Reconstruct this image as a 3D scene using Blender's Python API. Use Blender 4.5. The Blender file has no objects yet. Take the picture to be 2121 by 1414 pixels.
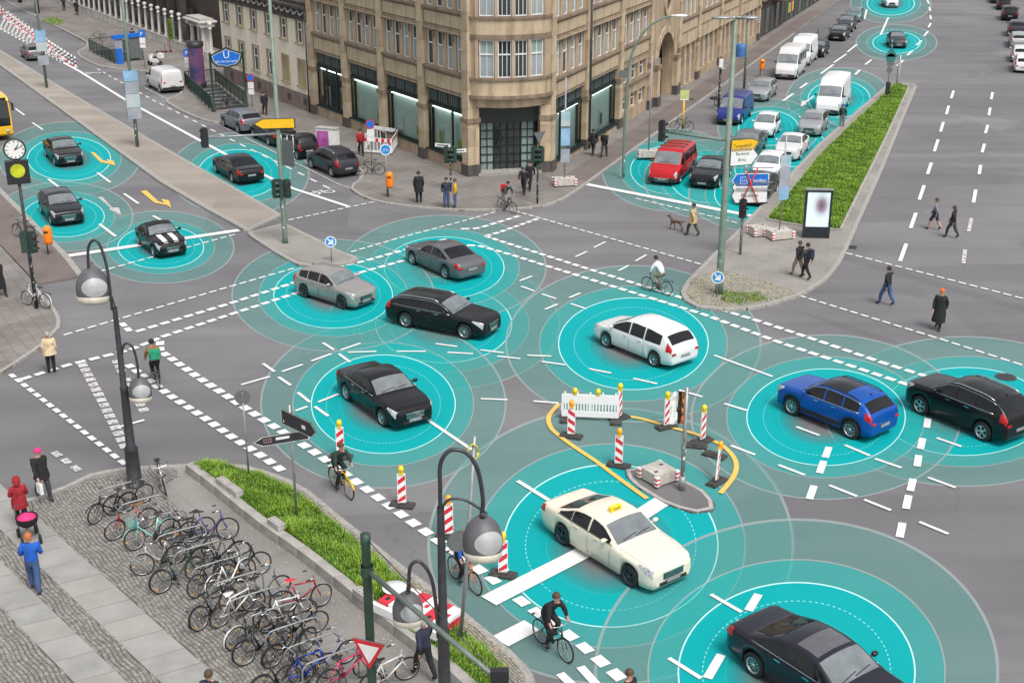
import bpy, bmesh, math, random
from mathutils import Vector, Matrix
random.seed(7)
R = math.radians
scene = bpy.context.scene
# ---------------------------------------------------------------- camera, sky, sun, exposure
CAM_F, CAM_TH, CAM_H, CX, CY = 2700.0, R(21.09), 19.6, 1060.5, 707.0
cd = bpy.data.cameras.new('camera'); cam = bpy.data.objects.new('camera', cd)
scene.collection.objects.link(cam); scene.camera = cam
cam.location = (0, 0, CAM_H); cam.rotation_euler = (R(90) - CAM_TH, 0, 0)
cd.sensor_width = 36; cd.lens = CAM_F / 2121 * 36; cd.clip_end = 2000; cd.clip_start = 0.5
w = bpy.data.worlds.new('World'); scene.world = w; w.use_nodes = True
nt = w.node_tree; bgn = nt.nodes['Background']
sky = nt.nodes.new('ShaderNodeTexSky'); sky.sky_type = 'NISHITA'; sky.sun_disc = False
sky.sun_elevation = R(58); sky.sun_rotation = R(150); sky.dust_density = 3.0; sky.air_density = 1.2
hs = nt.nodes.new('ShaderNodeHueSaturation'); hs.inputs['Saturation'].default_value = 0.22
nt.links.new(sky.outputs[0], hs.inputs['Color']); nt.links.new(hs.outputs[0], bgn.inputs['Color'])
bgn.inputs['Strength'].default_value = 0.108
sd = bpy.data.lights.new('sun', 'SUN'); sun = bpy.data.objects.new('sun', sd); scene.collection.objects.link(sun)
sd.energy = 1.45; sd.angle = R(20); sd.color = (1, 0.96, 0.91)
sun.rotation_euler = (R(32), 0, R(30)); sun.location = (0, 0, 60)
vs = scene.view_settings; vs.view_transform = 'Standard'; vs.look = 'None'; vs.gamma = 1; vs.exposure = 0.82
scene.render.engine = 'CYCLES'
COL = scene.collection

# ---------------------------------------------------------------- pixel -> ground helpers (photo pixels, 2121 x 1414)
def G(x, y, z=0.0):
    u = (x - CX) / CAM_F; v = -(y - CY) / CAM_F
    d = (u, math.cos(CAM_TH) + v * math.sin(CAM_TH), -math.sin(CAM_TH) + v * math.cos(CAM_TH))
    t = (z - CAM_H) / d[2]
    return Vector((d[0] * t, d[1] * t, z))
def PX(p):
    z = p[2] - CAM_H; zc = p[1] * math.cos(CAM_TH) - z * math.sin(CAM_TH); v = p[1] * math.sin(CAM_TH) + z * math.cos(CAM_TH)
    return CX + CAM_F * p[0] / zc, CY - CAM_F * v / zc
def zat(p, ypx):      # height of the point above ground point p seen at image row ypx
    lo, hi = -1.0, 40.0
    for _ in range(40):
        m = (lo + hi) / 2
        if PX((p[0], p[1], m))[1] > ypx: lo = m
        else: hi = m
    return lo
# ---------------------------------------------------------------- materials
MATS = {}
def mat(name, col, rough=0.6, metal=0.0, var=0.12, scale=6.0, bump=0.0, bscale=40.0, coat=0.0, col2=None, alpha=1.0, trans=0.0, spec=0.5, emit=None, estr=0.0, detail=4.0):
    if name in MATS: return MATS[name]
    m = bpy.data.materials.new(name); m.use_nodes = True; n = m.node_tree; b = n.nodes['Principled BSDF']
    b.inputs['Roughness'].default_value = rough; b.inputs['Metallic'].default_value = metal
    b.inputs['Coat Weight'].default_value = coat; b.inputs['Coat Roughness'].default_value = 0.04
    b.inputs['Transmission Weight'].default_value = trans; b.inputs['Alpha'].default_value = alpha
    b.inputs['Specular IOR Level'].default_value = spec
    tc = n.nodes.new('ShaderNodeTexCoord')
    no = n.nodes.new('ShaderNodeTexNoise'); no.inputs['Scale'].default_value = scale; no.inputs['Detail'].default_value = detail
    n.links.new(tc.outputs['Object'], no.inputs['Vector'])
    rp = n.nodes.new('ShaderNodeValToRGB')
    c = col; d = col2 if col2 else tuple(max(0, v * (1 - var)) for v in c); e = c if col2 else tuple(min(1, v * (1 + var)) for v in c)
    rp.color_ramp.elements[0].color = (*d, 1); rp.color_ramp.elements[1].color = (*e, 1)
    rp.color_ramp.elements[0].position = 0.3; rp.color_ramp.elements[1].position = 0.7
    n.links.new(no.outputs['Fac'], rp.inputs['Fac']); n.links.new(rp.outputs['Color'], b.inputs['Base Color'])
    if bump:
        n2 = n.nodes.new('ShaderNodeTexNoise'); n2.inputs['Scale'].default_value = bscale; n2.inputs['Detail'].default_value = 5
        n.links.new(tc.outputs['Object'], n2.inputs['Vector'])
        bp = n.nodes.new('ShaderNodeBump'); bp.inputs['Strength'].default_value = bump; bp.inputs['Distance'].default_value = 0.02
        n.links.new(n2.outputs['Fac'], bp.inputs['Height']); n.links.new(bp.outputs['Normal'], b.inputs['Normal'])
    if emit:
        b.inputs['Emission Color'].default_value = (*emit, 1); b.inputs['Emission Strength'].default_value = estr
    MATS[name] = m
    return m
def paint(name, col, metal=0.0, rough=0.28): return mat('paint_' + name, col, rough, metal, var=0.04, scale=1.5, coat=0.22, spec=0.3)
M = lambda n: MATS[n]
mat('black_rubber', (.012, .012, .013), .75); mat('black_plastic', (.018, .018, .02), .5); mat('dark_glass', (.012, .014, .016), .06, var=.3, scale=2, spec=.7)
mat('car_glass', (.008, .009, .010), .06, var=.35, scale=1.6, spec=.4)
mat('screen_glass', (.16, .18, .19), .07, var=.35, scale=1.2, spec=.9)
mat('chrome', (.75, .75, .76), .18, 1.0, var=.05); mat('alloy', (.55, .56, .58), .3, .9, var=.06)
mat('dark_alloy', (.09, .09, .1), .35, .8); mat('lamp_clear', (.62, .65, .67), .12, scale=16, col2=(.14, .15, .16)); mat('lamp_red', (.42, .012, .015), .15, var=.3, scale=10)
mat('plate', (.26, .26, .26), .4); mat('grey_steel', (.30, .31, .31), .45, .5, var=.15, scale=5); mat('green_pole', (.15, .20, .16), .55, .1, var=.15, scale=3)
mat('dark_green', (.025, .05, .04), .45, var=.2); mat('iron', (.05, .05, .055), .5, .3, var=.2, scale=4); mat('white_paint', (.72, .72, .70), .5, var=.08)
mat('red_paint', (.55, .02, .03), .45, var=.1); mat('yellow_paint', (.80, .45, .01), .45, var=.06); mat('blue_sign', (.01, .14, .55), .4, var=.06)
mat('orange_bin', (.85, .22, .01), .4, var=.06); mat('sign_back', (.12, .13, .13), .5); mat('lamp_yellow', (.75, .55, .01), .25, var=.25, scale=30)
mat('amber', (.85, .35, .01), .25); mat('sticker', (.55, .55, .52), .6, var=.6, scale=18, col2=(.12, .14, .13))
mat('concrete', (.36, .34, .32), .85, var=.18, scale=4, bump=.3); mat('concrete_block', (.46, .42, .38), .85, var=.15, scale=5, bump=.3, bscale=20)
mat('granite_kerb', (.30, .285, .265), .8, var=.22, scale=7, bump=.25, bscale=60)
# ---------------------------------------------------------------- mesh builder
class MB:
    def __init__(s): s.v = []; s.f = []; s.m = []; s.cur = 0; s.sm = []; s.smooth = False
    def add(s, vs, fs):
        o = len(s.v); s.v += [tuple(p) for p in vs]
        for f in fs: s.f.append([i + o for i in f]); s.m.append(s.cur); s.sm.append(s.smooth)
        return s
    def box(s, c, d, rot=None):
        hx, hy, hz = d[0] / 2, d[1] / 2, d[2] / 2
        vs = [Vector((x, y, z)) for x in (-hx, hx) for y in (-hy, hy) for z in (-hz, hz)]
        if rot is not None: vs = [rot @ p for p in vs]
        vs = [p + Vector(c) for p in vs]
        return s.add(vs, [(0, 1, 3, 2), (4, 6, 7, 5), (0, 4, 5, 1), (2, 3, 7, 6), (0, 2, 6, 4), (1, 5, 7, 3)])
    def tube(s, pts, r, n=8, cap=True, smooth=True):
        pts = [Vector(p) for p in pts]; rs = r if isinstance(r, (list, tuple)) else [r] * len(pts)
        vs = []; fs = []; up = None
        for i, p in enumerate(pts):
            d = (pts[min(i + 1, len(pts) - 1)] - pts[max(i - 1, 0)])
            d = d.normalized() if d.length > 1e-9 else Vector((0, 0, 1))
            if up is None:
                up = Vector((0, 0, 1)) if abs(d.z) < .9 else Vector((1, 0, 0))
            a = d.cross(up); 
            if a.length < 1e-6: a = d.cross(Vector((0, 1, 0.3)))
            a.normalize(); b = a.cross(d).normalized(); up = b
            for k in range(n):
                t = 2 * math.pi * k / n; vs.append(p + (a * math.cos(t) + b * math.sin(t)) * rs[i])
        for i in range(len(pts) - 1):
            for k in range(n):
                fs.append((i * n + k, i * n + (k + 1) % n, (i + 1) * n + (k + 1) % n, (i + 1) * n + k))
        o = s.smooth; s.smooth = smooth; s.add(vs, fs); s.smooth = o
        if cap:
            k0 = len(s.v) - len(vs); s.f.append([k0 + k for k in range(n)][::-1]); s.m.append(s.cur); s.sm.append(False)
            s.f.append([k0 + (len(pts) - 1) * n + k for k in range(n)]); s.m.append(s.cur); s.sm.append(False)
        return s
    def lathe(s, prof, n=20, c=(0, 0, 0), axis='z', smooth=True):
        vs = []; fs = []; c = Vector(c)
        for (r, h) in prof:
            for k in range(n):
                t = 2 * math.pi * k / n; a, b = r * math.cos(t), r * math.sin(t)
                p = Vector((a, b, h)) if axis == 'z' else (Vector((a, h, b)) if axis == 'y' else Vector((h, a, b)))
                vs.append(p + c)
        for i in range(len(prof) - 1):
            for k in range(n): fs.append((i * n + k, i * n + (k + 1) % n, (i + 1) * n + (k + 1) % n, (i + 1) * n + k))
        o = s.smooth; s.smooth = smooth; s.add(vs, fs); s.smooth = o
        return s
    def disc(s, c, r, n=20, nrm=(0, 0, 1)):
        q = Vector(nrm).to_track_quat('Z', 'Y')
        return s.add([q @ Vector((r * math.cos(2 * math.pi * k / n), r * math.sin(2 * math.pi * k / n), 0)) + Vector(c) for k in range(n)], [tuple(range(n))])
    def prism(s, poly, z0, z1):      # poly: list of (x, y) (z1 top); may be concave
        n = len(poly); o = len(s.v)
        from mathutils.geometry import tessellate_polygon
        a = sum(poly[i][0] * poly[(i + 1) % n][1] - poly[(i + 1) % n][0] * poly[i][1] for i in range(n))
        if a < 0: poly = poly[::-1]
        tris = tessellate_polygon([[Vector((p[0], p[1], 0)) for p in poly]])
        vs = [(p[0], p[1], z1) for p in poly] + [(p[0], p[1], z0) for p in poly]
        fs = []
        for t in tris:
            A, B, C = (Vector((*poly[i][:2], 0)) for i in t)
            t = t if (B - A).cross(C - A).z > 0 else t[::-1]
            fs.append(tuple(t)); fs.append(tuple(i + n for i in t[::-1]))
        for i in range(n): fs.append((i + n, (i + 1) % n + n, (i + 1) % n, i))
        return s.add(vs, fs)
    def xform(s, mtx):
        s.v = [tuple(mtx @ Vector(p)) for p in s.v]; return s
    def mesh(s, name, mats):
        me = bpy.data.meshes.new(name); me.from_pydata(s.v, [], s.f)
        for m in (mats if isinstance(mats, (list, tuple)) else [mats]): me.materials.append(MATS[m] if isinstance(m, str) else m)
        me.polygons.foreach_set('material_index', s.m); me.polygons.foreach_set('use_smooth', s.sm); me.update()
        return me
    def build(s, name, mats, parent=None, loc=None, rz=0):
        return link(name, s.mesh(name, mats), parent, loc, rz)
def link(name, me, parent=None, loc=None, rz=0):
    o = bpy.data.objects.new(name, me); COL.objects.link(o)
    if loc is not None: o.location = loc
    if rz: o.rotation_euler = (0, 0, rz)
    if parent is not None: o.parent = parent
    return o
def tag(o, label, cat, group=None, kind=None):
    if label: o['label'] = label
    if cat: o['category'] = cat
    if group: o['group'] = group
    if kind: o['kind'] = kind
    return o
def thing(name, label, cat, loc=(0, 0, 0), rz=0, group=None):
    o = bpy.data.objects.new(name, None); o.empty_display_size = .2; COL.objects.link(o)
    o.location = loc; o.rotation_euler = (0, 0, rz)
    return tag(o, label, cat, group)
def struct(o): o['kind'] = 'structure'; return o
def copy_tree(o, parent=None):
    c = o.copy(); COL.objects.link(c); c.parent = parent
    for ch in o.children: copy_tree(ch, c)
    return c
TMP = []
def eval_mesh(ob):      # mesh of an object with its modifiers, evaluated in a scratch scene
    if not TMP: TMP.append(bpy.data.scenes.new('scratch'))
    sc = TMP[0]; sc.collection.objects.link(ob); vl = sc.view_layers[0]; vl.update(); dg = vl.depsgraph
    me = bpy.data.meshes.new_from_object(ob.evaluated_get(dg)); sc.collection.objects.unlink(ob); bpy.data.objects.remove(ob); return me
def arc_pts(pts, n=6):      # Catmull-Rom through points
    pts = [Vector(p) for p in pts]; out = []
    for i in range(len(pts) - 1):
        p0 = pts[max(i - 1, 0)]; p1 = pts[i]; p2 = pts[i + 1]; p3 = pts[min(i + 2, len(pts) - 1)]
        for k in range(n):
            t = k / n
            out.append(.5 * ((2 * p1) + (p2 - p0) * t + (2 * p0 - 5 * p1 + 4 * p2 - p3) * t * t + (3 * p1 - p0 - 3 * p2 + p3) * t ** 3))
    return out + [pts[-1]]
# ================================================================ ground materials
def node_mat(name):
    m = bpy.data.materials.new(name); m.use_nodes = True; MATS[name] = m
    return m, m.node_tree, m.node_tree.nodes['Principled BSDF']
def N(n, t, **kw):
    o = n.nodes.new(t)
    for k, v in kw.items(): o.inputs[k].default_value = v
    return o
def ramp(n, src, stops):
    r = n.nodes.new('ShaderNodeValToRGB'); e = r.color_ramp.elements
    while len(e) < len(stops): e.new(.5)
    for i, (p, c) in enumerate(stops): e[i].position = p; e[i].color = (*c, 1) if len(c) == 3 else c
    n.links.new(src, r.inputs['Fac']); return r.outputs['Color']
def mul(n, a, b, fac=1.0, mode='MULTIPLY'):
    x = n.nodes.new('ShaderNodeMix'); x.data_type = 'RGBA'; x.blend_type = mode; x.inputs['Factor'].default_value = fac
    n.links.new(a, x.inputs['A']); n.links.new(b, x.inputs['B']); return x.outputs['Result']
def asphalt(name, base, rough=.72):
    m, n, b = node_mat(name); tc = N(n, 'ShaderNodeTexCoord'); O = tc.outputs['Object']
    big = N(n, 'ShaderNodeTexNoise', Scale=.11, Detail=5.0, Roughness=.6); n.links.new(O, big.inputs['Vector'])
    mp = N(n, 'ShaderNodeMapping'); mp.inputs['Rotation'].default_value = (0, 0, R(-69)); mp.inputs['Scale'].default_value = (.05, .55, 1); n.links.new(O, mp.inputs['Vector'])
    st = N(n, 'ShaderNodeTexNoise', Scale=1.0, Detail=3.0); n.links.new(mp.outputs[0], st.inputs['Vector'])
    fine = N(n, 'ShaderNodeTexNoise', Scale=55.0, Detail=3.0); n.links.new(O, fine.inputs['Vector'])
    spk = N(n, 'ShaderNodeTexVoronoi', Scale=2.3); n.links.new(O, spk.inputs['Vector'])
    wob = N(n, 'ShaderNodeTexNoise', Scale=.8, Detail=4.0); n.links.new(O, wob.inputs['Vector'])
    wv = N(n, 'ShaderNodeVectorMath'); wv.operation = 'ADD'; n.links.new(O, wv.inputs[0]); n.links.new(wob.outputs['Color'], wv.inputs[1])
    crk = N(n, 'ShaderNodeTexVoronoi', Scale=.13); crk.feature = 'DISTANCE_TO_EDGE'; n.links.new(wv.outputs[0], crk.inputs['Vector'])
    pat = N(n, 'ShaderNodeTexVoronoi', Scale=.09, Randomness=.8); pat.distance = 'MANHATTAN'; mp2 = N(n, 'ShaderNodeMapping'); mp2.inputs['Rotation'].default_value = (0, 0, R(40)); n.links.new(O, mp2.inputs['Vector']); n.links.new(mp2.outputs[0], pat.inputs['Vector'])
    c = ramp(n, big.outputs['Fac'], [(.3, tuple(v * .86 for v in base)), (.7, tuple(v * 1.14 for v in base))])
    c = mul(n, c, ramp(n, st.outputs['Fac'], [(.3, (.86, .86, .87)), (.7, (1.14, 1.14, 1.13))]))
    c = mul(n, c, ramp(n, fine.outputs['Fac'], [(.35, (.86, .86, .86)), (.65, (1.1, 1.1, 1.1))]))
    c = mul(n, c, ramp(n, spk.outputs['Distance'], [(.0, (.55, .55, .55)), (.03, (1, 1, 1))]), .6)
    c = mul(n, c, ramp(n, crk.outputs['Distance'], [(.0, (.62, .62, .62)), (.004, (1, 1, 1))]), .35)
    bw = N(n, 'ShaderNodeRGBToBW'); n.links.new(pat.outputs['Color'], bw.inputs[0])
    c = mul(n, c, ramp(n, bw.outputs[0], [(.25, (.86, .86, .87)), (.75, (1.05, 1.05, 1.05))]), .8)
    n.links.new(c, b.inputs['Base Color']); b.inputs['Roughness'].default_value = rough; b.inputs['Specular IOR Level'].default_value = .35
    bp = N(n, 'ShaderNodeBump', Strength=.25, Distance=.01); n.links.new(fine.outputs['Fac'], bp.inputs['Height']); n.links.new(bp.outputs[0], b.inputs['Normal'])
    return m
asphalt('asphalt', (.160, .155, .159)); asphalt('dark_asphalt', (.14, .136, .139)); asphalt('strip_pavement', (.30, .262, .225), .85)
def slabs(name, c1, c2, mort, ang, sw, sh, msize=.012, noise=.5):
    m, n, b = node_mat(name); tc = N(n, 'ShaderNodeTexCoord'); mp = N(n, 'ShaderNodeMapping'); mp.inputs['Rotation'].default_value = (0, 0, R(ang)); n.links.new(tc.outputs['Object'], mp.inputs['Vector'])
    br = N(n, 'ShaderNodeTexBrick', Scale=1.0); br.inputs['Color1'].default_value = (*c1, 1); br.inputs['Color2'].default_value = (*c2, 1); br.inputs['Mortar'].default_value = (*mort, 1)
    br.inputs['Brick Width'].default_value = sw; br.inputs['Row Height'].default_value = sh; br.inputs['Mortar Size'].default_value = msize; n.links.new(mp.outputs[0], br.inputs['Vector'])
    big = N(n, 'ShaderNodeTexNoise', Scale=.35, Detail=6.0, Roughness=.65); n.links.new(tc.outputs['Object'], big.inputs['Vector'])
    c = mul(n, br.outputs['Color'], ramp(n, big.outputs['Fac'], [(.3, (.68, .67, .66)), (.7, (1.2, 1.2, 1.2))]), noise * 1.6)
    n.links.new(c, b.inputs['Base Color']); b.inputs['Roughness'].default_value = .85
    bp = N(n, 'ShaderNodeBump', Strength=.3, Distance=.01); n.links.new(br.outputs['Fac'], bp.inputs['Height']); bp.invert = True; n.links.new(bp.outputs[0], b.inputs['Normal'])
slabs('pavement_slab', (.215, .193, .178), (.18, .165, .153), (.10, .095, .09), 58, .5, .5)
slabs('pavement_slab_far', (.20, .19, .18), (.17, .16, .155), (.10, .095, .09), -68, .6, .6)
slabs('plaza_asphalt', (.225, .212, .197), (.215, .205, .19), (.15, .142, .135), 52, 3.2, 2.4, .01)
slabs('island_slab', (.27, .25, .23), (.25, .235, .215), (.2, .185, .17), 40, .35, .35, .008)
slabs('red_track', (.17, .135, .125), (.155, .125, .115), (.11, .095, .09), 58, .2, .1, .006)
slabs('mosaic', (.26, .24, .21), (.17, .16, .14), (.07, .065, .055), 50, .09, .09, .012, .3)
mat('granite_slab', (.285, .275, .258), .8, var=.12, scale=1.2, bump=.15, bscale=50, detail=7); mat('granite_slab_b', (.27, .265, .25), .8, var=.14, scale=1.5, bump=.15, bscale=50, detail=7)
mat('granite_slab_c', (.285, .267, .25), .8, var=.14, scale=1.1, bump=.15, bscale=50, detail=7)
mat('cobble_a', (.19, .178, .163), .85, var=.3, scale=9); mat('cobble_b', (.24, .225, .205), .85, var=.3, scale=9); mat('joint_dirt', (.10, .094, .083), .95, var=.3, scale=3)
mat('cobble_c', (.32, .29, .21), .85, var=.3, scale=9)
mat('soil', (.10, .12, .045), .95, var=.4, scale=5); mat('wall_granite', (.33, .315, .29), .8, var=.25, scale=3, bump=.3, bscale=25, detail=8)
def line_mat(name, col, wear):
    m, n, b = node_mat(name); tc = N(n, 'ShaderNodeTexCoord'); a = N(n, 'ShaderNodeTexNoise', Scale=7.0, Detail=8.0, Roughness=.7); n.links.new(tc.outputs['Object'], a.inputs['Vector'])
    c = ramp(n, a.outputs['Fac'], [(.3, tuple(v * .86 for v in col)), (.7, col)]); n.links.new(c, b.inputs['Base Color']); b.inputs['Roughness'].default_value = .6
    k = ramp(n, a.outputs['Fac'], [(max(0, wear - .05), (.12, .12, .12)), (wear + .03, (1, 1, 1))])      # worn-off paint lets the road show
    tr = N(n, 'ShaderNodeBsdfTransparent'); mx = N(n, 'ShaderNodeMixShader'); n.links.new(k, mx.inputs[0]); n.links.new(tr.outputs[0], mx.inputs[1]); n.links.new(b.outputs[0], mx.inputs[2]); n.links.new(mx.outputs[0], n.nodes['Material Output'].inputs['Surface'])
line_mat('line_white', (.72, .72, .71), .33); line_mat('line_faded', (.55, .54, .53), .455); line_mat('line_yellow', (.74, .47, .10), .30)
# ================================================================ road
road = struct(MB().add([(-400, -40, 0), (400, -40, 0), (400, 900, 0), (-400, 900, 0)], [(0, 1, 2, 3)]).build('road', 'asphalt'))
def gp(pts, z=0.0): return [G(x, y, z) for x, y in pts]
def slab_area(name, pxs, z, m, kind=True, z0=-.05, extra=None, parent=None):
    poly = [(p[0], p[1]) for p in gp(pxs, z)] + (extra or [])
    o = MB().prism(poly, z0, z).build(name, m, parent)
    if kind and parent is None: struct(o)
    return o
kerb_mats = ['granite_kerb']
def kerb(parent, pts, z=.12, width=.16, length=1.0, closed=False, inward=1, name='kerb_stone', mm='granite_kerb', limit=300, gap=.012):
    P_ = [Vector((p[0], p[1], 0)) for p in pts]
    if closed: P_.append(P_[0].copy())
    seg = []; tot = 0
    for a, b in zip(P_, P_[1:]): seg.append((tot, a, b, (b - a).length)); tot += (b - a).length
    def at(s):
        for t0, a, b, l in seg:
            if s <= t0 + l or (t0, a, b, l) == seg[-1]: return a + (b - a) * ((s - t0) / max(l, 1e-6))
    n = min(limit, max(1, int(tot / length))); st = tot / n
    for i in range(n):
        a = at(i * st + gap / 2); b = at((i + 1) * st - gap / 2); d = (b - a)
        if d.length < .05: continue
        u = d.normalized(); nn = Vector((-u.y, u.x, 0)) * inward; zt = z + .006 + random.uniform(-.003, .003)
        q = [a - nn * .006, b - nn * .006, b + nn * width, a + nn * width]
        if inward < 0: q = q[::-1]
        mb = MB(); vs = [Vector((p.x, p.y, -.03)) for p in q] + [Vector((p.x, p.y, zt - .015)) for p in q] + [Vector((p.x + (nn.x * .015 if k in ((0, 1) if inward > 0 else (2, 3)) else 0), p.y + (nn.y * .015 if k in ((0, 1) if inward > 0 else (2, 3)) else 0), zt)) for k, p in enumerate(q)]
        mb.add(vs, [(0, 1, 5, 4), (1, 2, 6, 5), (2, 3, 7, 6), (3, 0, 4, 7), (4, 5, 9, 8), (5, 6, 10, 9), (6, 7, 11, 10), (7, 4, 8, 11), (8, 9, 10, 11)])
        mb.build(name, mm, parent)
# ---- pavement around the corner building
kL = [(0, -6), (25, 10), (110, 52), (180, 88), (160, 107), (172, 121), (217, 139), (300, 147), (322, 158), (375, 190), (345, 205), (353, 217), (412, 245), (462, 254), (480, 246), (520, 252), (600, 282), (700, 328), (748, 352), (742, 372), (727, 383), (728, 392), (755, 408), (800, 420), (880, 429), (955, 434), (1030, 433), (1085, 430), (1122, 427), (1155, 417), (1185, 400), (1215, 380)]
kpts = gp(kL, .12); d68 = Vector((math.cos(R(68.4)), math.sin(R(68.4)), 0))
far = [kpts[-1] + d68 * s for s in (20, 45, 70, 110, 200)]
poly = [(p.x, p.y) for p in kpts + far] + [(20, 330), (-130, 330), (-150, 200)]
pave_corner = struct(MB().prism(poly, -.05, .12).build('pavement', 'pavement_slab'))
kerb(pave_corner, arc_pts(kpts, 3) + far[:3], limit=280, inward=1, length=1.05)
# bike track strip and paler kerb run on the right-hand pavement
s0 = kpts[-1]; nrm = Vector((-d68.y, d68.x, 0))
a, b = s0 + nrm * .25 + d68 * .6, s0 + nrm * 1.9 + d68 * .6
struct(MB().prism([(p.x, p.y) for p in (a, a + d68 * 90, b + d68 * 90, b)], .05, .125).build('bicycle_track', 'red_track'))
# ---- left bicycle track and pavement
p2 = [(0, 508), (40, 552), (75, 590), (97, 618), (112, 635), (125, 658), (124, 676), (110, 690), (87, 715), (45, 742), (12, 765), (-40, 792)]
pl = struct(MB().prism([(p.x, p.y) for p in gp(p2, .12)] + [(-60, 46), (-60, 70), (-25.6, 62)][:0] + [(-45, 44), (-45, 90), tuple(gp([(-120, 360)], .12)[0][:2])], -.05, .12).build('pavement', 'pavement_slab'))
kerb(pl, arc_pts(gp(p2[2:], .12), 3), inward=-1)
bt = slab_area('bicycle_track', [(-60, 335), (0, 389), (142, 528), (175, 570), (79, 588), (0, 506), (-70, 430)], .09, 'red_track')
kerb(bt, gp([(-40, 352), (0, 388), (60, 447), (142, 528), (175, 570)], .09), z=.09, inward=-1, width=.3)
# ---- left street's long median strip
mA = [(-160, 22), (0, 135), (165, 255), (330, 375), (420, 428), (512, 478)]
mB = [(583, 444), (470, 378), (350, 310), (160, 200), (0, 103), (-160, 3)]
md = slab_area('median_strip', mA + mB, .13, 'strip_pavement')
kerb(md, gp(mA, .13), z=.13, inward=1, width=.32); kerb(md, gp([mA[-1], mB[0]], .13), z=.13, inward=1, width=.25); kerb(md, gp(mB, .13), z=.13, inward=1, width=.25)
isl = [(512, 482), (588, 461), (655, 493), (705, 520), (737, 530), (745, 537), (735, 542), (705, 547), (650, 550), (620, 549), (580, 528), (530, 496)]
il = slab_area('traffic_island', isl, .12, 'island_slab'); kerb(il, gp(isl, .12), closed=True, inward=-1, width=.2)
# ---- right median: paved head and long grass bed
rh = [(1545, 467), (1530, 483), (1482, 530), (1435, 578), (1421, 598), (1420, 608), (1427, 620), (1450, 633), (1497, 638), (1535, 637), (1590, 627), (1652, 608), (1702, 578), (1730, 545), (1744, 519), (1820, 353), (1861, 255), (1894, 178), (1884, 172), (1850, 172), (1840, 178), (1700, 300)]
rm = slab_area('median_island', rh, .12, 'island_slab'); kerb(rm, gp(rh, .12), closed=True, inward=-1, width=.22)
gr = [(1592, 452), (1640, 462), (1738, 474), (1800, 350), (1840, 268), (1880, 180), (1855, 174), (1710, 310)]
gbed = slab_area('grass_bed', gr, .2, 'soil', z0=.05); kerb(gbed, gp(gr, .22), z=.22, closed=True, inward=-1, width=.14, name='edging_stone', mm='wall_granite')
cob = [(1433, 580), (1492, 556), (1588, 583), (1652, 606), (1590, 624), (1535, 633), (1497, 634), (1450, 629), (1430, 618), (1424, 606)]
# ---- construction island in the crossing
ci = [(1296, 972), (1330, 966), (1400, 985), (1455, 1012), (1482, 1042), (1476, 1056), (1435, 1060), (1380, 1042), (1322, 1008), (1298, 985)]
cis = slab_area('broken_island', ci, .07, 'dark_asphalt'); kerb(cis, gp(ci, .07), z=.07, closed=True, inward=-1, width=.13, length=.6, mm='concrete')
# ================================================================ plaza (bottom left)
pk = [(-60, 1068), (0, 1048), (107, 1017), (175, 985), (215, 972), (290, 965), (367, 961), (425, 958), (500, 961), (560, 977), (620, 1001), (665, 1034), (705, 1068), (755, 1107), (802, 1145), (855, 1185), (920, 1232), (980, 1280), (1060, 1347), (1092, 1376), (1108, 1405), (1112, 1440), (1100, 1500)]
plz = struct(MB().prism([(p.x, p.y) for p in gp(pk, .12)] + [(0, 10), (-60, 10), (-60, 38)], -.05, .12).build('plaza', 'plaza_asphalt'))
kerb(plz, arc_pts(gp(pk, .12), 2), inward=-1, width=.2)
def inside(poly, x, y):
    c = False; n = len(poly); j = n - 1
    for i in range(n):
        xi, yi, xj, yj = poly[i][0], poly[i][1], poly[j][0], poly[j][1]
        if (yi > y) != (yj > y) and x < (xj - xi) * (y - yi) / (yj - yi) + xi: c = not c
        j = i
    return c
def cobbles(name, poly, size, ang, z, mats, parent, label=None, skip=None, jit=.12, rows=1.0, hgt=.02):
    ca, sa = math.cos(R(ang)), math.sin(R(ang)); mb = MB()
    us = [p[0] * ca + p[1] * sa for p in poly]; vsn = [-p[0] * sa + p[1] * ca for p in poly]
    nu = int((max(us) - min(us)) / size) + 2; nv = int((max(vsn) - min(vsn)) / (size * rows)) + 2
    for j in range(nv):
        v = min(vsn) + j * size * rows; off = random.random() * size
        for i in range(nu):
            u = min(us) + i * size + off
            uu = u + .03 * math.sin(v * 2.3) ; vv = v + .035 * math.sin(u * 4.1 + 1) + .02 * math.sin(v * 3 + u)
            x, y = uu * ca - vv * sa, uu * sa + vv * ca
            if not inside(poly, x, y): continue
            if skip and any(inside(k, x, y) for k in skip): continue
            h = size * .475; hv = h * rows; q = []
            for (su, sv) in ((-1, -1), (1, -1), (1, 1), (-1, 1)):
                a_ = su * h * (1 - random.random() * jit * 2); b_ = sv * hv * (1 - random.random() * jit * 2); q.append((x + a_ * ca - b_ * sa, y + a_ * sa + b_ * ca))
            zt = z + hgt + random.uniform(-.005, .005); mb.cur = random.randrange(len(mats))
            mb.add([(a_, b_, z - .002) for a_, b_ in q] + [(x + (a_ - x) * .86, y + (b_ - y) * .86, zt) for a_, b_ in q], [(0, 1, 5, 4), (1, 2, 6, 5), (2, 3, 7, 6), (3, 0, 4, 7), (4, 5, 6, 7)])
    o = mb.build(name, mats, parent); o['kind'] = 'stuff'; return o
Z0 = .124
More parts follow.
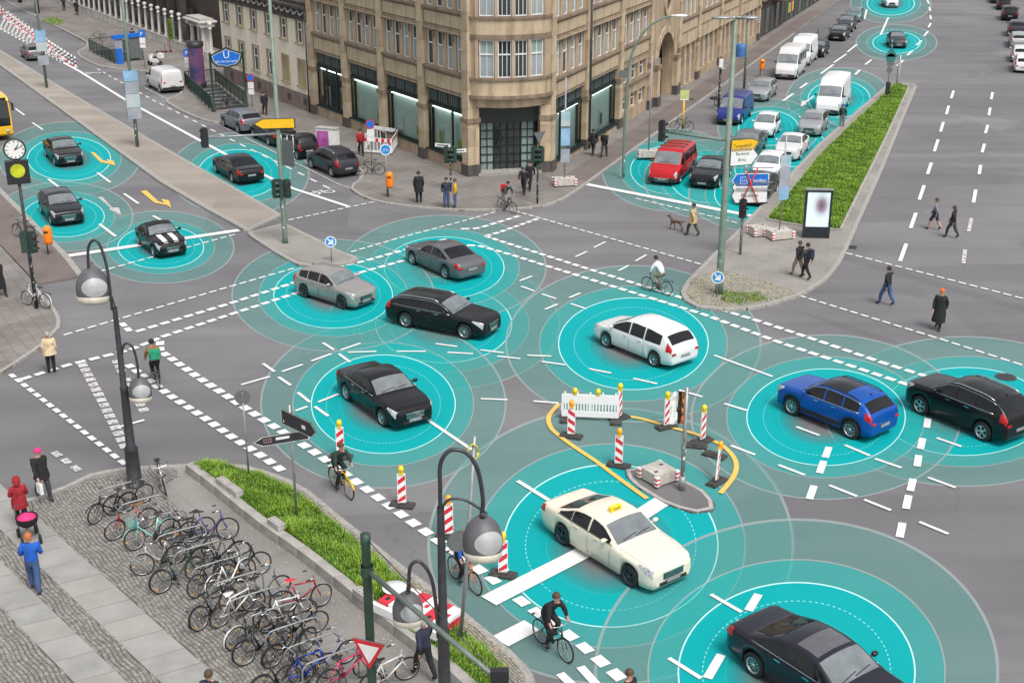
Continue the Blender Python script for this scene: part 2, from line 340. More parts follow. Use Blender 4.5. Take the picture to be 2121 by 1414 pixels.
def strip_slabs(e1, e2, n0, n1, step, skew):
    # e1, e2: two edges (pixel pairs) of a row of granite slabs; slabs cut across at a skew
    A, B = G(*e1[0], .12), G(*e1[1], .12); C = G(*e2[0], .12); u = (B - A).normalized(); nn = Vector((-u.y, u.x, 0)); wd = (C - A).dot(nn)
    mats = ['granite_slab', 'granite_slab_b', 'granite_slab_c']; s = n0 * step
    for i in range(n0, n1):
        ln = step * random.uniform(.85, 1.15); o = .012
        q = [A + u * (s + o), A + u * (s + ln - o), A + u * (s + ln - o + skew) + nn * wd, A + u * (s + o + skew) + nn * wd]; s += ln
        zt = Z0 + .02 + random.uniform(-.002, .003)
        if (q[1] - q[0]).cross(q[2] - q[0]).z < 0: q = q[::-1]
        MB().add([(p.x, p.y, .1) for p in q] + [(p.x, p.y, zt) for p in q], [(0, 1, 5, 4), (1, 2, 6, 5), (2, 3, 7, 6), (3, 0, 4, 7), (4, 5, 6, 7)]).build('granite_slab', random.choice(mats), plz)
    return [(p.x, p.y) for p in (A + u * (n0 * step), A + u * s, A + u * s + nn * wd, A + u * (n0 * step) + nn * wd)]
rowA = strip_slabs(((82, 1075), (463, 1414)), ((22, 1117), (320, 1390)), -4, 17, .98, -.25)
rowB = strip_slabs(((27, 1187), (250, 1400)), ((0, 1257), (97, 1357)), -3, 13, 1.05, -.25)
wallbase = [(370, 961), (450, 1030), (530, 1097), (620, 1160), (700, 1226), (780, 1290), (880, 1368), (960, 1440)]
cobpoly = [(p.x, p.y) for p in gp([(-80, 1100), (0, 1058), (107, 1026), (180, 993), (290, 974), (360, 970), (372, 985), (330, 1010), (420, 1110), (520, 1200), (600, 1290), (700, 1420), (760, 1480), (300, 1600), (-300, 1480)], .12)]
under = MB().prism(cobpoly, .1, Z0).build('joint_bed', 'joint_dirt', plz)
cobbles('cobblestones', cobpoly, .115, -52, Z0, ['cobble_a', 'cobble_b'], plz, skip=[rowA, rowB])
# mosaic strip beside the kerb
ms = [(425, 966), (500, 970), (560, 988), (620, 1014), (660, 1042), (700, 1078), (750, 1117), (800, 1156), (850, 1195), (915, 1243), (975, 1291), (1050, 1354), (1075, 1380), (1085, 1410), (1060, 1414), (1050, 1395), (1030, 1372), (960, 1318), (900, 1268), (840, 1216), (790, 1172), (730, 1120), (690, 1088), (650, 1052), (600, 1018), (540, 988), (480, 972)]
cobbles('mosaic_stones', [(p.x, p.y) for p in gp(ms, .12)], .085, -54, Z0, ['cobble_c', 'cobble_b'], plz)
MB().prism([(p.x, p.y) for p in gp(ms, .12)], .1, Z0).build('joint_bed', 'joint_dirt', plz)
cobpx = [(p.x, p.y) for p in gp(cob, .12)]
MB().prism(cobpx, .1, Z0).build('joint_bed', 'soil', rm); cobbles('cobblestones', cobpx, .14, 20, Z0, ['cobble_c', 'cobble_b'], rm)
# ---- retaining wall of granite blocks and raised grass bed
wt = [(383, 960), (440, 1003), (530, 1076), (607, 1129), (700, 1201), (775, 1263), (877, 1341), (935, 1392), (1000, 1450)]
WH = .46; wp = arc_pts(gp(wt, WH), 5)
wall = thing('retaining_wall', 'low wall of grey granite blocks edging the raised grass strip by the parked bicycles', 'wall')
def block_run(pts, parent, name, z0, z1, width, length, mm, side=1):
    tot = 0; acc = [0]
    for a_, b_ in zip(pts, pts[1:]): tot += (b_ - a_).length; acc.append(tot)
    def at(s):
        for i in range(len(pts) - 1):
            if s <= acc[i + 1] or i == len(pts) - 2: return pts[i] + (pts[i + 1] - pts[i]) * ((s - acc[i]) / max(1e-6, acc[i + 1] - acc[i]))
    n = max(1, int(tot / length))
    for i in range(n):
        a_, b_ = at(i * tot / n + .006), at((i + 1) * tot / n - .006); u = (b_ - a_).normalized(); nn = Vector((-u.y, u.x, 0)) * side
        c = (a_ + b_) / 2 + nn * width / 2; zz = z1 + random.uniform(-.008, .008)
        bm = bmesh.new(); bmesh.ops.create_cube(bm, size=1)
        bmesh.ops.scale(bm, vec=((b_ - a_).length, width, zz - z0), verts=bm.verts); bmesh.ops.bevel(bm, geom=bm.edges[:], offset=.012, segments=1, affect='EDGES')
        me = bpy.data.meshes.new(name); bm.to_mesh(me); bm.free(); me.materials.append(MATS[mm])
        link(name, me, parent, (c.x, c.y, (z0 + zz) / 2), math.atan2(u.y, u.x))
block_run(wp, wall, 'granite_block', .1, WH, .3, .95, 'wall_granite', 1)
for (x, y, nblk) in [(465, 1005, 2), (573, 1090, 1), (752, 1237, 1)]:
    for k in range(nblk):
        p = G(x + k * 22, y + k * 16, WH); mb = MB().box((0, 0, .09), (.62, .26, .18)); mb.cur = 1
        for i in range(4):
            for j in range(2): mb.disc(((i - 1.5) * .14, (j - .5) * .12, .1815), .022, 8)
        o = mb.build('hollow_block', ['concrete', 'iron'], None, (p.x, p.y, WH + .008), R(-50)); tag(o, ['perforated concrete block on the wall near its upper left end', 'second perforated concrete block beside the first on the wall', 'single perforated concrete block halfway along the granite wall', 'perforated concrete block on the wall beside the red and white barrier pile'][(0 if k == 0 else 1) if x == 465 else (2 if x == 573 else 3)], 'concrete block')
gA = [(402, 965), (425, 962), (480, 970), (540, 986), (600, 1016), (650, 1050), (690, 1086), (730, 1118), (790, 1170), (840, 1214), (870, 1238), (900, 1266), (960, 1316), (1030, 1372), (1046, 1392), (1040, 1420), (1000, 1435), (950, 1390), (890, 1338), (785, 1255), (712, 1192), (618, 1120), (540, 1066), (450, 997)]
gstrip = [(p.x, p.y) for p in gp(gA, .35)]
struct(MB().prism(gstrip, .1, .36).build('raised_bed', 'soil'))
def grass(name, poly, z, n, hmin, hmax, lab, mats, yellow=0):
    import itertools
    xs = [p[0] for p in poly]; ys = [p[1] for p in poly]; mb = MB(); k = 0; rr = random.Random(5)
    while k < n:
        x = rr.uniform(min(xs), max(xs)); y = rr.uniform(min(ys), max(ys))
        if not inside(poly, x, y): continue
        cl = .5 + .5 * math.sin(x * 2.3 + 1.7 * math.sin(y * 1.9)) * math.sin(y * 2.9 + x); h = (hmin + (hmax - hmin) * rr.random()) * (.55 + .75 * cl); t = rr.uniform(0, 6.283); l = rr.uniform(.1, .9) * h; wd = .012 + .012 * rr.random()
        c, s = math.cos(t), math.sin(t); mb.cur = min(2, int(rr.random() * 1.6 + cl * 1.2))
        if yellow and rr.random() < yellow: mb.cur = 3
        mb.add([(x - s * wd, y + c * wd, z - .02), (x + s * wd, y - c * wd, z - .02), (x + c * l * .4 + s * wd * .7, y + s * l * .4 - c * wd * .7, z + h * .65), (x + c * l * .4 - s * wd * .7, y + s * l * .4 + c * wd * .7, z + h * .65), (x + c * l, y + s * l, z + h)], [(0, 1, 2, 3), (3, 2, 4)]); k += 1
    o = mb.build(name, mats); tag(o, lab, 'grass', kind='stuff'); return o
mat('grass_a', (.085, .17, .014), .6, var=.2); mat('grass_b', (.15, .28, .018), .6, var=.2); mat('grass_c', (.24, .38, .03), .6, var=.2); mat('flower_yellow', (.5, .45, .02), .6)
grass('grass', gstrip, .36, 42000, .10, .24, 'long green grass with yellow flowers in the raised strip beside the bicycles', ['grass_a', 'grass_b', 'grass_c', 'flower_yellow'], .006)
gbp = [(p.x, p.y) for p in gp(gr, .2)]
grass('grass', gbp, .2, 60000, .12, .26, 'bright green grass on the long central reservation of the right street', ['grass_a', 'grass_b', 'grass_c', 'flower_yellow'])
grass('weeds', [(p.x, p.y) for p in gp([(1490, 600), (1520, 607), (1575, 607), (1590, 622), (1530, 632), (1495, 625)], .12)], .13, 1300, .05, .12, 'sparse weeds between the cobbles at the tip of the right median', ['grass_a', 'grass_b', 'cobble_c'])
# ================================================================ road markings
MZ = .034
def quadline(mb, a, b, wd):
    u = (b - a).normalized(); nn = Vector((-u.y, u.x, 0)) * wd / 2
    q = [a - nn, b - nn, b + nn, a + nn]; mb.add([(p.x, p.y, MZ) for p in q], [(0, 1, 2, 3)])
def dashed(pxs, wd, pitch, duty, m='line_white', name='dashed_line', skip=0):
    P_ = gp(pxs); mb = MB(); acc = [0]
    for a_, b_ in zip(P_, P_[1:]): acc.append(acc[-1] + (b_ - a_).length)
    def at(s):
        for i in range(len(P_) - 1):
            if s <= acc[i + 1] or i == len(P_) - 2: return P_[i] + (P_[i + 1] - P_[i]) * ((s - acc[i]) / max(1e-6, acc[i + 1] - acc[i]))
    n = max(1, round(acc[-1] / pitch)); st = acc[-1] / n
    for i in range(n):
        if skip and random.random() < skip: continue
        quadline(mb, at(i * st), at(i * st + st * duty), wd * random.uniform(.94, 1.04))
    return mb.build(name, m, road)
def solid(pxs, wd, m='line_white', name='line'):
    P_ = gp(pxs); mb = MB()
    L_ = []; R_ = []
    for i, p in enumerate(P_):
        u = (P_[min(i + 1, len(P_) - 1)] - P_[max(i - 1, 0)]).normalized(); nn = Vector((-u.y, u.x, 0)) * wd / 2
        L_.append(p + nn); R_.append(p - nn)
    n = len(P_)
    z_ = .0415 if name in ('stop_line', 'detour_line') else .0378
    mb.add([(p.x, p.y, z_) for p in L_ + R_], [(i, i + 1, n + i + 1, n + i) for i in range(n - 1)])
    return mb.build(name, m, road)
TH, BK = (.14, .56, .70), (.27, .60, .72)
for pts in ([(1030, 418 + 15), (1060, 436), (1457, 550)], [(1752, 525), (2110, 617), (2200, 641)], [(1655, 613), (1947, 703), (2180, 777)], [(597, 457), (780, 418)], [(182, 570), (492, 485)],
            [(132, 695), (362, 628), (530, 579), (615, 555)], [(727, 523), (805, 500), (955, 460), (1030, 439)], [(1317, 412), (1445, 442), (1532, 464)], [(70, 592), (160, 573)]):
    dashed(pts, *TH)
for pts in ([(1005, 490), (1060, 508), (1240, 565), (1420, 620)], [(1492, 642), (1575, 667), (1710, 712), (1827, 752), (1930, 784)], [(967, 509), (992, 510), (1060, 529), (1120, 548), (1460, 653), (1617, 711), (1760, 758), (1890, 801)],
            [(282, 688), (475, 630), (620, 583), (705, 552), (750, 543), (840, 518), (930, 495)], [(335, 699), (475, 653), (580, 619), (737, 568), (842, 539)], [(955, 475), (987, 475), (1080, 447)], [(1005, 490), (1032, 483), (1117, 453)],
            [(252, 670), (262, 680), (272, 690)], [(44, 787), (140, 757), (240, 733), (265, 727), (317, 707), (335, 699)]):
    dashed(pts, *BK)
dashed([(22, 776), (120, 853), (265, 967)], .2, .62, .68)
dashed([(170, 754), (215, 838), (262, 932)], .36, .55, .75, 'line_faded'); dashed([(240, 747), (262, 790), (302, 857)], .34, .55, .7, 'line_faded', skip=.2); dashed([(112, 937), (172, 982)], .24, .7, .62, 'line_faded')
solid([(245, 886), (299, 871)], .14)
dashed([(332, 708), (331, 727), (350, 740), (410, 782), (525, 857), (650, 936), (740, 1000), (832, 1067), (995, 1182), (1085, 1250), (1187, 1322), (1300, 1418)], .34, .68, .66)
dashed([(265, 756), (355, 822), (425, 867), (482, 907), (545, 947), (592, 981)], .32, .66, .64)
X = [(545, 754, 569, 771), (577, 782, 602, 799), (617, 814, 642, 834), (652, 843, 680, 863), (669, 711, 692, 726), (702, 734, 725, 751), (500, 798, 559, 781), (584, 771, 627, 756), (645, 749, 686, 734), (706, 726, 747, 712), (659, 834, 702, 817), (612, 852, 637, 843),
     (721, 731, 780, 729), (822, 729, 882, 729), (902, 713, 947, 719), (927, 731, 980, 734), (995, 726, 1043, 732), (1030, 739, 1078, 744), (996, 827, 1051, 829), (1092, 737, 1142, 739), (1122, 750, 1171, 757), (1220, 765, 1266, 774), (1312, 785, 1361, 796), (1105, 832, 1157, 836), (1406, 809, 1455, 823), (1479, 737, 1600, 781), (1500, 837, 1549, 852), (1514, 924, 1564, 943),
     (1230, 514, 1254, 502), (1192, 533, 1216, 522), (1316, 542, 1339, 529), (1281, 562, 1302, 551), (1076, 583, 1102, 573), (1079, 594, 1107, 604), (1122, 610, 1152, 620), (1179, 618, 1202, 608), (1182, 630, 1214, 641), (1129, 642, 1155, 631),
     (1649, 885, 1697, 903), (1750, 923, 1802, 945), (1812, 951, 1867, 970), (1612, 964, 1667, 985), (1717, 1006, 1775, 1029), (1790, 1036, 1845, 1058), (1922, 990, 1979, 1011), (1940, 908, 1991, 926), (1904, 1082, 1964, 1107), (1472, 1232, 1536, 1269), (1385, 1364, 1452, 1406)]
for x0, y0, x1, y1 in X: solid([(x0, y0), (x1, y1)], .13, name='lane_dash')
V = [(1717, 927, 1709, 949), (1706, 956, 1697, 981), (1686, 1007, 1676, 1035), (1922, 868, 1919, 887), (1911, 909, 1906, 931), (1903, 944, 1899, 967), (1891, 993, 1885, 1018), (1882, 1027, 1876, 1055), (1869, 1084, 1863, 1114), (1571, 1232, 1550, 1266), (1536, 1286, 1514, 1327), (1494, 1357, 1465, 1406), (1160, 1396, 1185, 1420), (1202, 1382, 1240, 1424)]
for x0, y0, x1, y1 in V: solid([(x0, y0), (x1, y1)], .24, name='lane_dash')
for x0, y0, x1, y1 in [(1914, 385, 1904, 415), (1897, 442, 1886, 474), (1877, 506, 1864, 542), (1975, 189, 1970, 205), (1965, 220, 1960, 238), (1954, 254, 1948, 274), (1943, 290, 1935, 315), (1929, 338, 1921, 362), (2056, 192, 2053, 207), (2051, 224, 2048, 240), (2046, 260, 2041, 277), (2039, 299, 2034, 317), (2031, 343, 2028, 362), (2021, 394, 2016, 421)]: solid([(x0, y0), (x1, y1)], .2, name='lane_dash')
for x0, y0, x1, y1 in [(2012, 453, 2006, 481), (1999, 518, 1995, 547)]: solid([(x0, y0), (x1, y1)], .2, 'line_faded', 'lane_dash')
for x0, y0, x1, y1 in [(1920, 0, 1924, 9), (1925, 16, 1927, 24), (1927, 33, 1928, 41), (1928, 49, 1923, 58), (1922, 66, 1914, 76), (1909, 85, 1898, 95), (1890, 106, 1879, 116), (1871, 126, 1857, 138), (1775, 93, 1755, 109), (1753, 113, 1727, 131), (1726, 135, 1700, 154), (1672, 173, 1657, 184), (1643, 195, 1622, 210), (1805, 125, 1792, 135), (1781, 146, 1771, 156), (1840, 37, 1824, 73), (1795, 21, 1790, 41)]: solid([(x0, y0), (x1, y1)], .22, name='lane_dash')
for x0, y0, x1, y1 in [(32, 226, 51, 240), (67, 255, 89, 270), (100, 372, 121, 388), (202, 359, 229, 379), (257, 402, 287, 423), (206, 465, 240, 491), (317, 448, 334, 457)]: solid([(x0, y0), (x1, y1)], .16, name='lane_dash')
solid([(142, 531), (495, 478)], .5, name='stop_line'); solid([(1215, 383), (1560, 449)], .5, name='stop_line'); solid([(1012, 1246), (1200, 1150), (1378, 1035)], .62, name='stop_line'); solid([(1036, 1330), (1102, 1296)], .62, name='stop_line')
solid([(-100, 5), (0, 60), (165, 149), (265, 211), (412, 291), (550, 365), (605, 391), (722, 429)], .28); solid([(880, 867), (978, 933)], .14); solid([(1072, 997), (1140, 1039)], .16)
dashed([(202, 144), (320, 210), (490, 296), (607, 353), (697, 399)], .14, 1.9, .5)
solid([(300, 183), (450, 258), (520, 292), (700, 382), (730, 392)], .1, 'line_faded')
for pts in ([(1158, 838), (1142, 855), (1136, 870), (1142, 888), (1160, 905), (1190, 927), (1235, 957), (1275, 987), (1340, 1034)], [(1287, 861), (1335, 870), (1385, 885), (1430, 897), (1472, 912), (1500, 927), (1520, 949), (1525, 970), (1517, 992), (1492, 1023)]):
    solid([tuple(p[:2]) for p in arc_pts([(x, y, 0) for x, y in pts], 5)], .17, 'line_yellow', 'detour_line')
def arrow(name, pxs, m): MB().add([tuple(G(x, y, MZ)) for x, y in pxs], [tuple(range(len(pxs)))]).build(name, m, road)
def arrow_tri(pxs, m, name='road_arrow', MZ=.0378):
    from mathutils.geometry import tessellate_polygon
    vs = [G(x, y, MZ) for x, y in pxs]; MB().add(vs, [tuple(t) for t in tessellate_polygon([vs])]).build(name, m, road)
arrow_tri([(291, 396), (303, 394), (328, 417), (340, 421), (334, 412), (350, 415), (355, 431), (347, 425), (320, 420)], 'line_yellow')
arrow_tri([(187, 315), (196, 316), (213, 332), (224, 335), (221, 330), (235, 333), (239, 343), (228, 340), (208, 336)], 'line_yellow')
arrow_tri([(202, 408), (212, 408), (233, 430), (246, 430), (252, 447), (226, 434), (229, 431)], 'line_faded')
arrow_tri([(1676, 205), (1686, 197), (1684, 203), (1668, 214), (1672, 216), (1658, 221), (1662, 208), (1666, 210)], 'line_white')
for t in range(18):      # hatched zone behind the flexible posts
    s = t / 18; a_ = (-20 + 130 * s, 20 + 80 * s); b_ = (2 + 140 * s, 24 + 118 * s * .62 + 6)
    solid([(0 + 135 * s, 60 + 76 * s), (18 + 128 * s, 24 + 92 * s)], .3, 'line_faded', 'hatch_bar')
def bike_mark(cx_, cy_, s):
    c = G(cx_, cy_, MZ); u = Vector((math.cos(R(-58)), math.sin(R(-58)), 0)); v = Vector((-u.y, u.x, 0)); mb = MB()
    pt = lambda x, y: c + v * (-x * s) + u * (-y * s)
    for ox in (-.55, .55):
        k = 16; r1, r2 = .42, .30
        q = [pt(ox + r * math.cos(6.2832 * i / k), r * math.sin(6.2832 * i / k)) for r in (r1, r2) for i in range(k)]
        mb.add(q, [(i, (i + 1) % k, k + (i + 1) % k, k + i) for i in range(k)])
    for (x0, y0, x1, y1) in [(-.55, 0, -.2, .55), (-.2, .55, .4, .55), (.4, .55, .55, 0), (-.2, .55, 0, 0), (0, 0, .4, .55), (.4, .55, .35, .8), (-.3, .65, -.1, .65)]:
        quadline(mb, pt(x0, y0), pt(x1, y1), .09 * s)
    mb.build('bicycle_symbol', 'line_white', road)
bike_mark(667, 399, .85); bike_mark(190, 152, .85)
def manhole(x, y, r, z, parent, m='iron'):
    p = G(x, y, z); mb = MB(); mb.lathe([(r, 0), (r, .012), (r * .8, .014), (r * .78, .008), (r * .05, .008)], 24, (0, 0, 0), smooth=False)
    for i in range(5):
        for j in range(5):
            if math.hypot(i - 2, j - 2) < 2.5: mb.box(((i - 2) * r * .28, (j - 2) * r * .28, .012), (r * .17, r * .17, .008))
    mb.build('manhole_cover', m, parent, (p.x, p.y, z + .001))
manhole(2083, 781, .42, 0, road); manhole(1480, 202, .4, .125, pave_corner); manhole(1430, 206, .35, .12, pave_corner); manhole(1500, 96, .4, .12, pave_corner)
p = G(1762, 512); mb = MB()
for i in range(6): mb.box(((i - 2.5) * .1, 0, .01), (.05, .5, .02))
mb.box((0, .27, .01), (.66, .06, .02)); mb.box((0, -.27, .01), (.66, .06, .02)); mb.build('drain_grate', 'iron', road, (p.x, p.y, .001), R(69))
for x, y, r0, m in [(1115, 455, 5, 0)][:0]: pass
# dark repaired patches in the carriageway
for pts in ([(1744, 527), (2150, 640), (2150, 656), (1738, 535)], [(1820, 95), (1940, 92), (2070, 100), (2070, 112), (1900, 104), (1820, 104)], [(2005, 150), (2028, 148), (2028, 160), (2004, 161)], [(780, 430), (850, 445), (842, 449), (770, 432)], [(1640, 640), (1760, 672), (1900, 722), (1880, 726), (1740, 680)]):
    arrow_tri(pts, 'dark_asphalt', 'asphalt_patch', .0015)
# ================================================================ vehicles
CAR_T = {  # top profile (fraction of length from the nose, fraction of height), belt fraction, windscreen (x0,x1), rear window (x0,x1), side pane splits
 'sedan': dict(L=4.85, W=1.84, H=1.46, wb=2.87, fo=.86, r=.335, top=[(0, .46), (.010, .555), (.04, .60), (.14, .645), (.29, .68), (.36, .83), (.425, .955), (.50, 1), (.60, .995), (.68, .95), (.77, .82), (.845, .725), (.96, .70), (.99, .64), (1, .50)], belt=.655, ws=(.295, .43), rw=(.675, .84), panes=[(.345, .525), (.54, .685), (.69, .80)], roof=.165),
 'wagon': dict(L=4.92, W=1.87, H=1.46, wb=2.92, fo=.9, r=.345, top=[(0, .46), (.010, .55), (.04, .595), (.14, .64), (.29, .675), (.36, .83), (.43, .955), (.52, 1), (.75, .985), (.87, .94), (.93, .83), (.975, .70), (.99, .62), (1, .48)], belt=.655, ws=(.295, .435), rw=(.90, .972), panes=[(.345, .525), (.54, .70), (.715, .91)], roof=.165),
 'hatch': dict(L=4.05, W=1.70, H=1.46, wb=2.48, fo=.76, r=.31, top=[(0, .44), (.012, .55), (.045, .605), (.14, .65), (.27, .69), (.35, .83), (.425, .955), (.52, 1), (.72, .985), (.86, .93), (.93, .81), (.98, .68), (.99, .60), (1, .46)], belt=.64, ws=(.275, .43), rw=(.885, .975), panes=[(.32, .535), (.55, .72), (.735, .87)], roof=.165),
 'suv': dict(L=4.40, W=1.84, H=1.64, wb=2.65, fo=.84, r=.355, top=[(0, .48), (.010, .59), (.04, .635), (.14, .665), (.27, .695), (.34, .83), (.41, .955), (.52, 1), (.74, .985), (.86, .94), (.925, .82), (.975, .70), (.99, .62), (1, .48)], belt=.65, ws=(.275, .415), rw=(.88, .97), panes=[(.315, .515), (.53, .70), (.715, .865)], roof=.16),
 'mpv': dict(L=4.60, W=1.79, H=1.58, wb=2.76, fo=.93, r=.325, top=[(0, .38), (.010, .48), (.05, .55), (.13, .595), (.22, .64), (.33, .82), (.43, .955), (.54, 1), (.74, .985), (.87, .94), (.93, .83), (.975, .68), (.99, .6), (1, .46)], belt=.60, ws=(.225, .435), rw=(.895, .972), panes=[(.27, .49), (.505, .67), (.685, .87)], roof=.15),
 'mini': dict(L=3.75, W=1.68, H=1.39, wb=2.47, fo=.70, r=.31, top=[(0, .42), (.015, .52), (.06, .60), (.15, .645), (.36, .68), (.41, .80), (.48, .955), (.56, 1), (.66, .985), (.73, .92), (.80, .78), (.84, .70), (.95, .66), (.985, .60), (1, .48)], belt=.65, ws=(.365, .485), rw=(.735, .83), panes=[(.40, .68)], roof=.15),
 'smart': dict(L=2.75, W=1.58, H=1.55, wb=1.87, fo=.45, r=.29, top=[(0, .36), (.02, .48), (.08, .56), (.17, .64), (.30, .82), (.42, .965), (.55, 1), (.78, .985), (.88, .93), (.95, .77), (.985, .62), (1, .45)], belt=.58, ws=(.18, .42), rw=(.885, .965), panes=[(.27, .66), (.69, .86)], roof=.13),
 'van': dict(L=5.10, W=1.93, H=1.92, wb=3.1, fo=.95, r=.335, top=[(0, .28), (.01, .40), (.05, .47), (.12, .525), (.19, .575), (.27, .78), (.335, .94), (.39, .99), (.5, 1), (.9, .99), (.965, .965), (.985, .87), (.993, .6), (1, .35)], belt=.555, ws=(.195, .335), rw=(.966, .986), panes=[(.235, .385)], roof=.07),
 'sprinter': dict(L=5.9, W=1.99, H=2.6, wb=3.66, fo=1.0, r=.345, top=[(0, .22), (.01, .34), (.05, .40), (.10, .44), (.155, .475), (.21, .66), (.26, .82), (.33, .96), (.40, 1), (.9, .995), (.97, .975), (.988, .9), (.994, .5), (1, .25)], belt=.455, ws=(.16, .255), rw=(.975, .988), panes=[(.185, .30)], roof=.05),
}
def interp(tab, x):
    if x <= tab[0][0]: return tab[0][1]
    for (a, b), (c, d) in zip(tab, tab[1:]):
        if x <= c: return b + (d - b) * (x - a) / max(1e-9, c - a)
    return tab[-1][1]
class CarShape:
    def __init__(s, kind, **kw):
        t = dict(CAR_T[kind]); t.update(kw); s.__dict__.update(t); s.kind = kind
        s.xf = s.L / 2 - s.fo; s.xr = s.xf - s.wb; s.Ra = s.r * 1.15
        fr = set([0, .002, .004, .008, .012, .018, .025, .032, .04, .05, .06, .09, .955, .963, .97, .982, .99, .996, 1] + [i / 40 for i in range(1, 40)])
        for c in (s.xf, s.xr):
            for k in range(13): fr.add((s.L / 2 - (c + s.Ra * math.cos(math.pi * k / 12))) / s.L)
            for e in (-1.012, 1.012): fr.add((s.L / 2 - (c + s.Ra * e)) / s.L)
        s.st = sorted(f for f in fr if 0 <= f <= 1)
    def topz(s, f):
        return sum(interp(s.top, min(1, max(0, f + d))) * w_ for d, w_ in ((-.012, .2), (0, .6), (.012, .2))) * s.H if .03 < f < .97 else interp(s.top, f) * s.H
    def sec(s, f, flat=False):
        x = s.L / 2 - f * s.L; t = s.topz(f); belt = (s.belt + .03 * f) * s.H
        ground = .19 if s.H < 1.55 else .23
        b = ground + (.10 if f < .004 or f > .996 else .03 if f < .012 or f > .99 else 0) + max(0, f - .9) * .6
        for c in (s.xf, s.xr):
            if abs(x - c) < s.Ra: b = max(b, s.r + math.sqrt(max(0, s.Ra ** 2 - (x - c) ** 2)))
        e = abs(f - .5) * 2; tp = .15 if f < .5 else (.12 if s.kind not in ('van', 'sprinter') else .04)
        W = s.W / 2 * (1 - tp * max(0, (e - .45) / .55) ** 2.6) * (1 - .04 * (f < .004 or f > .996))
        W *= 1 - (.13 if s.kind not in ('van', 'sprinter') else .07) * max(0, 1 - f / .055) ** 2 - (.07 if s.kind not in ('van', 'sprinter') else .0) * max(0, 1 - (1 - f) / .045) ** 2
        k = max(0, min(1, (t - belt) / max(.01, s.H - belt))); rr = s.roof
        Wt = W * (.90 - rr * k); te = t - (.025 + .045 * k) * (1 if s.kind != 'mini' else 1.2)
        zs = min(belt, te - .035); zs = max(zs, b + .05); te = max(te, zs + .02); t = max(t, te + .01)
        P_ = [(0, b), (W * .80, b), (W * .955, b + .025), (W * .992, b + .35 * (zs - b)), (W, b + .62 * (zs - b)), (W * .99, b + .88 * (zs - b)), (W * .955, zs)]
        for q in (.33, .67): P_.append((W * .955 + (Wt - W * .955) * q + .012 * k, zs + (te - zs) * q))
        P_ += [(Wt, te)] + [(Wt * y, t - (t - te) * y * y) for y in (.92, .75, .4, 0)]
        return P_, x
    def pt(s, f, u, side=1):
        P_, x = s.sec(f); i = min(int(u), len(P_) - 2); q = u - i
        return Vector((x, side * (P_[i][0] * (1 - q) + P_[i + 1][0] * q), P_[i][1] * (1 - q) + P_[i + 1][1] * q))
    def patch(s, mb, f0, f1, u0, u1, side=1, off=.008, nf=5, nu=5, fu=None):
        vs = []
        for i in range(nf + 1):
            f = f0 + (f1 - f0) * i / nf; a, b = (u0, u1) if fu is None else fu(i / nf)
            for j in range(nu + 1):
                u = a + (b - a) * j / nu; p = s.pt(f, u, side)
                n = (s.pt(min(1, f + .004), u, side) - s.pt(max(0, f - .004), u, side)).cross(s.pt(f, min(12.99, u + .05), side) - s.pt(f, max(0, u - .05), side))
                if n.length > 1e-9: n.normalize()
                if n.y * side < -.001 and abs(n.y) > abs(n.z): n = -n
                elif n.z < 0 and abs(n.z) >= abs(n.y): n = -n
                vs.append(p + n * off)
        o = mb.smooth; mb.smooth = True
        mb.add(vs, [(i * (nu + 1) + j, i * (nu + 1) + j + 1, (i + 1) * (nu + 1) + j + 1, (i + 1) * (nu + 1) + j) for i in range(nf) for j in range(nu)]); mb.smooth = o
    def shell(s):
        mb = MB(); rings = []
        for f in s.st:
            P_, x = s.sec(f); ring = [(x, y, z) for y, z in P_] + [(x, -y, z) for y, z in P_[-2:0:-1]]; rings.append(ring)
        n = len(rings[0]); vs = [p for r in rings for p in r]; mb.smooth = True
        mb.add(vs, [(i * n + k, (i + 1) * n + k, (i + 1) * n + (k + 1) % n, i * n + (k + 1) % n) for i in range(len(rings) - 1) for k in range(n)])
        mb.smooth = False; mb.add(rings[0], [tuple(range(n))]); mb.add(rings[-1], [tuple(range(n))[::-1]])
        return mb
    def sidez(s, f, z, side):      # point on the upper side at height z
        P_, x = s.sec(f); pr = P_[2:10]
        for (y0, z0), (y1, z1) in zip(pr, pr[1:]):
            if z <= z1: q = (z - z0) / max(1e-6, z1 - z0); return Vector((x, side * (y0 + (y1 - y0) * max(0, q) + .007), z))
        return Vector((x, side * (pr[-1][0] + .007), z))
WHEELS = {}
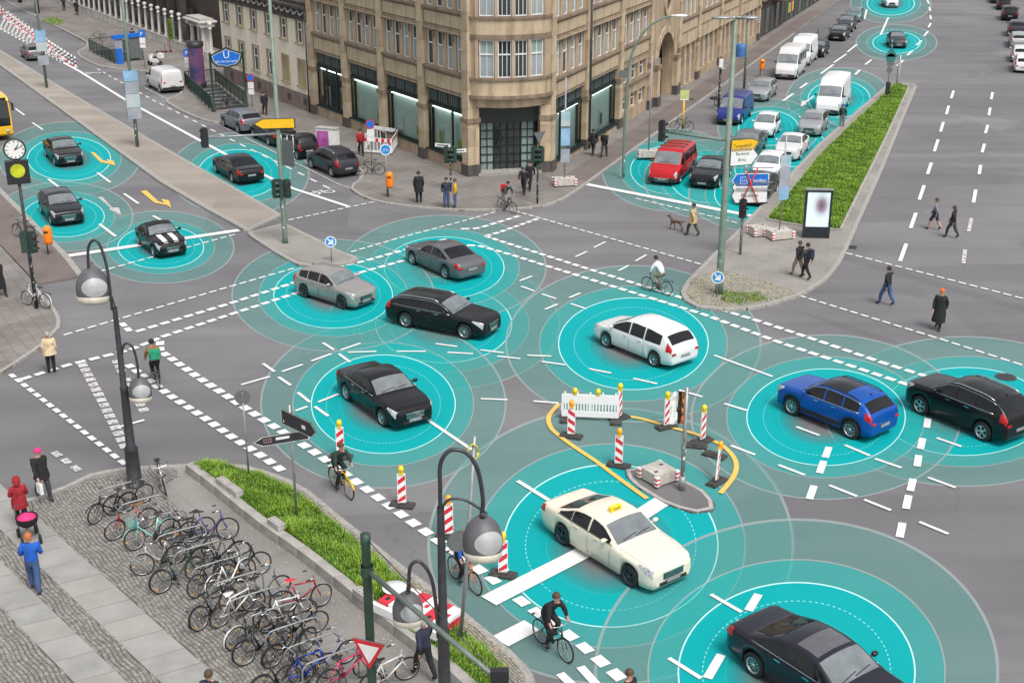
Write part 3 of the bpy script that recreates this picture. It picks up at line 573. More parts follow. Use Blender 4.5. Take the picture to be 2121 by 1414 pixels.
def wheel_meshes(r, wd, style):
    k = (round(r, 3), style)
    if k in WHEELS: return WHEELS[k]
    h = wd / 2; ty = MB().lathe([(r * .66, -h), (r * .9, -h), (r, -h * .7), (r, h * .7), (r * .9, h), (r * .66, h), (r * .66, -h)], 24, axis='y')
    rm = MB(); rm.cur = 1; rm.lathe([(r * .66, h * .95), (r * .62, h * .3), (.0, h * .3)], 20, axis='y'); rm.cur = 0
    rm.lathe([(r * .66, h * 1.0), (r * .60, h * 1.02), (r * .58, h * .7)], 20, axis='y')
    ns = {'five': 5, 'ten': 10, 'multi': 16, 'dark': 5}[style]
    for i in range(ns):
        t = 2 * math.pi * i / ns; w_ = {5: .17, 10: .085, 16: .05}[ns] * r
        for dt in ((-.13, .13) if ns == 5 else (0,)):
            c, s_ = math.cos(t + dt), math.sin(t + dt)
            rm.box((c * r * .36, h * .72, s_ * r * .36), (r * .54, h * .25, w_ * (.6 if ns == 5 else 1)), Matrix.Rotation(-(t + dt), 3, 'Y'))
    rm.lathe([(r * .13, h * .7), (r * .13, h * .95), (0, h * .97)], 12, axis='y')
    WHEELS[k] = (ty.mesh('tyre', 'black_rubber'), rm.mesh('rim', ['dark_alloy' if style == 'dark' else 'alloy', 'black_plastic' ]))
    return WHEELS[k]
CARMESH = {}
def make_car(kind, label, col, loc, rz, cat='car', group=None, key=None, wheels='five', name='car', trim=None, sill=None, rails=None, roofmat=None, plate=True, opts=(), detail=True, **kw):
    s = CarShape(kind, **kw); t = thing(name, label, cat, loc, rz, group); H, L, W = s.H, s.L, s.W
    col = col if isinstance(col, str) else col
    ck = (kind, tuple(sorted((k, v) for k, v in kw.items() if not isinstance(v, (list, dict)))))
    if ck not in CARMESH:
        CARMESH[ck] = {}
    C_ = CARMESH[ck]
    def part(nm, fn, m, parent=t, cache=True):
        if cache and nm in C_: me = C_[nm].copy(); me.materials.clear(); [me.materials.append(MATS[q] if isinstance(q, str) else q) for q in (m if isinstance(m, (list, tuple)) else [m])]
        else:
            mb = fn(); me = mb.mesh(nm, m); C_[nm] = me
        return link(nm.split('|')[0], me, parent)
    body = part('body', s.shell, col)
    def under(): 
        mb = MB(); mb.box((0, 0, .36 if H < 1.9 else .45), (L * .9, W * .70, .32 if H < 1.9 else .45)); return mb
    part('underbody', under, 'black_plastic')
    def ws():
        mb = MB(); f0, f1 = s.ws; s.patch(mb, f0 + .006, f1 - .004, 10.0, 13, 1, .006, 8, 6, lambda q: (9.75 - .15 * q, 13)); s.patch(mb, f0 + .006, f1 - .004, 10.0, 13, -1, .006, 8, 6, lambda q: (9.75 - .15 * q, 13)); return mb
    wsc = part('windscreen', ws, 'screen_glass')
    def wip():
        mb = MB()
        for y0, y1 in ((-.55, .05), (-.05, .6)):
            pts = []
            for q in range(5):
                f = s.ws[0] + .012 + .016 * q / 4 * (1); yy = W / 2 * (y0 + (y1 - y0) * q / 4); P_, x = s.sec(f); te, tt, Wt = P_[9][1], P_[13][1], P_[9][0]; pts.append((x, yy, tt - (tt - te) * min(1, (yy / Wt) ** 2) + .02))
            mb.tube(pts, .012, 5)
        return mb
    if detail: part('wiper', wip, 'black_plastic', wsc)
    def rw():
        mb = MB(); f0, f1 = s.rw
        for sd_ in (1, -1): s.patch(mb, f0 + .004, f1 - .003, 10.2, 13, sd_, .007, 6, 6)
        return mb
    if kind not in ('van', 'sprinter'): part('rear_window', rw, 'car_glass')
    for sd_ in (1, -1):
        for i, (a, b) in enumerate(s.panes):
            def pane():
                mb = MB(); lo = []; hi = []
                for q in range(9):
                    f = a + (b - a) * q / 8; P_, x = s.sec(f); zl = max(P_[6][1], (s.belt + .03 * f) * H) + .025; zh = P_[9][1] - .035
                    if zh < zl + .02: continue
                    lo.append((f, zl)); hi.append((f, zh))
                vs = []
                for (f, zl), (_, zh) in zip(lo, hi):
                    for k in range(4): vs.append(s.sidez(f, zl + (zh - zl) * k / 3, sd_))
                mb.smooth = True; mb.add(vs, [(4 * i_ + k, 4 * i_ + k + 1, 4 * i_ + k + 5, 4 * i_ + k + 4) for i_ in range(len(lo) - 1) for k in range(3)]); return mb
            part('side_window|%d%d' % (sd_, i), pane, 'car_glass')
        if trim:
            def tr():
                mb = MB(); pts = []
                for q in range(13):
                    f = s.panes[0][0] - .02 + (s.panes[-1][1] - s.panes[0][0] + .03) * q / 12; pts.append(s.sidez(f, max(s.sec(f)[0][6][1], (s.belt + .03 * f) * H) + .01, sd_))
                mb.tube(pts, .011, 5); return mb
            part('window_trim|%d' % sd_, tr, trim)
        if trim == 'chrome' and kind in ('wagon', 'suv'):
            def tr2():
                mb = MB(); pts = []
                for q in range(15):
                    f = s.panes[0][0] + .0 + (s.panes[-1][1] - s.panes[0][0] + .01) * q / 14; pts.append(s.sidez(f, s.sec(f)[0][9][1] - .028, sd_))
                mb.tube(pts, .010, 5); return mb
            part('roof_trim|%d' % sd_, tr2, trim)
        if detail:
            def seam():
                mb = MB()
                xs = [s.panes[0][0] - .01] + [(a[1] + b[0]) / 2 for a, b in zip(s.panes, s.panes[1:])][:2]
                if kind in ('van', 'sprinter'): xs = [.21, .40, .62] if kind == 'van' else [.17, .31, .55]
                pts = [s.sidez(xs[si], z, sd_) for z in [s.sec(xs[si])[0][6][1] * k + .30 * (1 - k) for k in (0, .25, .5, .75, 1)]]
                mb.tube([p - Vector((0, sd_ * .004, 0)) for p in pts], .006, 4)
                return mb
            for si in range(3 if kind in ('van', 'sprinter') else min(3, len(s.panes))): part('door_seam|%d%d' % (sd_, si), seam, 'black_plastic')
            def bon():
                mb = MB(); mb.tube([s.pt(.045 + (s.ws[0] - .05) * q / 6, 9.6 + .3 * q / 6, sd_) + Vector((0, 0, .001)) for q in range(7)], .005, 4); return mb
            if kind not in ('van', 'sprinter', 'smart'): part('bonnet_seam|%d' % sd_, bon, 'black_plastic')
            def hnd():
                mb = MB(); xs = ([.455, .635] if len(s.panes) > 1 else [.55]) if kind not in ('van', 'sprinter') else [.36]
                f = xs[si]; p = s.sidez(f, s.sec(f)[0][6][1] * .93, sd_); mb.box((p.x, p.y + sd_ * .01, p.z), (.2, .03, .03))
                return mb
            for si in range(2 if len(s.panes) > 1 and kind not in ('van', 'sprinter') else 1): part('door_handle|%d%d' % (sd_, si), hnd, 'chrome' if trim == 'chrome' else col)
        def mir():
            mb = MB(); f = s.panes[0][0] + .025; p = s.sidez(f, (s.belt + .05) * H, sd_); mb.smooth = True
            prof = [(.0, -.06), (.07, -.05), (.095, 0), (.08, .05), (.0, .07)]
            m2 = MB(); m2.lathe(prof, 10, axis='x'); m2.v = [(a_ + p.x, b_ * 1.15 + p.y + sd_ * .15, c_ * .8 + p.z + .05) for a_, b_, c_ in m2.v]; mb.add(m2.v, m2.f); mb.sm = [True] * len(mb.f)
            mb.box((p.x, p.y + sd_ * .06, p.z + .03), (.04, .14, .03)); return mb
        part('mirror|%d' % sd_, mir, col if not (kind in ('van', 'sprinter')) else 'black_plastic')
        def hl():
            mb = MB(); big = kind in ('van', 'sprinter'); s.patch(mb, .012, .105 if not big else .06, 4.6, 9.2, sd_, .007, 6, 6, lambda q: (4.0 + 1.6 * q, 8.9 - 1.2 * q) if not big else (3.6, 8.5)); return mb
        h_ = part('headlight|%d' % sd_, hl, 'lamp_clear')
        def tl():
            mb = MB()
            if kind in ('van', 'sprinter'): s.patch(mb, .978, .994, 3.4, 8.0, sd_, .008, 3, 6)
            elif kind in ('sedan', 'mini'): s.patch(mb, .94, .992, 4.4, 7.6, sd_, .008, 4, 5)
            else: s.patch(mb, .935, .99, 4.6, 8.3, sd_, .008, 4, 5)
            x = s.L / 2 - L * .997; P_, _ = s.sec(.995)
            mb.box((-L / 2 - .002, sd_ * W * .36, P_[6][1] - .04), (.03, W * .11, .09)); return mb
        part('taillight|%d' % sd_, tl, 'lamp_red')
        def well():
            mb = MB()
            y = sd_ * W / 2 * .72; mb.disc(((s.xf, s.xr)[si], y, s.r), s.Ra * 1.04, 20, (0, 1, 0))
            return mb
        for si in (0, 1): part('wheel_well|%d%d' % (sd_, si), well, 'black_rubber')
        for c in (s.xf, s.xr):
            ty, rm = wheel_meshes(s.r, .22, wheels); e = abs((s.L / 2 - c) / s.L - .5) * 2
            Wl = s.sec((s.L / 2 - c) / s.L)[0][4][0]
            o = link('wheel', ty, t, (c, sd_ * (Wl - .125), s.r)); o.rotation_euler = (0, random.random() * 6, 0 if sd_ > 0 else math.pi)
            link('rim', rm, o)
    def gri():
        mb = MB(); P_, x = s.sec(.0); zt, zb = P_[9][1], P_[0][1]
        vanl = kind in ('van', 'sprinter')
        w_ = W * (.46 if vanl else .40); h_ = (.21 if not vanl else .24); zc = zt - .02 - h_ / 2 + (.05 if not vanl else 0)
        mb.box((L / 2 + .004, 0, zc), (.05, w_, h_)); mb.box((L / 2 + .002, 0, zb + .05), (.05, W * .55, .10))
        mb.cur = 1
        for k in range(4): mb.box((L / 2 + .022, 0, zc + (k - 1.5) * h_ * .25), (.03, w_ * .97, .013))
        mb.box((L / 2 + .018, 0, zc + h_ / 2), (.04, w_ * 1.04, .025))
        return mb
    part('grille', gri, ['black_plastic', 'chrome'])
    if plate:
        part('license_plate', lambda: MB().box((L / 2 + .035, 0, s.sec(0)[0][0][1] + .11), (.02, .5, .11)), 'plate')
        part('license_plate|r', lambda: MB().box((-L / 2 - .016, 0, s.sec(1)[0][0][1] + (.20 if kind != 'sedan' else .26)), (.02, .5, .11)), 'plate')
    if kind in ('van', 'sprinter'):
        def rd():
            mb = MB(); z0 = .55 * H if kind == 'van' else .5 * H
            for sd_ in (1, -1): mb.box((-L / 2 + .015, sd_ * W * .2, H * .72), (.07, W * .34, H * .3))
            return mb
        if 'rearglass' in opts: part('rear_window', rd, 'car_glass')
        def bump(): 
            mb = MB(); mb.box((-L / 2 + .05, 0, .42), (.16, W * .94, .2)); mb.box((L / 2 - .05, 0, .38), (.14, W * .86, .22)); return mb
        part('bumper', bump, 'black_plastic')
        if 'sidewindows' in opts:
            for sd_ in (1, -1):
                for i, (a, b) in enumerate([(.41, .60), (.62, .80), (.82, .95)] if kind == 'van' else [(.33, .52), (.54, .74), (.76, .94)]):
                    mb = MB(); vs = []
                    zl, zh = (s.belt + .05) * H, .88 * H if kind == 'van' else .80 * H
                    for q in range(4):
                        for k in range(3): vs.append(s.sidez(a + (b - a) * q / 3, zl + (zh - zl) * k / 2, sd_))
                    mb.add(vs, [(3 * i_ + k, 3 * i_ + k + 1, 3 * i_ + k + 4, 3 * i_ + k + 3) for i_ in range(3) for k in range(2)]); mb.build('side_window', 'car_glass', t)
    if rails:
        for sd_ in (1, -1):
            pts = []
            f0, f1 = s.ws[1] + .02, s.panes[-1][1] - .02
            for q in range(9): f = f0 + (f1 - f0) * q / 8; P_, x = s.sec(f); pts.append((x, sd_ * P_[9][0] * .95, P_[9][1] + (.055 if 0 < q < 8 else .01)))
            MB().tube(pts, .02, 6).build('roof_rail', rails, t)
    if sill:
        for sd_ in (1, -1):
            mb = MB(); s.patch(mb, (L / 2 - s.xf + s.Ra * 1.02) / L, (L / 2 - s.xr - s.Ra * 1.02) / L, 1.2, 3.0, sd_, .006, 6, 3); mb.build('sill', sill, t)
            for c in (s.xf, s.xr):
                mb = MB(); vs = []
                for k in range(15):
                    a = math.pi * k / 14; 
                    for rr in (s.Ra * .99, s.Ra * 1.16):
                        f = (L / 2 - (c + rr * math.cos(a))) / L; z = s.r + rr * math.sin(a); p = s.sidez(min(.99, max(.01, f)), z, sd_); vs.append((p.x, p.y + sd_ * .002, z))
                mb.add(vs, [(2 * k, 2 * k + 1, 2 * k + 3, 2 * k + 2) for k in range(14)]); mb.build('arch_trim', sill, t)
    if 'sunroof' in opts:
        mb = MB(); f0, f1 = s.ws[1] + .02, s.ws[1] + (.28 if kind == 'suv' else .15)
        for sd_ in (1, -1): s.patch(mb, f0, f1, 10.4, 13, sd_, .006, 5, 5)
        mb.build('sunroof', 'car_glass' if kind == 'suv' else 'sunroof_glass', t)
    if 'antenna' in opts:
        f = s.panes[-1][1] - .03; P_, x = s.sec(f); MB().tube([(x, 0, P_[13][1] - .01), (x - .06, 0, P_[13][1] + .07)], [.035, .008], 6).build('antenna', 'black_plastic', t)
    if 'taxi' in opts:
        P_, x = s.sec(s.ws[1] + .07); z = P_[13][1]; o = MB().box((x, 0, z + .075), (.13, .42, .13)).build('taxi_sign', 'taxi_yellow', t)
        for d in (1, -1):
            tx = text_mesh('TAXI', .12, 'black_plastic', align='CENTER'); q = link('lettering', tx, o, (x + d * .067, 0, z + .035)); q.rotation_euler = (R(90), 0, R(90 * d))
    if 'stripes' in opts:
        mb = MB()
        for sd_ in (1, -1): s.patch(mb, .04, s.ws[0] - .02, 11.55, 12.45, sd_, .006, 8, 3)
        mb.build('bonnet_stripe', 'white_paint', t)
    if 'softtop' in opts:
        mb = MB()
        for sd_ in (1, -1): s.patch(mb, s.ws[1], s.rw[0], 9.0, 13, sd_, .012, 8, 6); s.patch(mb, s.rw[0], s.rw[1], 7.0, 10.1, sd_, .012, 6, 3)
        mb.build('soft_top', 'soft_top', t)
    if 'bars' in opts:
        for f in (.45, .6, .75):
            P_, x = s.sec(f); MB().box((x, 0, H + .07), (.05, W * .8, .03)).box((x, W * .36, H + .03), (.06, .05, .08)).box((x, -W * .36, H + .03), (.06, .05, .08)).build('roof_bar', 'black_plastic', t)
    return t
mat('sunroof_glass', (.09, .09, .1), .08, spec=.8); mat('taxi_yellow', (.85, .6, .02), .4); mat('soft_top', (.012, .012, .013), .9)
paint('black', (.006, .006, .007)); paint('near_black', (.009, .009, .012)); paint('cream', (.70, .635, .52)); paint('white', (.66, .66, .66)); paint('offwhite', (.58, .58, .575)); paint('grey', (.16, .16, .17), .5); paint('silver', (.42, .42, .43), .55); paint('beige_silver', (.36, .34, .325), .5); paint('blue', (.004, .075, .36), .25); paint('van_blue', (.012, .025, .16)); paint('red', (.40, .008, .012)); paint('dark_grey', (.035, .037, .045), .3); paint('dark_silver', (.22, .235, .26), .5); paint('teal', (.12, .22, .24), .3); paint('midnight', (.018, .018, .028), .2)
def text_mesh(txt, size, m, align='LEFT', ext=.004):
    cu = bpy.data.curves.new('txt', 'FONT'); cu.body = txt; cu.size = size; cu.extrude = ext; cu.align_x = align; cu.resolution_u = 2
    me = eval_mesh(bpy.data.objects.new('txt', cu)); bpy.data.curves.remove(cu); me.materials.clear(); me.materials.append(MATS[m]); return me
def place(rear, front, kind, z=0, **kw):
    # two wheel contacts on the side that faces the camera -> centre and heading
    r_, f_ = G(*rear), G(*front); s = CarShape(kind, **kw); d = (f_ - r_).normalized(); mid = (r_ + f_) / 2; n = Vector((-d.y, d.x, 0))
    if n.dot(mid) < 0: n = -n
    c = mid + n * (s.W / 2 - .06); c = c - d * ((s.xf + s.xr) / 2)
    return (c.x, c.y, 0), math.atan2(d.y, d.x)
def car(kind, rear, front, label, col, geo=None, **kw):
    geo = geo or {}; loc, rz = place(rear, front, kind, **geo)
    return make_car(kind, label, col, loc, rz, **geo, **kw)
car('sedan', (1167, 1129), (1299, 1212), 'cream white taxi saloon with yellow roof sign crossing the thick white bar', 'paint_cream', trim='black_plastic', opts=('taxi',), wheels='dark', geo=dict(L=4.92, wb=2.94))
car('mpv', (1354, 760), (1254, 719), 'white people carrier driving left past the white construction barrier', 'paint_white', wheels='ten')
car('suv', (1760, 909), (1637, 859), 'bright blue compact crossover with silver trim and panoramic roof', 'paint_blue', trim='chrome', sill='black_plastic', rails='black_plastic', wheels='ten', opts=('sunroof', 'antenna'), geo=dict(H=1.57, L=4.23, wb=2.59))
car('suv', (2030, 912), (1904, 858), 'black crossover with silver roof rails at the right edge beside the blue one', 'paint_black', trim='chrome', rails='chrome', wheels='five', opts=('antenna',), geo=dict(H=1.68, L=4.44, wb=2.69))
car('sedan', (719, 830), (791, 882), 'black saloon with chrome front lip heading down past the red and white beacons', 'paint_black', trim='chrome', wheels='ten', geo=dict(L=4.60, wb=2.76, H=1.45))
car('wagon', (841, 679), (961, 703), 'black estate car with chrome window line in the middle of the crossing', 'paint_black', trim='chrome', rails='chrome', wheels='multi')
car('sedan', (922, 578), (855, 549), 'metallic grey saloon with red tail lights heading left across the junction', 'paint_grey', trim='black_plastic', wheels='five', geo=dict(L=4.70, wb=2.81, H=1.43))
car('hatch', (632, 617), (706, 640), 'beige silver hatchback beside the small island with the blue arrow sign', 'paint_beige_silver', wheels='dark', opts=('antenna',))
car('sedan', (1577, 1411), (1744, 1522), 'dark midnight saloon with sunroof cut off by the bottom edge', 'paint_midnight', trim='chrome', wheels='ten', opts=('sunroof',), geo=dict(L=5.1, wb=3.16, W=1.87, H=1.47))
car('mini', (287, 507), (320, 533), 'black soft top roadster with white bonnet stripes crossing the stop line', 'paint_black', opts=('stripes', 'softtop'), wheels='five')
car('hatch', (86, 442), (107, 467), 'black hatchback behind the orange bin on the left street', 'paint_near_black', wheels='five', geo=dict(L=4.36, W=1.81, wb=2.67))
car('sedan', (91, 320), (120, 350), 'black saloon behind the round clock in front of the yellow bus', 'paint_black', wheels='five')
car('sedan', (482, 379), (447, 358), 'black saloon driving away beside the long brown median strip', 'paint_black', trim='chrome', wheels='ten', geo=dict(L=5.0, wb=3.0))
car('hatch', (57, 127), (44, 117), 'grey hatchback driving away past the row of striped posts', 'paint_grey', geo=dict(L=4.2, W=1.75))
car('van', (334, 194), (306, 180), 'white panel van parked by the underground station entrance', 'paint_offwhite', cat='van', name='delivery_van', opts=(), geo=dict(L=4.8))
car('suv', (492, 276), (465, 264), 'silver estate with roof rails parked nearest the station entrance', 'paint_dark_silver', rails='alloy', geo=dict(L=4.3, H=1.55))
car('sedan', (555, 301), (527, 287), 'black saloon parked half behind the green traffic light pole', 'paint_black')
car('smart', (616, 331), (594, 319), 'tiny black and silver city car parked behind the dark grey people carrier', 'paint_near_black')
car('mpv', (685, 366), (648, 350), 'dark grey people carrier with roof rails parked by the corner pavement', 'paint_dark_grey', rails='alloy', geo=dict(H=1.63, L=4.47, W=1.74))
S68 = R(68.4)
def oncoming(kind, fl, label, col, geo=None, hd=S68 + math.pi, **kw):
    # front-left wheel contact (image right side) known; heads down the right-hand street
    geo = geo or {}; s = CarShape(kind, **geo); d = Vector((math.cos(hd), math.sin(hd), 0)); n = Vector((-d.y, d.x, 0))
    c = G(*fl) - n * (s.W / 2 - .06) - d * s.xf
    return make_car(kind, label, col, (c.x, c.y, 0), hd, **geo, **kw)
oncoming('van', (1408, 381), 'red transporter van with black roof bars waiting at the stop line', 'paint_red', cat='van', name='transporter_van', opts=('bars', 'sidewindows'))
oncoming('sedan', (1489, 389), 'black saloon with chrome grille waiting beside the red van', 'paint_black', trim='chrome')
oncoming('sedan', (1588, 424), 'dark car half hidden behind the crossed out direction signs', 'paint_dark_grey')
oncoming('hatch', (1611, 377), 'white hatchback queueing behind the crossed out direction signs', 'paint_white')
oncoming('sedan', (1566, 327), 'grey saloon half hidden behind the yellow direction sign', 'paint_grey')
oncoming('sedan', (1657, 332), 'white saloon in the queue beside the grass bed', 'paint_offwhite', geo=dict(L=4.3, W=1.73))
oncoming('smart', (1603, 286), 'tiny white city car in the queue left of the silver hatchback', 'paint_white')
oncoming('hatch', (1701, 283), 'silver compact hatchback in front of the tall white van', 'paint_silver', geo=dict(L=3.83, H=1.55))
oncoming('sprinter', (1741, 238), 'tall white panel van at the back of the queue by the grass', 'paint_white', cat='van', name='panel_van', geo=dict(L=5.9))
oncoming('van', (1536, 258), 'dark blue transporter van parked at the right street kerb', 'paint_van_blue', cat='van', name='transporter_van')
oncoming('wagon', (1592, 210), 'silver estate car parked behind the dark blue van', 'paint_silver', geo=dict(L=4.7))
oncoming('sprinter', (1651, 164), 'white minibus with side windows parked at the kerb', 'paint_offwhite', cat='van', name='minibus', opts=('sidewindows',), geo=dict(L=5.3))
oncoming('sprinter', (1677, 136), 'white panel van parked directly behind the white minibus', 'paint_white', cat='van', name='panel_van', geo=dict(L=5.2, H=2.45))
oncoming('hatch', (1707, 119), 'black hatchback parked behind the two white vans', 'paint_black')
oncoming('sedan', (1751, 85), 'black saloon parked third behind the white vans', 'paint_black')
oncoming('suv', (1766, 67), 'dark grey car parked behind the black saloon near the top', 'paint_dark_grey')
oncoming('hatch', (1782, 46), 'pale teal car parked last in the visible kerb row', 'paint_teal')
oncoming('mini', (1875, 100), 'small dark car driving towards the tip of the grass bed', 'paint_dark_grey', hd=R(-97), geo=dict(W=1.62, L=3.6, H=1.5))
oncoming('hatch', (1859, 16), 'white car at the very top driving towards the crossing', 'paint_white', hd=R(-98))
for i, (x, y, k, col, lab) in enumerate([(2098, 149, 'hatch', 'paint_white', 'white hatchback nearest in the parked row at the right edge'), (2093, 128, 'hatch', 'paint_offwhite', 'second white hatchback in the parked row at the right edge'), (2089, 98, 'wagon', 'paint_silver', 'silver estate in the middle of the right edge parked row'), (2086, 75, 'suv', 'paint_dark_grey', 'dark grey car behind the silver estate at the right edge'), (2073, 42, 'suv', 'paint_black', 'black crossover far up the right edge parked row'), (2063, 20, 'hatch', 'paint_near_black', 'black hatchback second from the top right edge'), (2051, 6, 'sedan', 'paint_dark_grey', 'dark saloon last in the row at the top right')]):
    d = Vector((math.cos(R(72)), math.sin(R(72)), 0)); s = CarShape(k); n = Vector((d.y, -d.x, 0)); c = G(x, y) + n * (s.W / 2) - d * s.xr
    make_car(k, lab, col, (c.x, c.y, 0), R(72), detail=False)
# ---- yellow city bus, nose in frame at the left edge
bl = G(30, 291); hd = R(-59); d = Vector((math.cos(hd), math.sin(hd), 0)); n = Vector((-d.y, d.x, 0)); bw = 2.55; bc = bl - n * (bw / 2) 
bus = thing('city_bus', 'yellow city bus with dark windscreen at the left edge', 'bus', (bc.x, bc.y, 0), hd)
mat('bus_yellow', (.80, .42, .005), .35, coat=.5, var=.04)
mb = MB(); mb.smooth = False
prof = [(-12, .35), (-.25, .35), (-.03, .5), (0, .95), (-.06, 1.6), (-.22, 2.75), (-.42, 2.98), (-.7, 3.05), (-12, 3.05)]
for sgn in (1, -1): mb.add([(x, sgn * (bw / 2 - (.05 if z > 2.9 else 0)), z) for x, z in prof], [tuple(range(len(prof)))[::sgn]])
k = len(prof); vs = [(x, bw / 2 - (.05 if z > 2.9 else 0), z) for x, z in prof] + [(x, -bw / 2 + (.05 if z > 2.9 else 0), z) for x, z in prof]
mb.add(vs, [(i, (i + 1) % k, k + (i + 1) % k, k + i) for i in range(k)]); mb.build('body', 'bus_yellow', bus)
ws_ = MB().add([(-.015 + .012, y, 1.05) for y in (-1.18, 1.18)] + [(-.045, y, 1.6) for y in (-1.2, 1.2)] + [(-.205, y, 2.74) for y in (-1.18, 1.18)], [(0, 1, 3, 2), (2, 3, 5, 4)]); ws_.build('windscreen', 'dark_glass', bus)
MB().box((-.26, 0, 2.86), (.14, 2.2, .2)).build('destination_panel', 'black_plastic', bus)
for sgn in (1, -1):
    MB().lathe([(.0, .07), (.11, .06), (.13, 0)], 16, axis='x').build('headlight', 'lamp_clear', bus, (.0, sgn * .95, .72))
    MB().box((.12, sgn * 1.42, 2.35), (.16, .14, .5)).tube([(-.15, sgn * 1.25, 2.75), (.1, sgn * 1.4, 2.6)], .03).build('mirror', 'black_plastic', bus)
    for i in range(6): MB().box((-1.4 - i * 1.75, sgn * (bw / 2 + .003), 1.95), (1.6, .02, 1.1)).build('side_window', 'dark_glass', bus)
    for x in (-2.6, -8.6): ty, rm = wheel_meshes(.48, .28, 'ten'); o = link('wheel', ty, bus, (x, sgn * (bw / 2 - .13), .48)); o.rotation_euler = (0, 0, 0 if sgn > 0 else math.pi); link('rim', rm, o)
MB().box((.004, 0, .45), (.05, .52, .11)).build('license_plate', 'plate', bus)
# ================================================================ buildings
def stone(name, c, c2):
    m, n, b = node_mat(name); tc = N(n, 'ShaderNodeTexCoord'); O = tc.outputs['Object']
    a = N(n, 'ShaderNodeTexNoise', Scale=.7, Detail=7.0, Roughness=.65); n.links.new(O, a.inputs['Vector'])
    mp = N(n, 'ShaderNodeMapping'); mp.inputs['Scale'].default_value = (2.2, 2.2, .25); n.links.new(O, mp.inputs['Vector'])
    st = N(n, 'ShaderNodeTexNoise', Scale=1.0, Detail=5.0); n.links.new(mp.outputs[0], st.inputs['Vector'])
    br = N(n, 'ShaderNodeTexNoise', Scale=22.0, Detail=3.0); n.links.new(O, br.inputs['Vector'])
    col = ramp(n, a.outputs['Fac'], [(.3, c2), (.68, c)])
    col = mul(n, col, ramp(n, st.outputs['Fac'], [(.36, (.62, .58, .54)), (.56, (1, 1, 1))]), .3 if name == 'cream_stucco' else .75)
    col = mul(n, col, ramp(n, br.outputs['Fac'], [(.3, (.88, .87, .86)), (.7, (1.06, 1.06, 1.06))]))
    n.links.new(col, b.inputs['Base Color']); b.inputs['Roughness'].default_value = .88
    bp = N(n, 'ShaderNodeBump', Strength=.25, Distance=.02); n.links.new(br.outputs['Fac'], bp.inputs['Height']); n.links.new(bp.outputs[0], b.inputs['Normal'])
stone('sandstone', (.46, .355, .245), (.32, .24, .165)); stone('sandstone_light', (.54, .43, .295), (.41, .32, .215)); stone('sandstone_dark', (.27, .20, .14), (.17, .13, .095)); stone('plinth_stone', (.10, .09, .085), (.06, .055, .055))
stone('cream_stucco', (.80, .72, .60), (.74, .66, .54)); stone('pink_plinth', (.27, .205, .175), (.2, .15, .13)); stone('ornament', (.09, .075, .07), (.05, .045, .045)); stone('white_stone', (.66, .64, .60), (.5, .48, .45)); stone('brown_wall', (.075, .058, .05), (.045, .036, .032)); stone('brick_red', (.2, .10, .075), (.13, .07, .055)); stone('ochre_trim', (.42, .34, .2), (.33, .26, .16))
mat('win_frame', (.68, .68, .67), .45, var=.06); mat('pane_dark', (.035, .04, .042), .05, var=.5, scale=.8, spec=.8); mat('pane_pale', (.30, .33, .34), .12, var=.3, scale=.7, spec=.7); mat('pane_mint', (.24, .31, .29), .1, var=.3, scale=.6, spec=.7)
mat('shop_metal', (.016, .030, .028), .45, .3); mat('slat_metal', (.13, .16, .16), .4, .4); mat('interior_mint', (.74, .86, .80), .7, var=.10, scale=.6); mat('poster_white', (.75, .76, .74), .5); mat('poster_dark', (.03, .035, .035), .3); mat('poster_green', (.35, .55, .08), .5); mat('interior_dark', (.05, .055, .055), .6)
def glass_mat(name, tint, a):
    m = bpy.data.materials.new(name); m.use_nodes = True; MATS[name] = m; n = m.node_tree; b = n.nodes['Principled BSDF']; o = n.nodes['Material Output']
    b.inputs['Base Color'].default_value = (*tint, 1); b.inputs['Roughness'].default_value = .04; b.inputs['Specular IOR Level'].default_value = .6
    tr = n.nodes.new('ShaderNodeBsdfTransparent'); tr.inputs[0].default_value = (.93, 1, .98, 1); mx = n.nodes.new('ShaderNodeMixShader'); fr = n.nodes.new('ShaderNodeFresnel'); fr.inputs[0].default_value = 1.5
    ad = n.nodes.new('ShaderNodeMath'); ad.operation = 'ADD'; ad.inputs[1].default_value = a; n.links.new(fr.outputs[0], ad.inputs[0])
    n.links.new(ad.outputs[0], mx.inputs[0]); n.links.new(tr.outputs[0], mx.inputs[1]); n.links.new(b.outputs[0], mx.inputs[2]); n.links.new(mx.outputs[0], o.inputs['Surface'])
mat('tube_light', (.9, .95, .92), .5, emit=(.85, 1, .94), estr=3.0)
glass_mat('shop_glass', (.05, .06, .06), .02)
# a facade frame: x along the wall, y outwards to the street, z up
class Facade:
    def __init__(s, parent, o, ang, flip):
        s.root = parent; s.o = Vector((o[0], o[1], 0)); s.ang = R(ang); s.flip = flip
    def put(s, name, me, x, y, z, parent=None, rz=0):
        # positions relative to the building root; outward side is local -y when flip = 1
        u = Vector((math.cos(s.ang), math.sin(s.ang), 0)); n = Vector((u.y, -u.x, 0)) * s.flip
        p = s.o + u * x + n * y + Vector((0, 0, z)) - s.root.location
        o = link(name, me, parent or s.root); o.location = p; o.rotation_euler = (0, 0, s.ang + (0 if s.flip > 0 else math.pi) + rz); return o
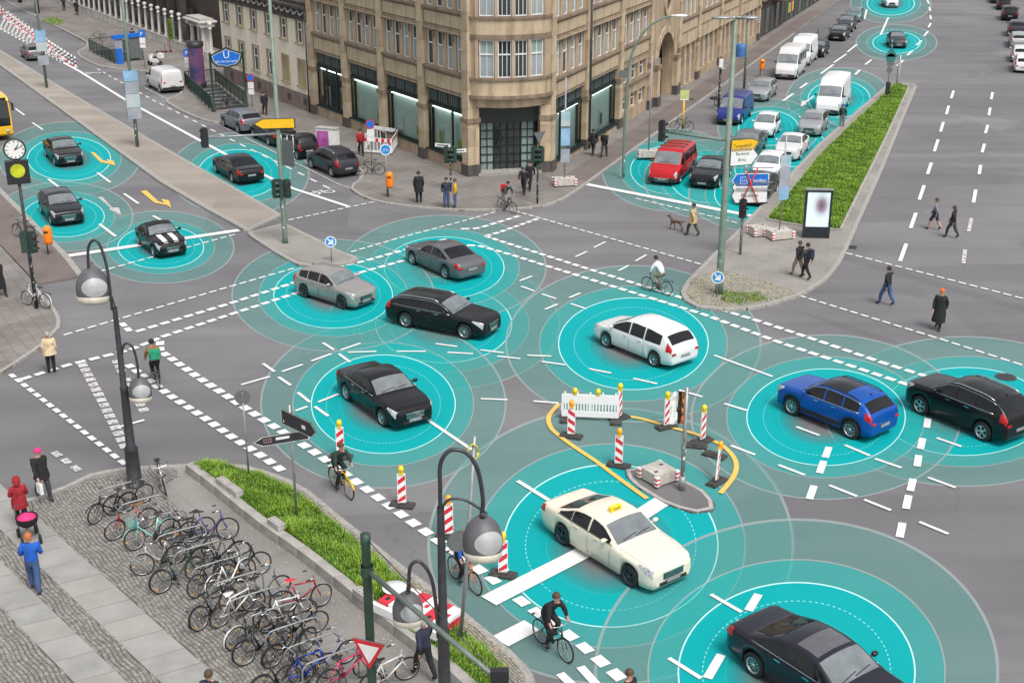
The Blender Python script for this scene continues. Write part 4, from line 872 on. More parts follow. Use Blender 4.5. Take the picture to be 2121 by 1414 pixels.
# local mesh convention: x along (centred), -y outward, z up
def bx(dx, dy, dz, m, bev=0):
    k = ('bx', round(dx, 3), round(dy, 3), round(dz, 3), m)
    if k not in WHEELS: WHEELS[k] = MB().box((0, 0, 0), (dx, dy, dz)).mesh('block', m)
    return WHEELS[k]
def win_mesh(w_, h_, cols, tr, mw=.06):
    k = ('win', round(w_, 2), round(h_, 2), cols, tr)
    if k not in WHEELS:
        mb = MB(); 
        for sx in (-1, 1): mb.box((sx * (w_ / 2 - mw / 2), 0, h_ / 2), (mw, .07, h_))
        for z in (mw / 2, h_ - mw / 2): mb.box((0, 0.001, z), (w_ - 2 * mw, .07, mw))
        if tr: mb.box((0, -.006, h_ * tr), (w_ - 2 * mw, .08, mw * 1.3))
        for i in range(1, cols): mb.box((-w_ / 2 + w_ * i / cols, .004, h_ / 2), (mw * .6, .05, h_ - 2 * mw))
        f = mb.mesh('frame', 'win_frame')
        WHEELS[k] = f
    return WHEELS[k]
def quad_mesh(w_, z0, z1, m, key=''):
    k = ('q', round(w_, 2), round(z0, 2), round(z1, 2), m)
    if k not in WHEELS: WHEELS[k] = MB().add([(-w_ / 2, 0, z0), (w_ / 2, 0, z0), (w_ / 2, 0, z1), (-w_ / 2, 0, z1)], [(0, 1, 2, 3)]).mesh('pane', m)
    return WHEELS[k]
rnd = random.Random(11)
def window(F, x, y, z, w_, h_, cols=1, tr=.62, pm=None):
    o = F.put('window', win_mesh(w_, h_, cols, tr), x, y, z)
    pm = pm or rnd.choice(['pane_pale', 'pane_pale', 'pane_mint', 'pane_dark']); zt = h_ * (tr or 1)
    p = link('pane', quad_mesh(w_ - .08, .04, zt, pm), o, (0, .015, 0))
    if tr: link('pane', quad_mesh(w_ - .08, zt + .01, h_ - .04, 'pane_dark' if rnd.random() < .7 else 'pane_mint'), o, (0, .015, 0))
    return o
def upper_floor(F, x0, x1, z0, zs, zw, ztop, pier=.75, nwin=4):
    # spandrel z0..zs, windows zs..zw, lintel to ztop between piers
    xc = (x0 + x1) / 2; wd = x1 - x0 - pier
    F.put('spandrel', bx(wd, .35, zs - z0 - .16, 'sandstone'), xc, -.22, (z0 + zs - .16) / 2)
    F.put('spandrel_panel', bx(wd - .5, .06, (zs - z0) * .58, 'sandstone_light'), xc, -.028, z0 + (zs - z0) * .45)
    F.put('panel_border', bx(wd - .3, .05, (zs - z0) * .76, 'sandstone_dark'), xc, -.052, z0 + (zs - z0) * .45)
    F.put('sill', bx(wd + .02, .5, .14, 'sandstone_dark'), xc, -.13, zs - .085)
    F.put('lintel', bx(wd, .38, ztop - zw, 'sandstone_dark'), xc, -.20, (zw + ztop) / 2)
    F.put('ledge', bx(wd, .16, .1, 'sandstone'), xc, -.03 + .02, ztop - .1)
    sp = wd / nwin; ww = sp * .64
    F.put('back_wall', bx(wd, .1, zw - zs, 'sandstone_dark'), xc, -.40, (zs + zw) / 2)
    for i in range(nwin):
        xx = x0 + pier / 2 + sp * (i + .5); window(F, xx, -.26, zs, ww, zw - zs - .02)
    for i in range(nwin + 1):
        xx = x0 + pier / 2 + sp * i; F.put('mullion', bx(sp * .34 if 0 < i < nwin else sp * .18, .26, zw - zs, 'sandstone'), xx + (sp * .09 if i == 0 else -sp * .09 if i == nwin else 0), -.24, (zs + zw) / 2)
        if 0 < i < nwin: F.put('corbel', bx(.12, .14, .5, 'sandstone_dark'), xx, -.07, zw - .2)
def shop_bay(F, x0, x1, zb, zf, zt, pier=.75, split=(.5,), dark=False, door=None):
    xc = (x0 + x1) / 2; wd = x1 - x0 - pier - .1
    F.put('plinth_wall', bx(wd, .4, zb - .1, 'sandstone'), xc, -.26, (zb + .1) / 2)
    F.put('shop_sill', bx(wd, .5, .06, 'shop_metal'), xc, -.24, zb + .03)
    # frieze of vertical slats
    F.put('frieze_board', bx(wd, .1, zt - zf, 'shop_metal'), xc, -.36, (zf + zt) / 2)
    n = 22; st = wd / n
    for i in range(n):
        if i % 6 != 5: F.put('slat', bx(st * .42, .05, (zt - zf) * .62, 'slat_metal'), x0 + pier / 2 + .05 + st * (i + .5), -.29, zf + (zt - zf) * .54)
    F.put('frieze_rail', bx(wd, .16, .14, 'shop_metal'), xc, -.27, zf); F.put('frieze_rail', bx(wd, .16, .1, 'shop_metal'), xc, -.27, zt - .05)
    xs = [0] + list(split) + [1]
    for a, b in zip(xs, xs[1:]):
        w_ = wd * (b - a); xm = x0 + pier / 2 + .05 + wd * (a + b) / 2
        o = F.put('shop_window', MB().box((-w_ / 2 + .04, 0, (zf - zb) / 2), (.08, .1, zf - zb)).box((w_ / 2 - .04, 0, (zf - zb) / 2), (.08, .1, zf - zb)).box((0, .002, .05), (w_ - .16, .1, .1)).mesh('frame', 'shop_metal'), xm, -.30, zb + .06)
        link('pane', quad_mesh(w_ - .14, .08, zf - zb, 'shop_glass'), o, (0, .01, 0))
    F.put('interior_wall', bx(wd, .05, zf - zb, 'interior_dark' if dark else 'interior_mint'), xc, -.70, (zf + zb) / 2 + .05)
    F.put('interior_floor', bx(wd, .5, .05, 'interior_mint'), xc, -.58, zb + .01)
    F.put('tube_lamp', bx(wd * .94, .05, .05, 'tube_light'), xc, -.5, zf - .25)
    for i in range(2):
        xx = x0 + pier / 2 + wd * (.22 + .5 * i) + rnd.uniform(-.3, .3); hh = rnd.uniform(1.0, 1.7); o = F.put('display_board', bx(.62, .06, hh, 'poster_white'), xx, -.62, zb + .12 + hh / 2)
        q = rnd.choice(['interior_mint', 'poster_green', 'poster_dark', 'slat_metal']); F.put('display_picture', bx(.40, .03, hh * .62, q), xx, -.572, zb + .16 + hh / 2)
def pier(F, x, z1, w_=.75, m='sandstone'):
    F.put('pier_base', bx(w_ + .12, .75, .75, 'plinth_stone'), x, -.22, .375 + .06)
    nb = int((z1 - .8) / 1.05); h = (z1 - .81) / nb
    for i in range(nb): F.put('pier_block', bx(w_ - (.0 if i % 2 else .012), .62, h - .008, 'sandstone_light' if (i * 7 + int(x * 3)) % 3 else 'sandstone'), x, -.22, .81 + h * (i + .5))
    F.put('pier_bracket', bx(w_ + .16, .7, .28, 'sandstone_dark'), x, -.18, 3.55)
LO = Vector((-15.0, 98.5, 0)); LE = Vector((-2.75, 79.0, 0)); angL = math.degrees(math.atan2(LE.y - LO.y, LE.x - LO.x)); LL = (LE - LO).length
bld = thing('corner_building', 'sandstone corner building with green shop fronts and rounded bay over the entrance', 'building', (0, 84, 0))
FL = Facade(bld, LO, angL, 1)
bwL = LL / 4
ZL = dict(zb=.85, zf=3.82, zt=4.85)
for i in range(4):
    shop_bay(FL, i * bwL, (i + 1) * bwL, .85, 3.82, 4.85, split=(.33, .67) if i == 0 else ((.62,) if i == 3 else (.5,))[: (0 if i in (1, 2) else 1)], dark=(i == 0))
    for (a, b, c, d) in ((4.85, 6.30, 8.50, 8.72), (8.72, 9.95, 12.1, 12.3)): upper_floor(FL, i * bwL, (i + 1) * bwL, a, b, c, d)
for i in range(5): pier(FL, i * bwL if i < 4 else LL - .1, 12.3)
OR = Vector((2.2, 79.6, 0)); FR = Facade(bld, OR, 68.0, 1); k = .935
RB = [.82, 7.5, 14.8, 22.3, 30.6, 36.9, 45.0, 53.0, 62.0]
for i in (0, 1): shop_bay(FR, RB[i], RB[i + 1], .45, 3.5, 4.5, split=(.3,) if i == 0 else (), dark=False)
for i, (a_, b_) in enumerate(zip(RB, RB[1:])):
    if i == 3: continue
    for (a, b, c, d) in ((4.5, 5.8, 8.0, 8.2), (8.2, 9.4, 11.5, 11.7)): upper_floor(FR, a_, b_, a, b, c, d)
# bay with two rows of small office windows
a_, b_ = RB[2], RB[3]; xc = (a_ + b_) / 2; wd = b_ - a_ - .75
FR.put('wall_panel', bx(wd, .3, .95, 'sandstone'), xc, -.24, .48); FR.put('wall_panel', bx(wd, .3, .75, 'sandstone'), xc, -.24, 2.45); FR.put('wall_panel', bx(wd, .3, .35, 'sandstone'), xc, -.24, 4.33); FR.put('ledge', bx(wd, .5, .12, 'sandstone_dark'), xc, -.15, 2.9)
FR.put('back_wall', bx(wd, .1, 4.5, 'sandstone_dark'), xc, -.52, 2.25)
for r_, (z0, z1) in enumerate(((.96, 2.06), (2.98, 4.14))):
    for i in range(4): FR.put('mullion', bx(.5, .28, z1 - z0, 'sandstone'), a_ + .375 + .25 + (wd - .5) * i / 3, -.25, (z0 + z1) / 2)
    for i in range(3): window(FR, a_ + .375 + .25 + (wd - .5) * (i + .5) / 3, -.38, z0, (wd - .5) / 3 - .52, z1 - z0, 1, .6, 'pane_dark')
# portal with round arch
a_, b_ = RB[3], RB[4]; xc = (a_ + b_) / 2; hw = 2.35; sp = 3.05
def arch_infill(w_, h_, hw, sp, y):
    mb = MB(); pts = [(-hw, sp)] + [(-hw * math.cos(math.pi * i / 16), sp + hw * math.sin(math.pi * i / 16)) for i in range(1, 16)] + [(hw, sp)]
    for i in range(16):
        (x0, z0), (x1, z1) = pts[i], pts[i + 1]; mb.add([(x0, y, z0), (x1, y, z1), (x1, y, h_), (x0, y, h_), (x0, y + .9, z0), (x1, y + .9, z1)], [(0, 1, 2, 3), (0, 4, 5, 1)])
    for sx in (-1, 1): mb.add([(sx * hw, y, 0), (sx * w_ / 2, y, 0), (sx * w_ / 2, y, h_), (sx * hw, y, h_), (sx * hw, y + .9, 0), (sx * hw, y + .9, sp)], [(0, 1, 2, 3), (0, 4, 5, 3)][:1] + [(0, 3, 3, 3)][:0]); mb.add([(sx * hw, y, 0), (sx * hw, y + .9, 0), (sx * hw, y + .9, sp), (sx * hw, y, sp)], [(0, 1, 2, 3)])
    return mb.mesh('portal_wall', 'sandstone')
FR.put('portal_wall', arch_infill(b_ - a_ - .7, 11.7, hw, sp, 0), xc, -.02, 0)
for i in range(13):
    t = math.pi * (i + .5) / 13; mb = MB(); r0, r1 = hw + .01, hw + .55; da = math.pi / 13 * .485
    q = [(-r * math.cos(t + s_), r * math.sin(t + s_)) for r, s_ in ((r0, -da), (r0, da), (r1, da), (r1, -da))]
    mb.add([(x, -.12, z) for x, z in q] + [(x, .05, z) for x, z in q], [(0, 1, 2, 3), (0, 4, 5, 1), (1, 5, 6, 2), (2, 6, 7, 3), (3, 7, 4, 0)]); FR.put('arch_stone', mb.mesh('arch_stone', 'sandstone_light' if i % 2 else 'sandstone'), xc, -.02, sp)
for sx in (-1, 1):
    FR.put('portal_pillar', bx(.7, .5, sp - .4, 'sandstone_light'), xc + sx * (hw + .45), .1, sp / 2 + .15); FR.put('portal_base', bx(.85, .65, .8, 'plinth_stone'), xc + sx * (hw + .45), .12, .45); FR.put('portal_cap', bx(.9, .6, .3, 'sandstone_dark'), xc + sx * (hw + .45), .12, sp + .1)
mb = MB().lathe([(.55, 0), (.95, 0), (.95, -.14), (.55, -.14), (.55, .1)], 24, axis='y', smooth=False); mb.cur = 1; mb.disc((0, -.03, 0), .55, 24, (0, -1, 0)); FR.put('round_window', mb.mesh('oculus', ['sandstone_light', 'pane_dark']), xc, 0, 7.6)
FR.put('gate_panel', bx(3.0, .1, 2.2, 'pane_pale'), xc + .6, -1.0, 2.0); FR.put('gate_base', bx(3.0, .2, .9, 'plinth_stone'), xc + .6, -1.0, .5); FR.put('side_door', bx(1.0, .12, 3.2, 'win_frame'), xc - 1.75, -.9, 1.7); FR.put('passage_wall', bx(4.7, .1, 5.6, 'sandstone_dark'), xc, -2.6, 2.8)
# ground floor beyond the portal
for i in range(4, 8):
    a_, b_ = RB[i], RB[i + 1]; xc = (a_ + b_) / 2; wd = b_ - a_ - .75
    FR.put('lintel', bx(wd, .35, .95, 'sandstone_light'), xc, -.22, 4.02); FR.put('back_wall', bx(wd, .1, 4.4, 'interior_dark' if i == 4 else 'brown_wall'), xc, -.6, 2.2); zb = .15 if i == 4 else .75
    FR.put('plinth_wall', bx(wd, .35, zb, 'sandstone'), xc, -.24, zb / 2 + .02)
    nn = 3 if i == 4 else 4
    for j in range(nn + 1): FR.put('mullion', bx(.32, .3, 3.54 - zb, 'sandstone'), a_ + .375 + .16 + (wd - .32) * j / nn, -.25, (3.54 + zb) / 2)
    for j in range(nn): window(FR, a_ + .375 + .16 + (wd - .32) * (j + .5) / nn, -.42, zb + .02, (wd - .32) / nn - .34, 3.5 - zb, 1, .7, 'pane_dark')
for x in RB: pier(FR, x, 11.7)
# drain pipe, roof masses
FR.put('drain_pipe', MB().tube([(0, 0, 0), (0, 0, 11.5)], .07, 8).mesh('drain_pipe', 'iron'), RB[1], .2, .15)
def mass(name, poly, z0, z1, m): o = MB().prism([(x - bld.location.x, y - bld.location.y) for x, y in poly], z0, z1).build(name, m, bld); return o
uL = Vector((math.cos(R(angL)), math.sin(R(angL)), 0)); nL = Vector((uL.y, -uL.x, 0)); uR = Vector((math.cos(R(68)), math.sin(R(68)), 0)); nR = Vector((uR.y, -uR.x, 0))
# outward normals: left facade faces the left street (down-left), right facade faces right
A0 = LO - nL * -0 ; 
inL = -nL; inR = -nR
if inL.dot(Vector((0, 1, 0))) < 0: inL = -inL
E1 = OR + uR * 62
core = [LO - nL * 1.45, LE - nL * 1.45 - uL * 2.6, OR - nR * 1.45 + uR * 3.2, E1 - nR * 1.45, E1 - nR * 14, LO + uL * 2 - nL * 14]
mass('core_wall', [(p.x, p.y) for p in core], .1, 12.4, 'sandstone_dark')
# ---- rounded corner: entrance and bay
ch = (Vector((2.45, 80.1, 0)) - LE); chL = ch.length; cu = ch.normalized(); cn = Vector((cu.y, -cu.x, 0)); 
if cn.y > 0: cn = -cn
angC = math.degrees(math.atan2(cu.y, cu.x)); FC = Facade(bld, LE, angC, 1)
bayp = [(0.05, .0), (.55, .55), (1.65, .95), (chL / 2, 1.08), (chL - 1.65, .95), (chL - .55, .55), (chL - .05, 0)]
def bay_ring(name, z0, z1, m, grow=0.0, back=-.6):
    pts = [(x + (x - chL / 2) * grow * .25, y + grow) for x, y in bayp]; w_ = [LE + cu * x + cn * y for x, y in pts] + [LE + cu * chL + cn * back, LE + cn * back]
    return MB().prism([(p.x - bld.location.x, p.y - bld.location.y) for p in w_], z0, z1).build(name, m, bld)
bay_ring('bay_base', 4.35, 4.95, 'sandstone_light', -.35); bay_ring('bay_cornice', 4.95, 5.15, 'sandstone_dark', .14); bay_ring('bay_parapet', 5.15, 6.05, 'sandstone_light', .0); bay_ring('bay_sill', 6.05, 6.2, 'sandstone_dark', .1)
bay_ring('bay_lintel', 8.45, 8.75, 'sandstone_dark', .05); bay_ring('bay_parapet', 8.75, 9.65, 'sandstone_light', .0); bay_ring('bay_sill', 9.65, 9.8, 'sandstone_dark', .1); bay_ring('bay_lintel', 12.0, 12.5, 'sandstone_dark', .05)
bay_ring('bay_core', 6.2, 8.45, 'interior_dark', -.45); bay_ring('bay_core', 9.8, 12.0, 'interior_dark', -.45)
segs = [(bayp[i], bayp[i + 1]) for i in range(6)]
for zb_, zt_ in ((6.2, 8.45), (9.8, 12.0)):
    for i, ((x0, y0), (x1, y1)) in enumerate(segs):
        dx, dy = x1 - x0, y1 - y0; ln = math.hypot(dx, dy); aa = math.degrees(math.atan2(-dy, dx)) if False else math.degrees(math.atan2(dy, dx))
        a_w = LE + cu * x0 + cn * y0; b_w = LE + cu * x1 + cn * y1; ang = math.degrees(math.atan2(b_w.y - a_w.y, b_w.x - a_w.x)); FS = Facade(bld, a_w, ang, 1)
        if 1 <= i <= 4:
            o = window(FS, ln / 2, -.12, zb_ + .02, ln - .2 if i in (2, 3) else ln - .28, zt_ - zb_ - .04, 3 if i in (2, 3) else 2, .62, 'pane_dark' if i in (2, 3) else 'pane_pale')
        else: FS.put('bay_wall', bx(ln, .3, zt_ - zb_, 'sandstone'), ln / 2, -.16, (zb_ + zt_) / 2)
        if i > 0: FS.put('bay_mullion', bx(.19, .30, zt_ - zb_, 'sandstone'), 0, -.12, (zb_ + zt_) / 2)
for x in (.35, chL - .35): pier(FC, x, 4.3, .8)
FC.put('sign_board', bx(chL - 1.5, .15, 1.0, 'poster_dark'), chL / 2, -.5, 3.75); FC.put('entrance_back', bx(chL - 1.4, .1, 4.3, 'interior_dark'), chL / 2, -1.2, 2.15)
for i in range(4):
    xx = .95 + (chL - 1.9) * (i + .5) / 4; wd = (chL - 1.9) / 4 - .03; mb = MB()
    for sx in (-1, 1): mb.box((sx * wd / 2, 0, 1.55), (.07, .08, 3.1))
    for j in range(7): mb.box((0, 0, .1 + j * .5), (wd, .07, .05))
    mb.box((0, 0, 1.55), (.05, .06, 3.1)); o = FC.put('entrance_door' if i in (1, 2) else 'entrance_grille', mb.mesh('door', 'shop_metal'), xx, -.72, .13)
    link('pane', quad_mesh(wd, .05, 3.1, 'pane_mint' if i in (0, 3) else 'pane_dark'), o, (0, .03, 0))
FC.put('doorstep', bx(chL - 1.3, 1.2, .16, 'granite_kerb'), chL / 2, -.3, .19)
# ---- cream stucco house left of it
CO = Vector((-15.15, 98.7, 0)); cr = thing('stucco_house', 'cream stucco house with dark swag frieze left of the sandstone building', 'house', (-20, 106, 0)); angc = -56.6
uc = Vector((math.cos(R(angc)), math.sin(R(angc)), 0)); L0 = CO - uc * 17.6; FCc = Facade(cr, L0, angc, 1); nc = Vector((uc.y, -uc.x, 0))
def lay(name, z0, z1, dep, m, out=0.0): FCc.put(name, bx(17.5, dep, z1 - z0, m), 8.75, out - dep / 2, (z0 + z1) / 2)
lay('plinth', .1, 1.36, 8, 'pink_plinth', .06); lay('wall', 1.36, 6.9, 8, 'cream_stucco'); lay('cornice', 6.9, 7.05, 8.2, 'ornament', .22); lay('frieze', 7.05, 7.75, 8, 'ornament', .12); lay('gutter', 7.75, 7.95, 8.3, 'ornament', .35)
mat('swag_grey', (.3, .28, .27), .8)
for i in range(16):
    x = .6 + i * 1.08; mb = MB().tube([(-.45, 0, .25), (-.25, -.05, .02), (0, -.07, -.06), (.25, -.05, .02), (.45, 0, .25)], [.05, .08, .1, .08, .05], 8); FCc.put('swag', mb.mesh('swag', 'swag_grey'), x, .17, 7.38)
    FCc.put('rosette', MB().lathe([(0, -.06), (.09, -.04), (.12, 0)], 10, axis='y').mesh('rosette', 'swag_grey'), x + .54, .14, 7.55)
for i in range(6):
    x = 1.5 + i * 2.92
    for (z0, z1) in ((1.95, 3.85), (5.2, 6.78)):
        for dx_ in (-.58, .58): FCc.put('window_surround', bx(.18, .08, z1 - z0 + .3, 'ochre_trim'), x + dx_, .03, (z0 + z1) / 2)
        FCc.put('window_surround', bx(.98, .08, .15, 'ochre_trim'), x, .03, z1 + .075); FCc.put('window_sill', bx(1.35, .25, .12, 'ochre_trim'), x, .08, z0 - .07)
        FCc.put('reveal', bx(.98, .02, z1 - z0, 'ochre_trim' if z0 < 3 and i > 3 else 'interior_dark'), x, .006, (z0 + z1) / 2)
        if z0 > 3 or i < 4: window(FCc, x + .12, .03, z0, .72, z1 - z0, 1, .62)
    FCc.put('cellar_window', bx(.6, .03, .5, 'interior_dark'), x + .4, .065, .8)
FCc.put('drain_pipe', MB().tube([(0, 0, 0), (0, 0, 7.5)], .06, 8).mesh('drain_pipe', 'iron'), 17.4, .16, .15)
lay('roof', 7.95, 8.2, 8, 'brown_wall')
# ---- column fence and gateway further left
fa = Vector((-47.8, 154, 0)); fd = (Vector((-31.3, 127.9, 0)) - fa); fl = fd.length; fu = fd.normalized(); fang = math.degrees(math.atan2(fu.y, fu.x)); fa2 = fa - fu * 22
fence = thing('colonnade_fence', 'white column fence on a low wall behind the station pavement', 'fence', (-40, 141, 0)); FF = Facade(fence, fa2, fang, 1); fl += 22
FF.put('low_wall', bx(fl, .5, .75, 'white_stone'), fl / 2, -.25, .45); FF.put('coping', bx(fl, .62, .1, 'concrete'), fl / 2, -.25, .875)
colm = MB().box((0, 0, .1), (.42, .42, .2)).lathe([(.17, .2), (.15, 1.0), (.125, 2.1), (.19, 2.16), (.19, 2.24), (.12, 2.26), (.10, 2.4), (.19, 2.5), (.22, 2.62), (.17, 2.74), (0, 2.8)], 14).mesh('column', 'white_stone')
ncol = int(fl / 2.15)
for i in range(ncol):
    FF.put('column', colm, .6 + i * 2.15, -.25, .925)
    mb = MB()
    for j in range(8): mb.tube([(-.75 + j * .215, 0, 0), (-.75 + j * .215, 0, 1.8)], .018, 5)
    mb.box((0, 0, .1), (1.7, .03, .04)).box((0, 0, 1.6), (1.7, .03, .04)); FF.put('railing', mb.mesh('railing', 'iron'), 1.675 + i * 2.15, -.25, .93)
FF.put('ivy', MB().mesh('ivy', 'grass_b'), fl, 0, 0) if False else None
gt = thing('gateway', 'white gateway with flat pediment beside the advertising column', 'gate', (-29.3, 126, 0)); FG = Facade(gt, Vector((-31.3, 127.9, 0)), fang, 1)
for x in (.6, 3.6): FG.put('pillar', MB().box((0, 0, .2), (.55, .55, .4)).lathe([(.22, .4), (.2, 1.6), (.17, 2.7), (.27, 2.8), (.27, 2.95)], 16).mesh('pillar', 'white_stone'), x, -.3, .12)
for x in (1.15, 3.05): FG.put('pillar', bx(.4, .5, 2.9, 'white_stone'), x, -.9, 1.57)
FG.put('entablature', bx(4.2, 1.4, .4, 'white_stone'), 2.1, -.6, 3.28); FG.put('cornice', bx(4.6, 1.8, .14, 'white_stone'), 2.1, -.6, 3.55); FG.put('pediment', bx(4.0, 1.3, .2, 'concrete'), 2.1, -.6, 3.72)
FG.put('name_panel', bx(2.4, .04, .22, 'slat_metal'), 2.1, .13, 3.28); FG.put('gate_leaf', bx(1.5, .05, 2.4, 'iron'), 2.1, -.9, 1.35)
for i in range(3): FG.put('wall', bx(1.6, .5, .8, 'white_stone'), 4.9 + i * 1.65, -.3, .5) if i < 2 else None
FG.put('column', colm, 5.6, -.3, .925)
iv = thing('ivy_plant', 'green ivy climbing between two white columns', 'plant', (0, 0, 0)); pI = fa2 + fu * (fl - 5.0); iv.location = (pI.x, pI.y, .9); mb = MB(); rr = random.Random(3)
for i in range(1100):
    x, z = rr.uniform(-.55, .55), rr.uniform(0, 2.0); y = rr.uniform(-.14, .14); a = rr.uniform(0, 6.28); s_ = rr.uniform(.04, .08); mb.cur = rr.randrange(3)
    mb.add([(x, y, z), (x + s_ * math.cos(a), y - .03, z + s_ * math.sin(a)), (x + s_ * 1.3 * math.cos(a + .6), y, z + s_ * 1.3 * math.sin(a + .6)), (x + s_ * math.cos(a + 1.2), y + .03, z + s_ * math.sin(a + 1.2))], [(0, 1, 2, 3)])
iv_l = mb.build('leaves', ['grass_a', 'grass_b', 'grass_c'], iv); iv_l['kind'] = 'stuff'; iv_l.rotation_euler = (0, 0, R(fang))
MB().tube([(0, 0, -.1), (.1, .02, .8), (-.1, .03, 1.7)], .03, 6).build('stem', 'brown_wall', iv)
# dark buildings closing the view behind fence, and the houses up the right-hand street
back = thing('courtyard_building', 'dark brown building behind the white column fence', 'building', (-30, 150, 0)); FB = Facade(back, fa2 + Vector((2.6, 1.6, 0)) - fu * 6, fang, 1)
FB.put('wall', bx(fl + 6, 5, 12, 'brown_wall'), fl / 2 + 3, -3, 6)
for i in range(15): 
    FB.put('buttress', bx(.9, .7, 11, 'ornament'), 2 + i * 3.4, .3, 5.5)
    FB.put('window', bx(1.5, .1, 2.2, 'pane_dark'), 3.7 + i * 3.4, .02, 2.4)
mat('render_grey', (.2, .17, .15), .85, var=.2, scale=1.5)
for j, (s0, s1, wm, lab, gm) in enumerate([(62.4, 76, 'brick_red', 'dark red brick house with an orange sign up the right street', 'brown_wall'), (76.2, 92, 'render_grey', 'grey brown rendered house with street posters up the right street', 'interior_dark'), (92.2, 125, 'brick_red', 'far brick house at the end of the right street pavement', 'brown_wall')]):
    o = OR + uR * ((s0 + s1) / 2); h = thing('street_house', lab, 'house', (o.x, o.y, 0)); FH = Facade(h, OR + uR * s0, 68, 1); wdt = s1 - s0
    FH.put('ground_floor', bx(wdt, 8, 3.9, gm), wdt / 2, -4.1, 2.0); FH.put('wall', bx(wdt, 8, 9, wm), wdt / 2, -4.0, 8.45); FH.put('cornice', bx(wdt, .5, .25, 'sandstone_dark'), wdt / 2, .1, 4.05)
    nw = int(wdt / 2.6)
    for i in range(nw):
        x = wdt * (i + .5) / nw; FH.put('shop_opening', bx(1.7, .1, 2.6, 'pane_dark' if i % 2 else 'interior_dark'), x, -.08, 1.6)
        for z0 in (4.9, 8.2): window(FH, x, .03, z0, 1.1, 1.9, 2, .65, 'pane_dark'); FH.put('window_sill', bx(1.4, .2, .1, 'sandstone_dark'), x, .08, z0 - .06)
    if j == 0: FH.put('sign', bx(3.2, .15, 1.2, 'yellow_paint'), 3, .2, 4.6); FH.put('sign', bx(.2, 1.2, 1.4, 'yellow_paint'), 6.2, .7, 4.9); FH.put('awning', bx(5, 1.4, .1, 'brick_red'), 9, .7, 3.4)
    if j == 1:
        for i, c in enumerate(('poster_green', 'plate', 'red_paint', 'lamp_yellow')): FH.put('poster', bx(.7, .03, 1.1, c), 2 + i * .8, .04, 1.6)
# a street tree at the far top left (trunk in view)
mat('bark', (.06, .045, .035), .9, var=.3, scale=12); mat('leaf', (.05, .10, .02), .6, var=.3)
def tree(px, h, r0, lab, crown_r):
    p = G(*px); t = thing('street_tree', lab, 'tree', (p.x, p.y, .1)); mb = MB(); rr = random.Random(px[0])
    mb.tube([(0, 0, 0), (.05, .03, h * .3), (0, .1, h * .6)], [r0, r0 * .8, r0 * .6], 9)
    for i in range(6): a = i * 1.05 + .3; mb.tube([(0, .08, h * (.45 + .02 * i)), (math.cos(a) * crown_r * .5, math.sin(a) * crown_r * .5, h * .72), (math.cos(a) * crown_r * .8, math.sin(a) * crown_r * .8, h * .9)], [r0 * .4, r0 * .25, .03], 6)
    mb.build('trunk', 'bark', t); mb = MB()
    for i in range(5000):
        d = Vector((rr.gauss(0, 1), rr.gauss(0, 1), rr.gauss(0, .8))).normalized() * crown_r * rr.uniform(.45, 1) * (.8 + .3 * math.sin(i * .7)); c = d + Vector((0, 0, h * .85)); a = Vector((rr.uniform(-1, 1), rr.uniform(-1, 1), rr.uniform(-1, 1))) * .2; b = Vector((rr.uniform(-1, 1), rr.uniform(-1, 1), rr.uniform(-1, 1))) * .14
        mb.add([c, c + a, c + a + b, c + b], [(0, 1, 2, 3)])
    o = mb.build('crown', 'leaf', t); return t
tree((78, 30), 9, .28, 'bare dark tree trunk on the grass patch by the far left pavement', 3.0); tree((42, 8), 9, .28, 'second tree trunk further up the far left pavement', 3.0)
grass('grass', [(p.x, p.y) for p in gp([(88, 42), (110, 36), (140, 46), (120, 54), (102, 52)], .12)], .12, 900, .1, .2, 'small grass patch round the tree on the far left pavement', ['grass_a', 'grass_b', 'grass_c'])
# ================================================================ street furniture
def PV(x, y, Y):      # point seen at pixel (x, y) on the vertical plane at depth Y
    u = (x - CX) / CAM_F; v = -(y - CY) / CAM_F; d = (u, math.cos(CAM_TH) + v * math.sin(CAM_TH), -math.sin(CAM_TH) + v * math.cos(CAM_TH)); t = Y / d[1]
    return Vector((d[0] * t, Y, CAM_H + d[2] * t))
def rel(p, b): return Vector(p) - Vector((b[0], b[1], 0))
def zbase(px, z): p = G(px[0], px[1], z); return Vector((p.x, p.y, z))
FACE = lambda p: math.atan2(-p[1], -p[0]) + math.pi / 2      # yaw so that local -y faces the camera
def signal_head(parent, loc, rz, m='dark_green', lit=1):
    o = MB().box((0, 0, 0), (.30, .22, .92)).box((0, .0, .48), (.2, .16, .06)).build('signal_head', m, parent, loc, rz)
    for i, c in enumerate(('lamp_red', 'amber_off', 'green_lens')):
        mb = MB(); mb.disc((0, -.113, .29 - i * .29), .1, 14, (0, -1, 0)); mb.build('lens', c, o)
        mb = MB(); vs = []
        for k in range(11):
            a = math.pi * (k / 10) ; vs += [(.115 * math.cos(a), -.11, .29 - i * .29 + .115 * math.sin(a)), (.12 * math.cos(a), -.29, .27 - i * .29 + .115 * math.sin(a))]
        mb.add(vs, [(2 * k, 2 * k + 1, 2 * k + 3, 2 * k + 2) for k in range(10)]); mb.build('visor', m, o)
    return o
mat('amber_off', (.2, .1, .01), .3); mat('green_lens', (.02, .12, .06), .3); mat('dark_pole', (.045, .045, .05), .5, .2, var=.2); mat('lilac_pole', (.28, .26, .32), .5)
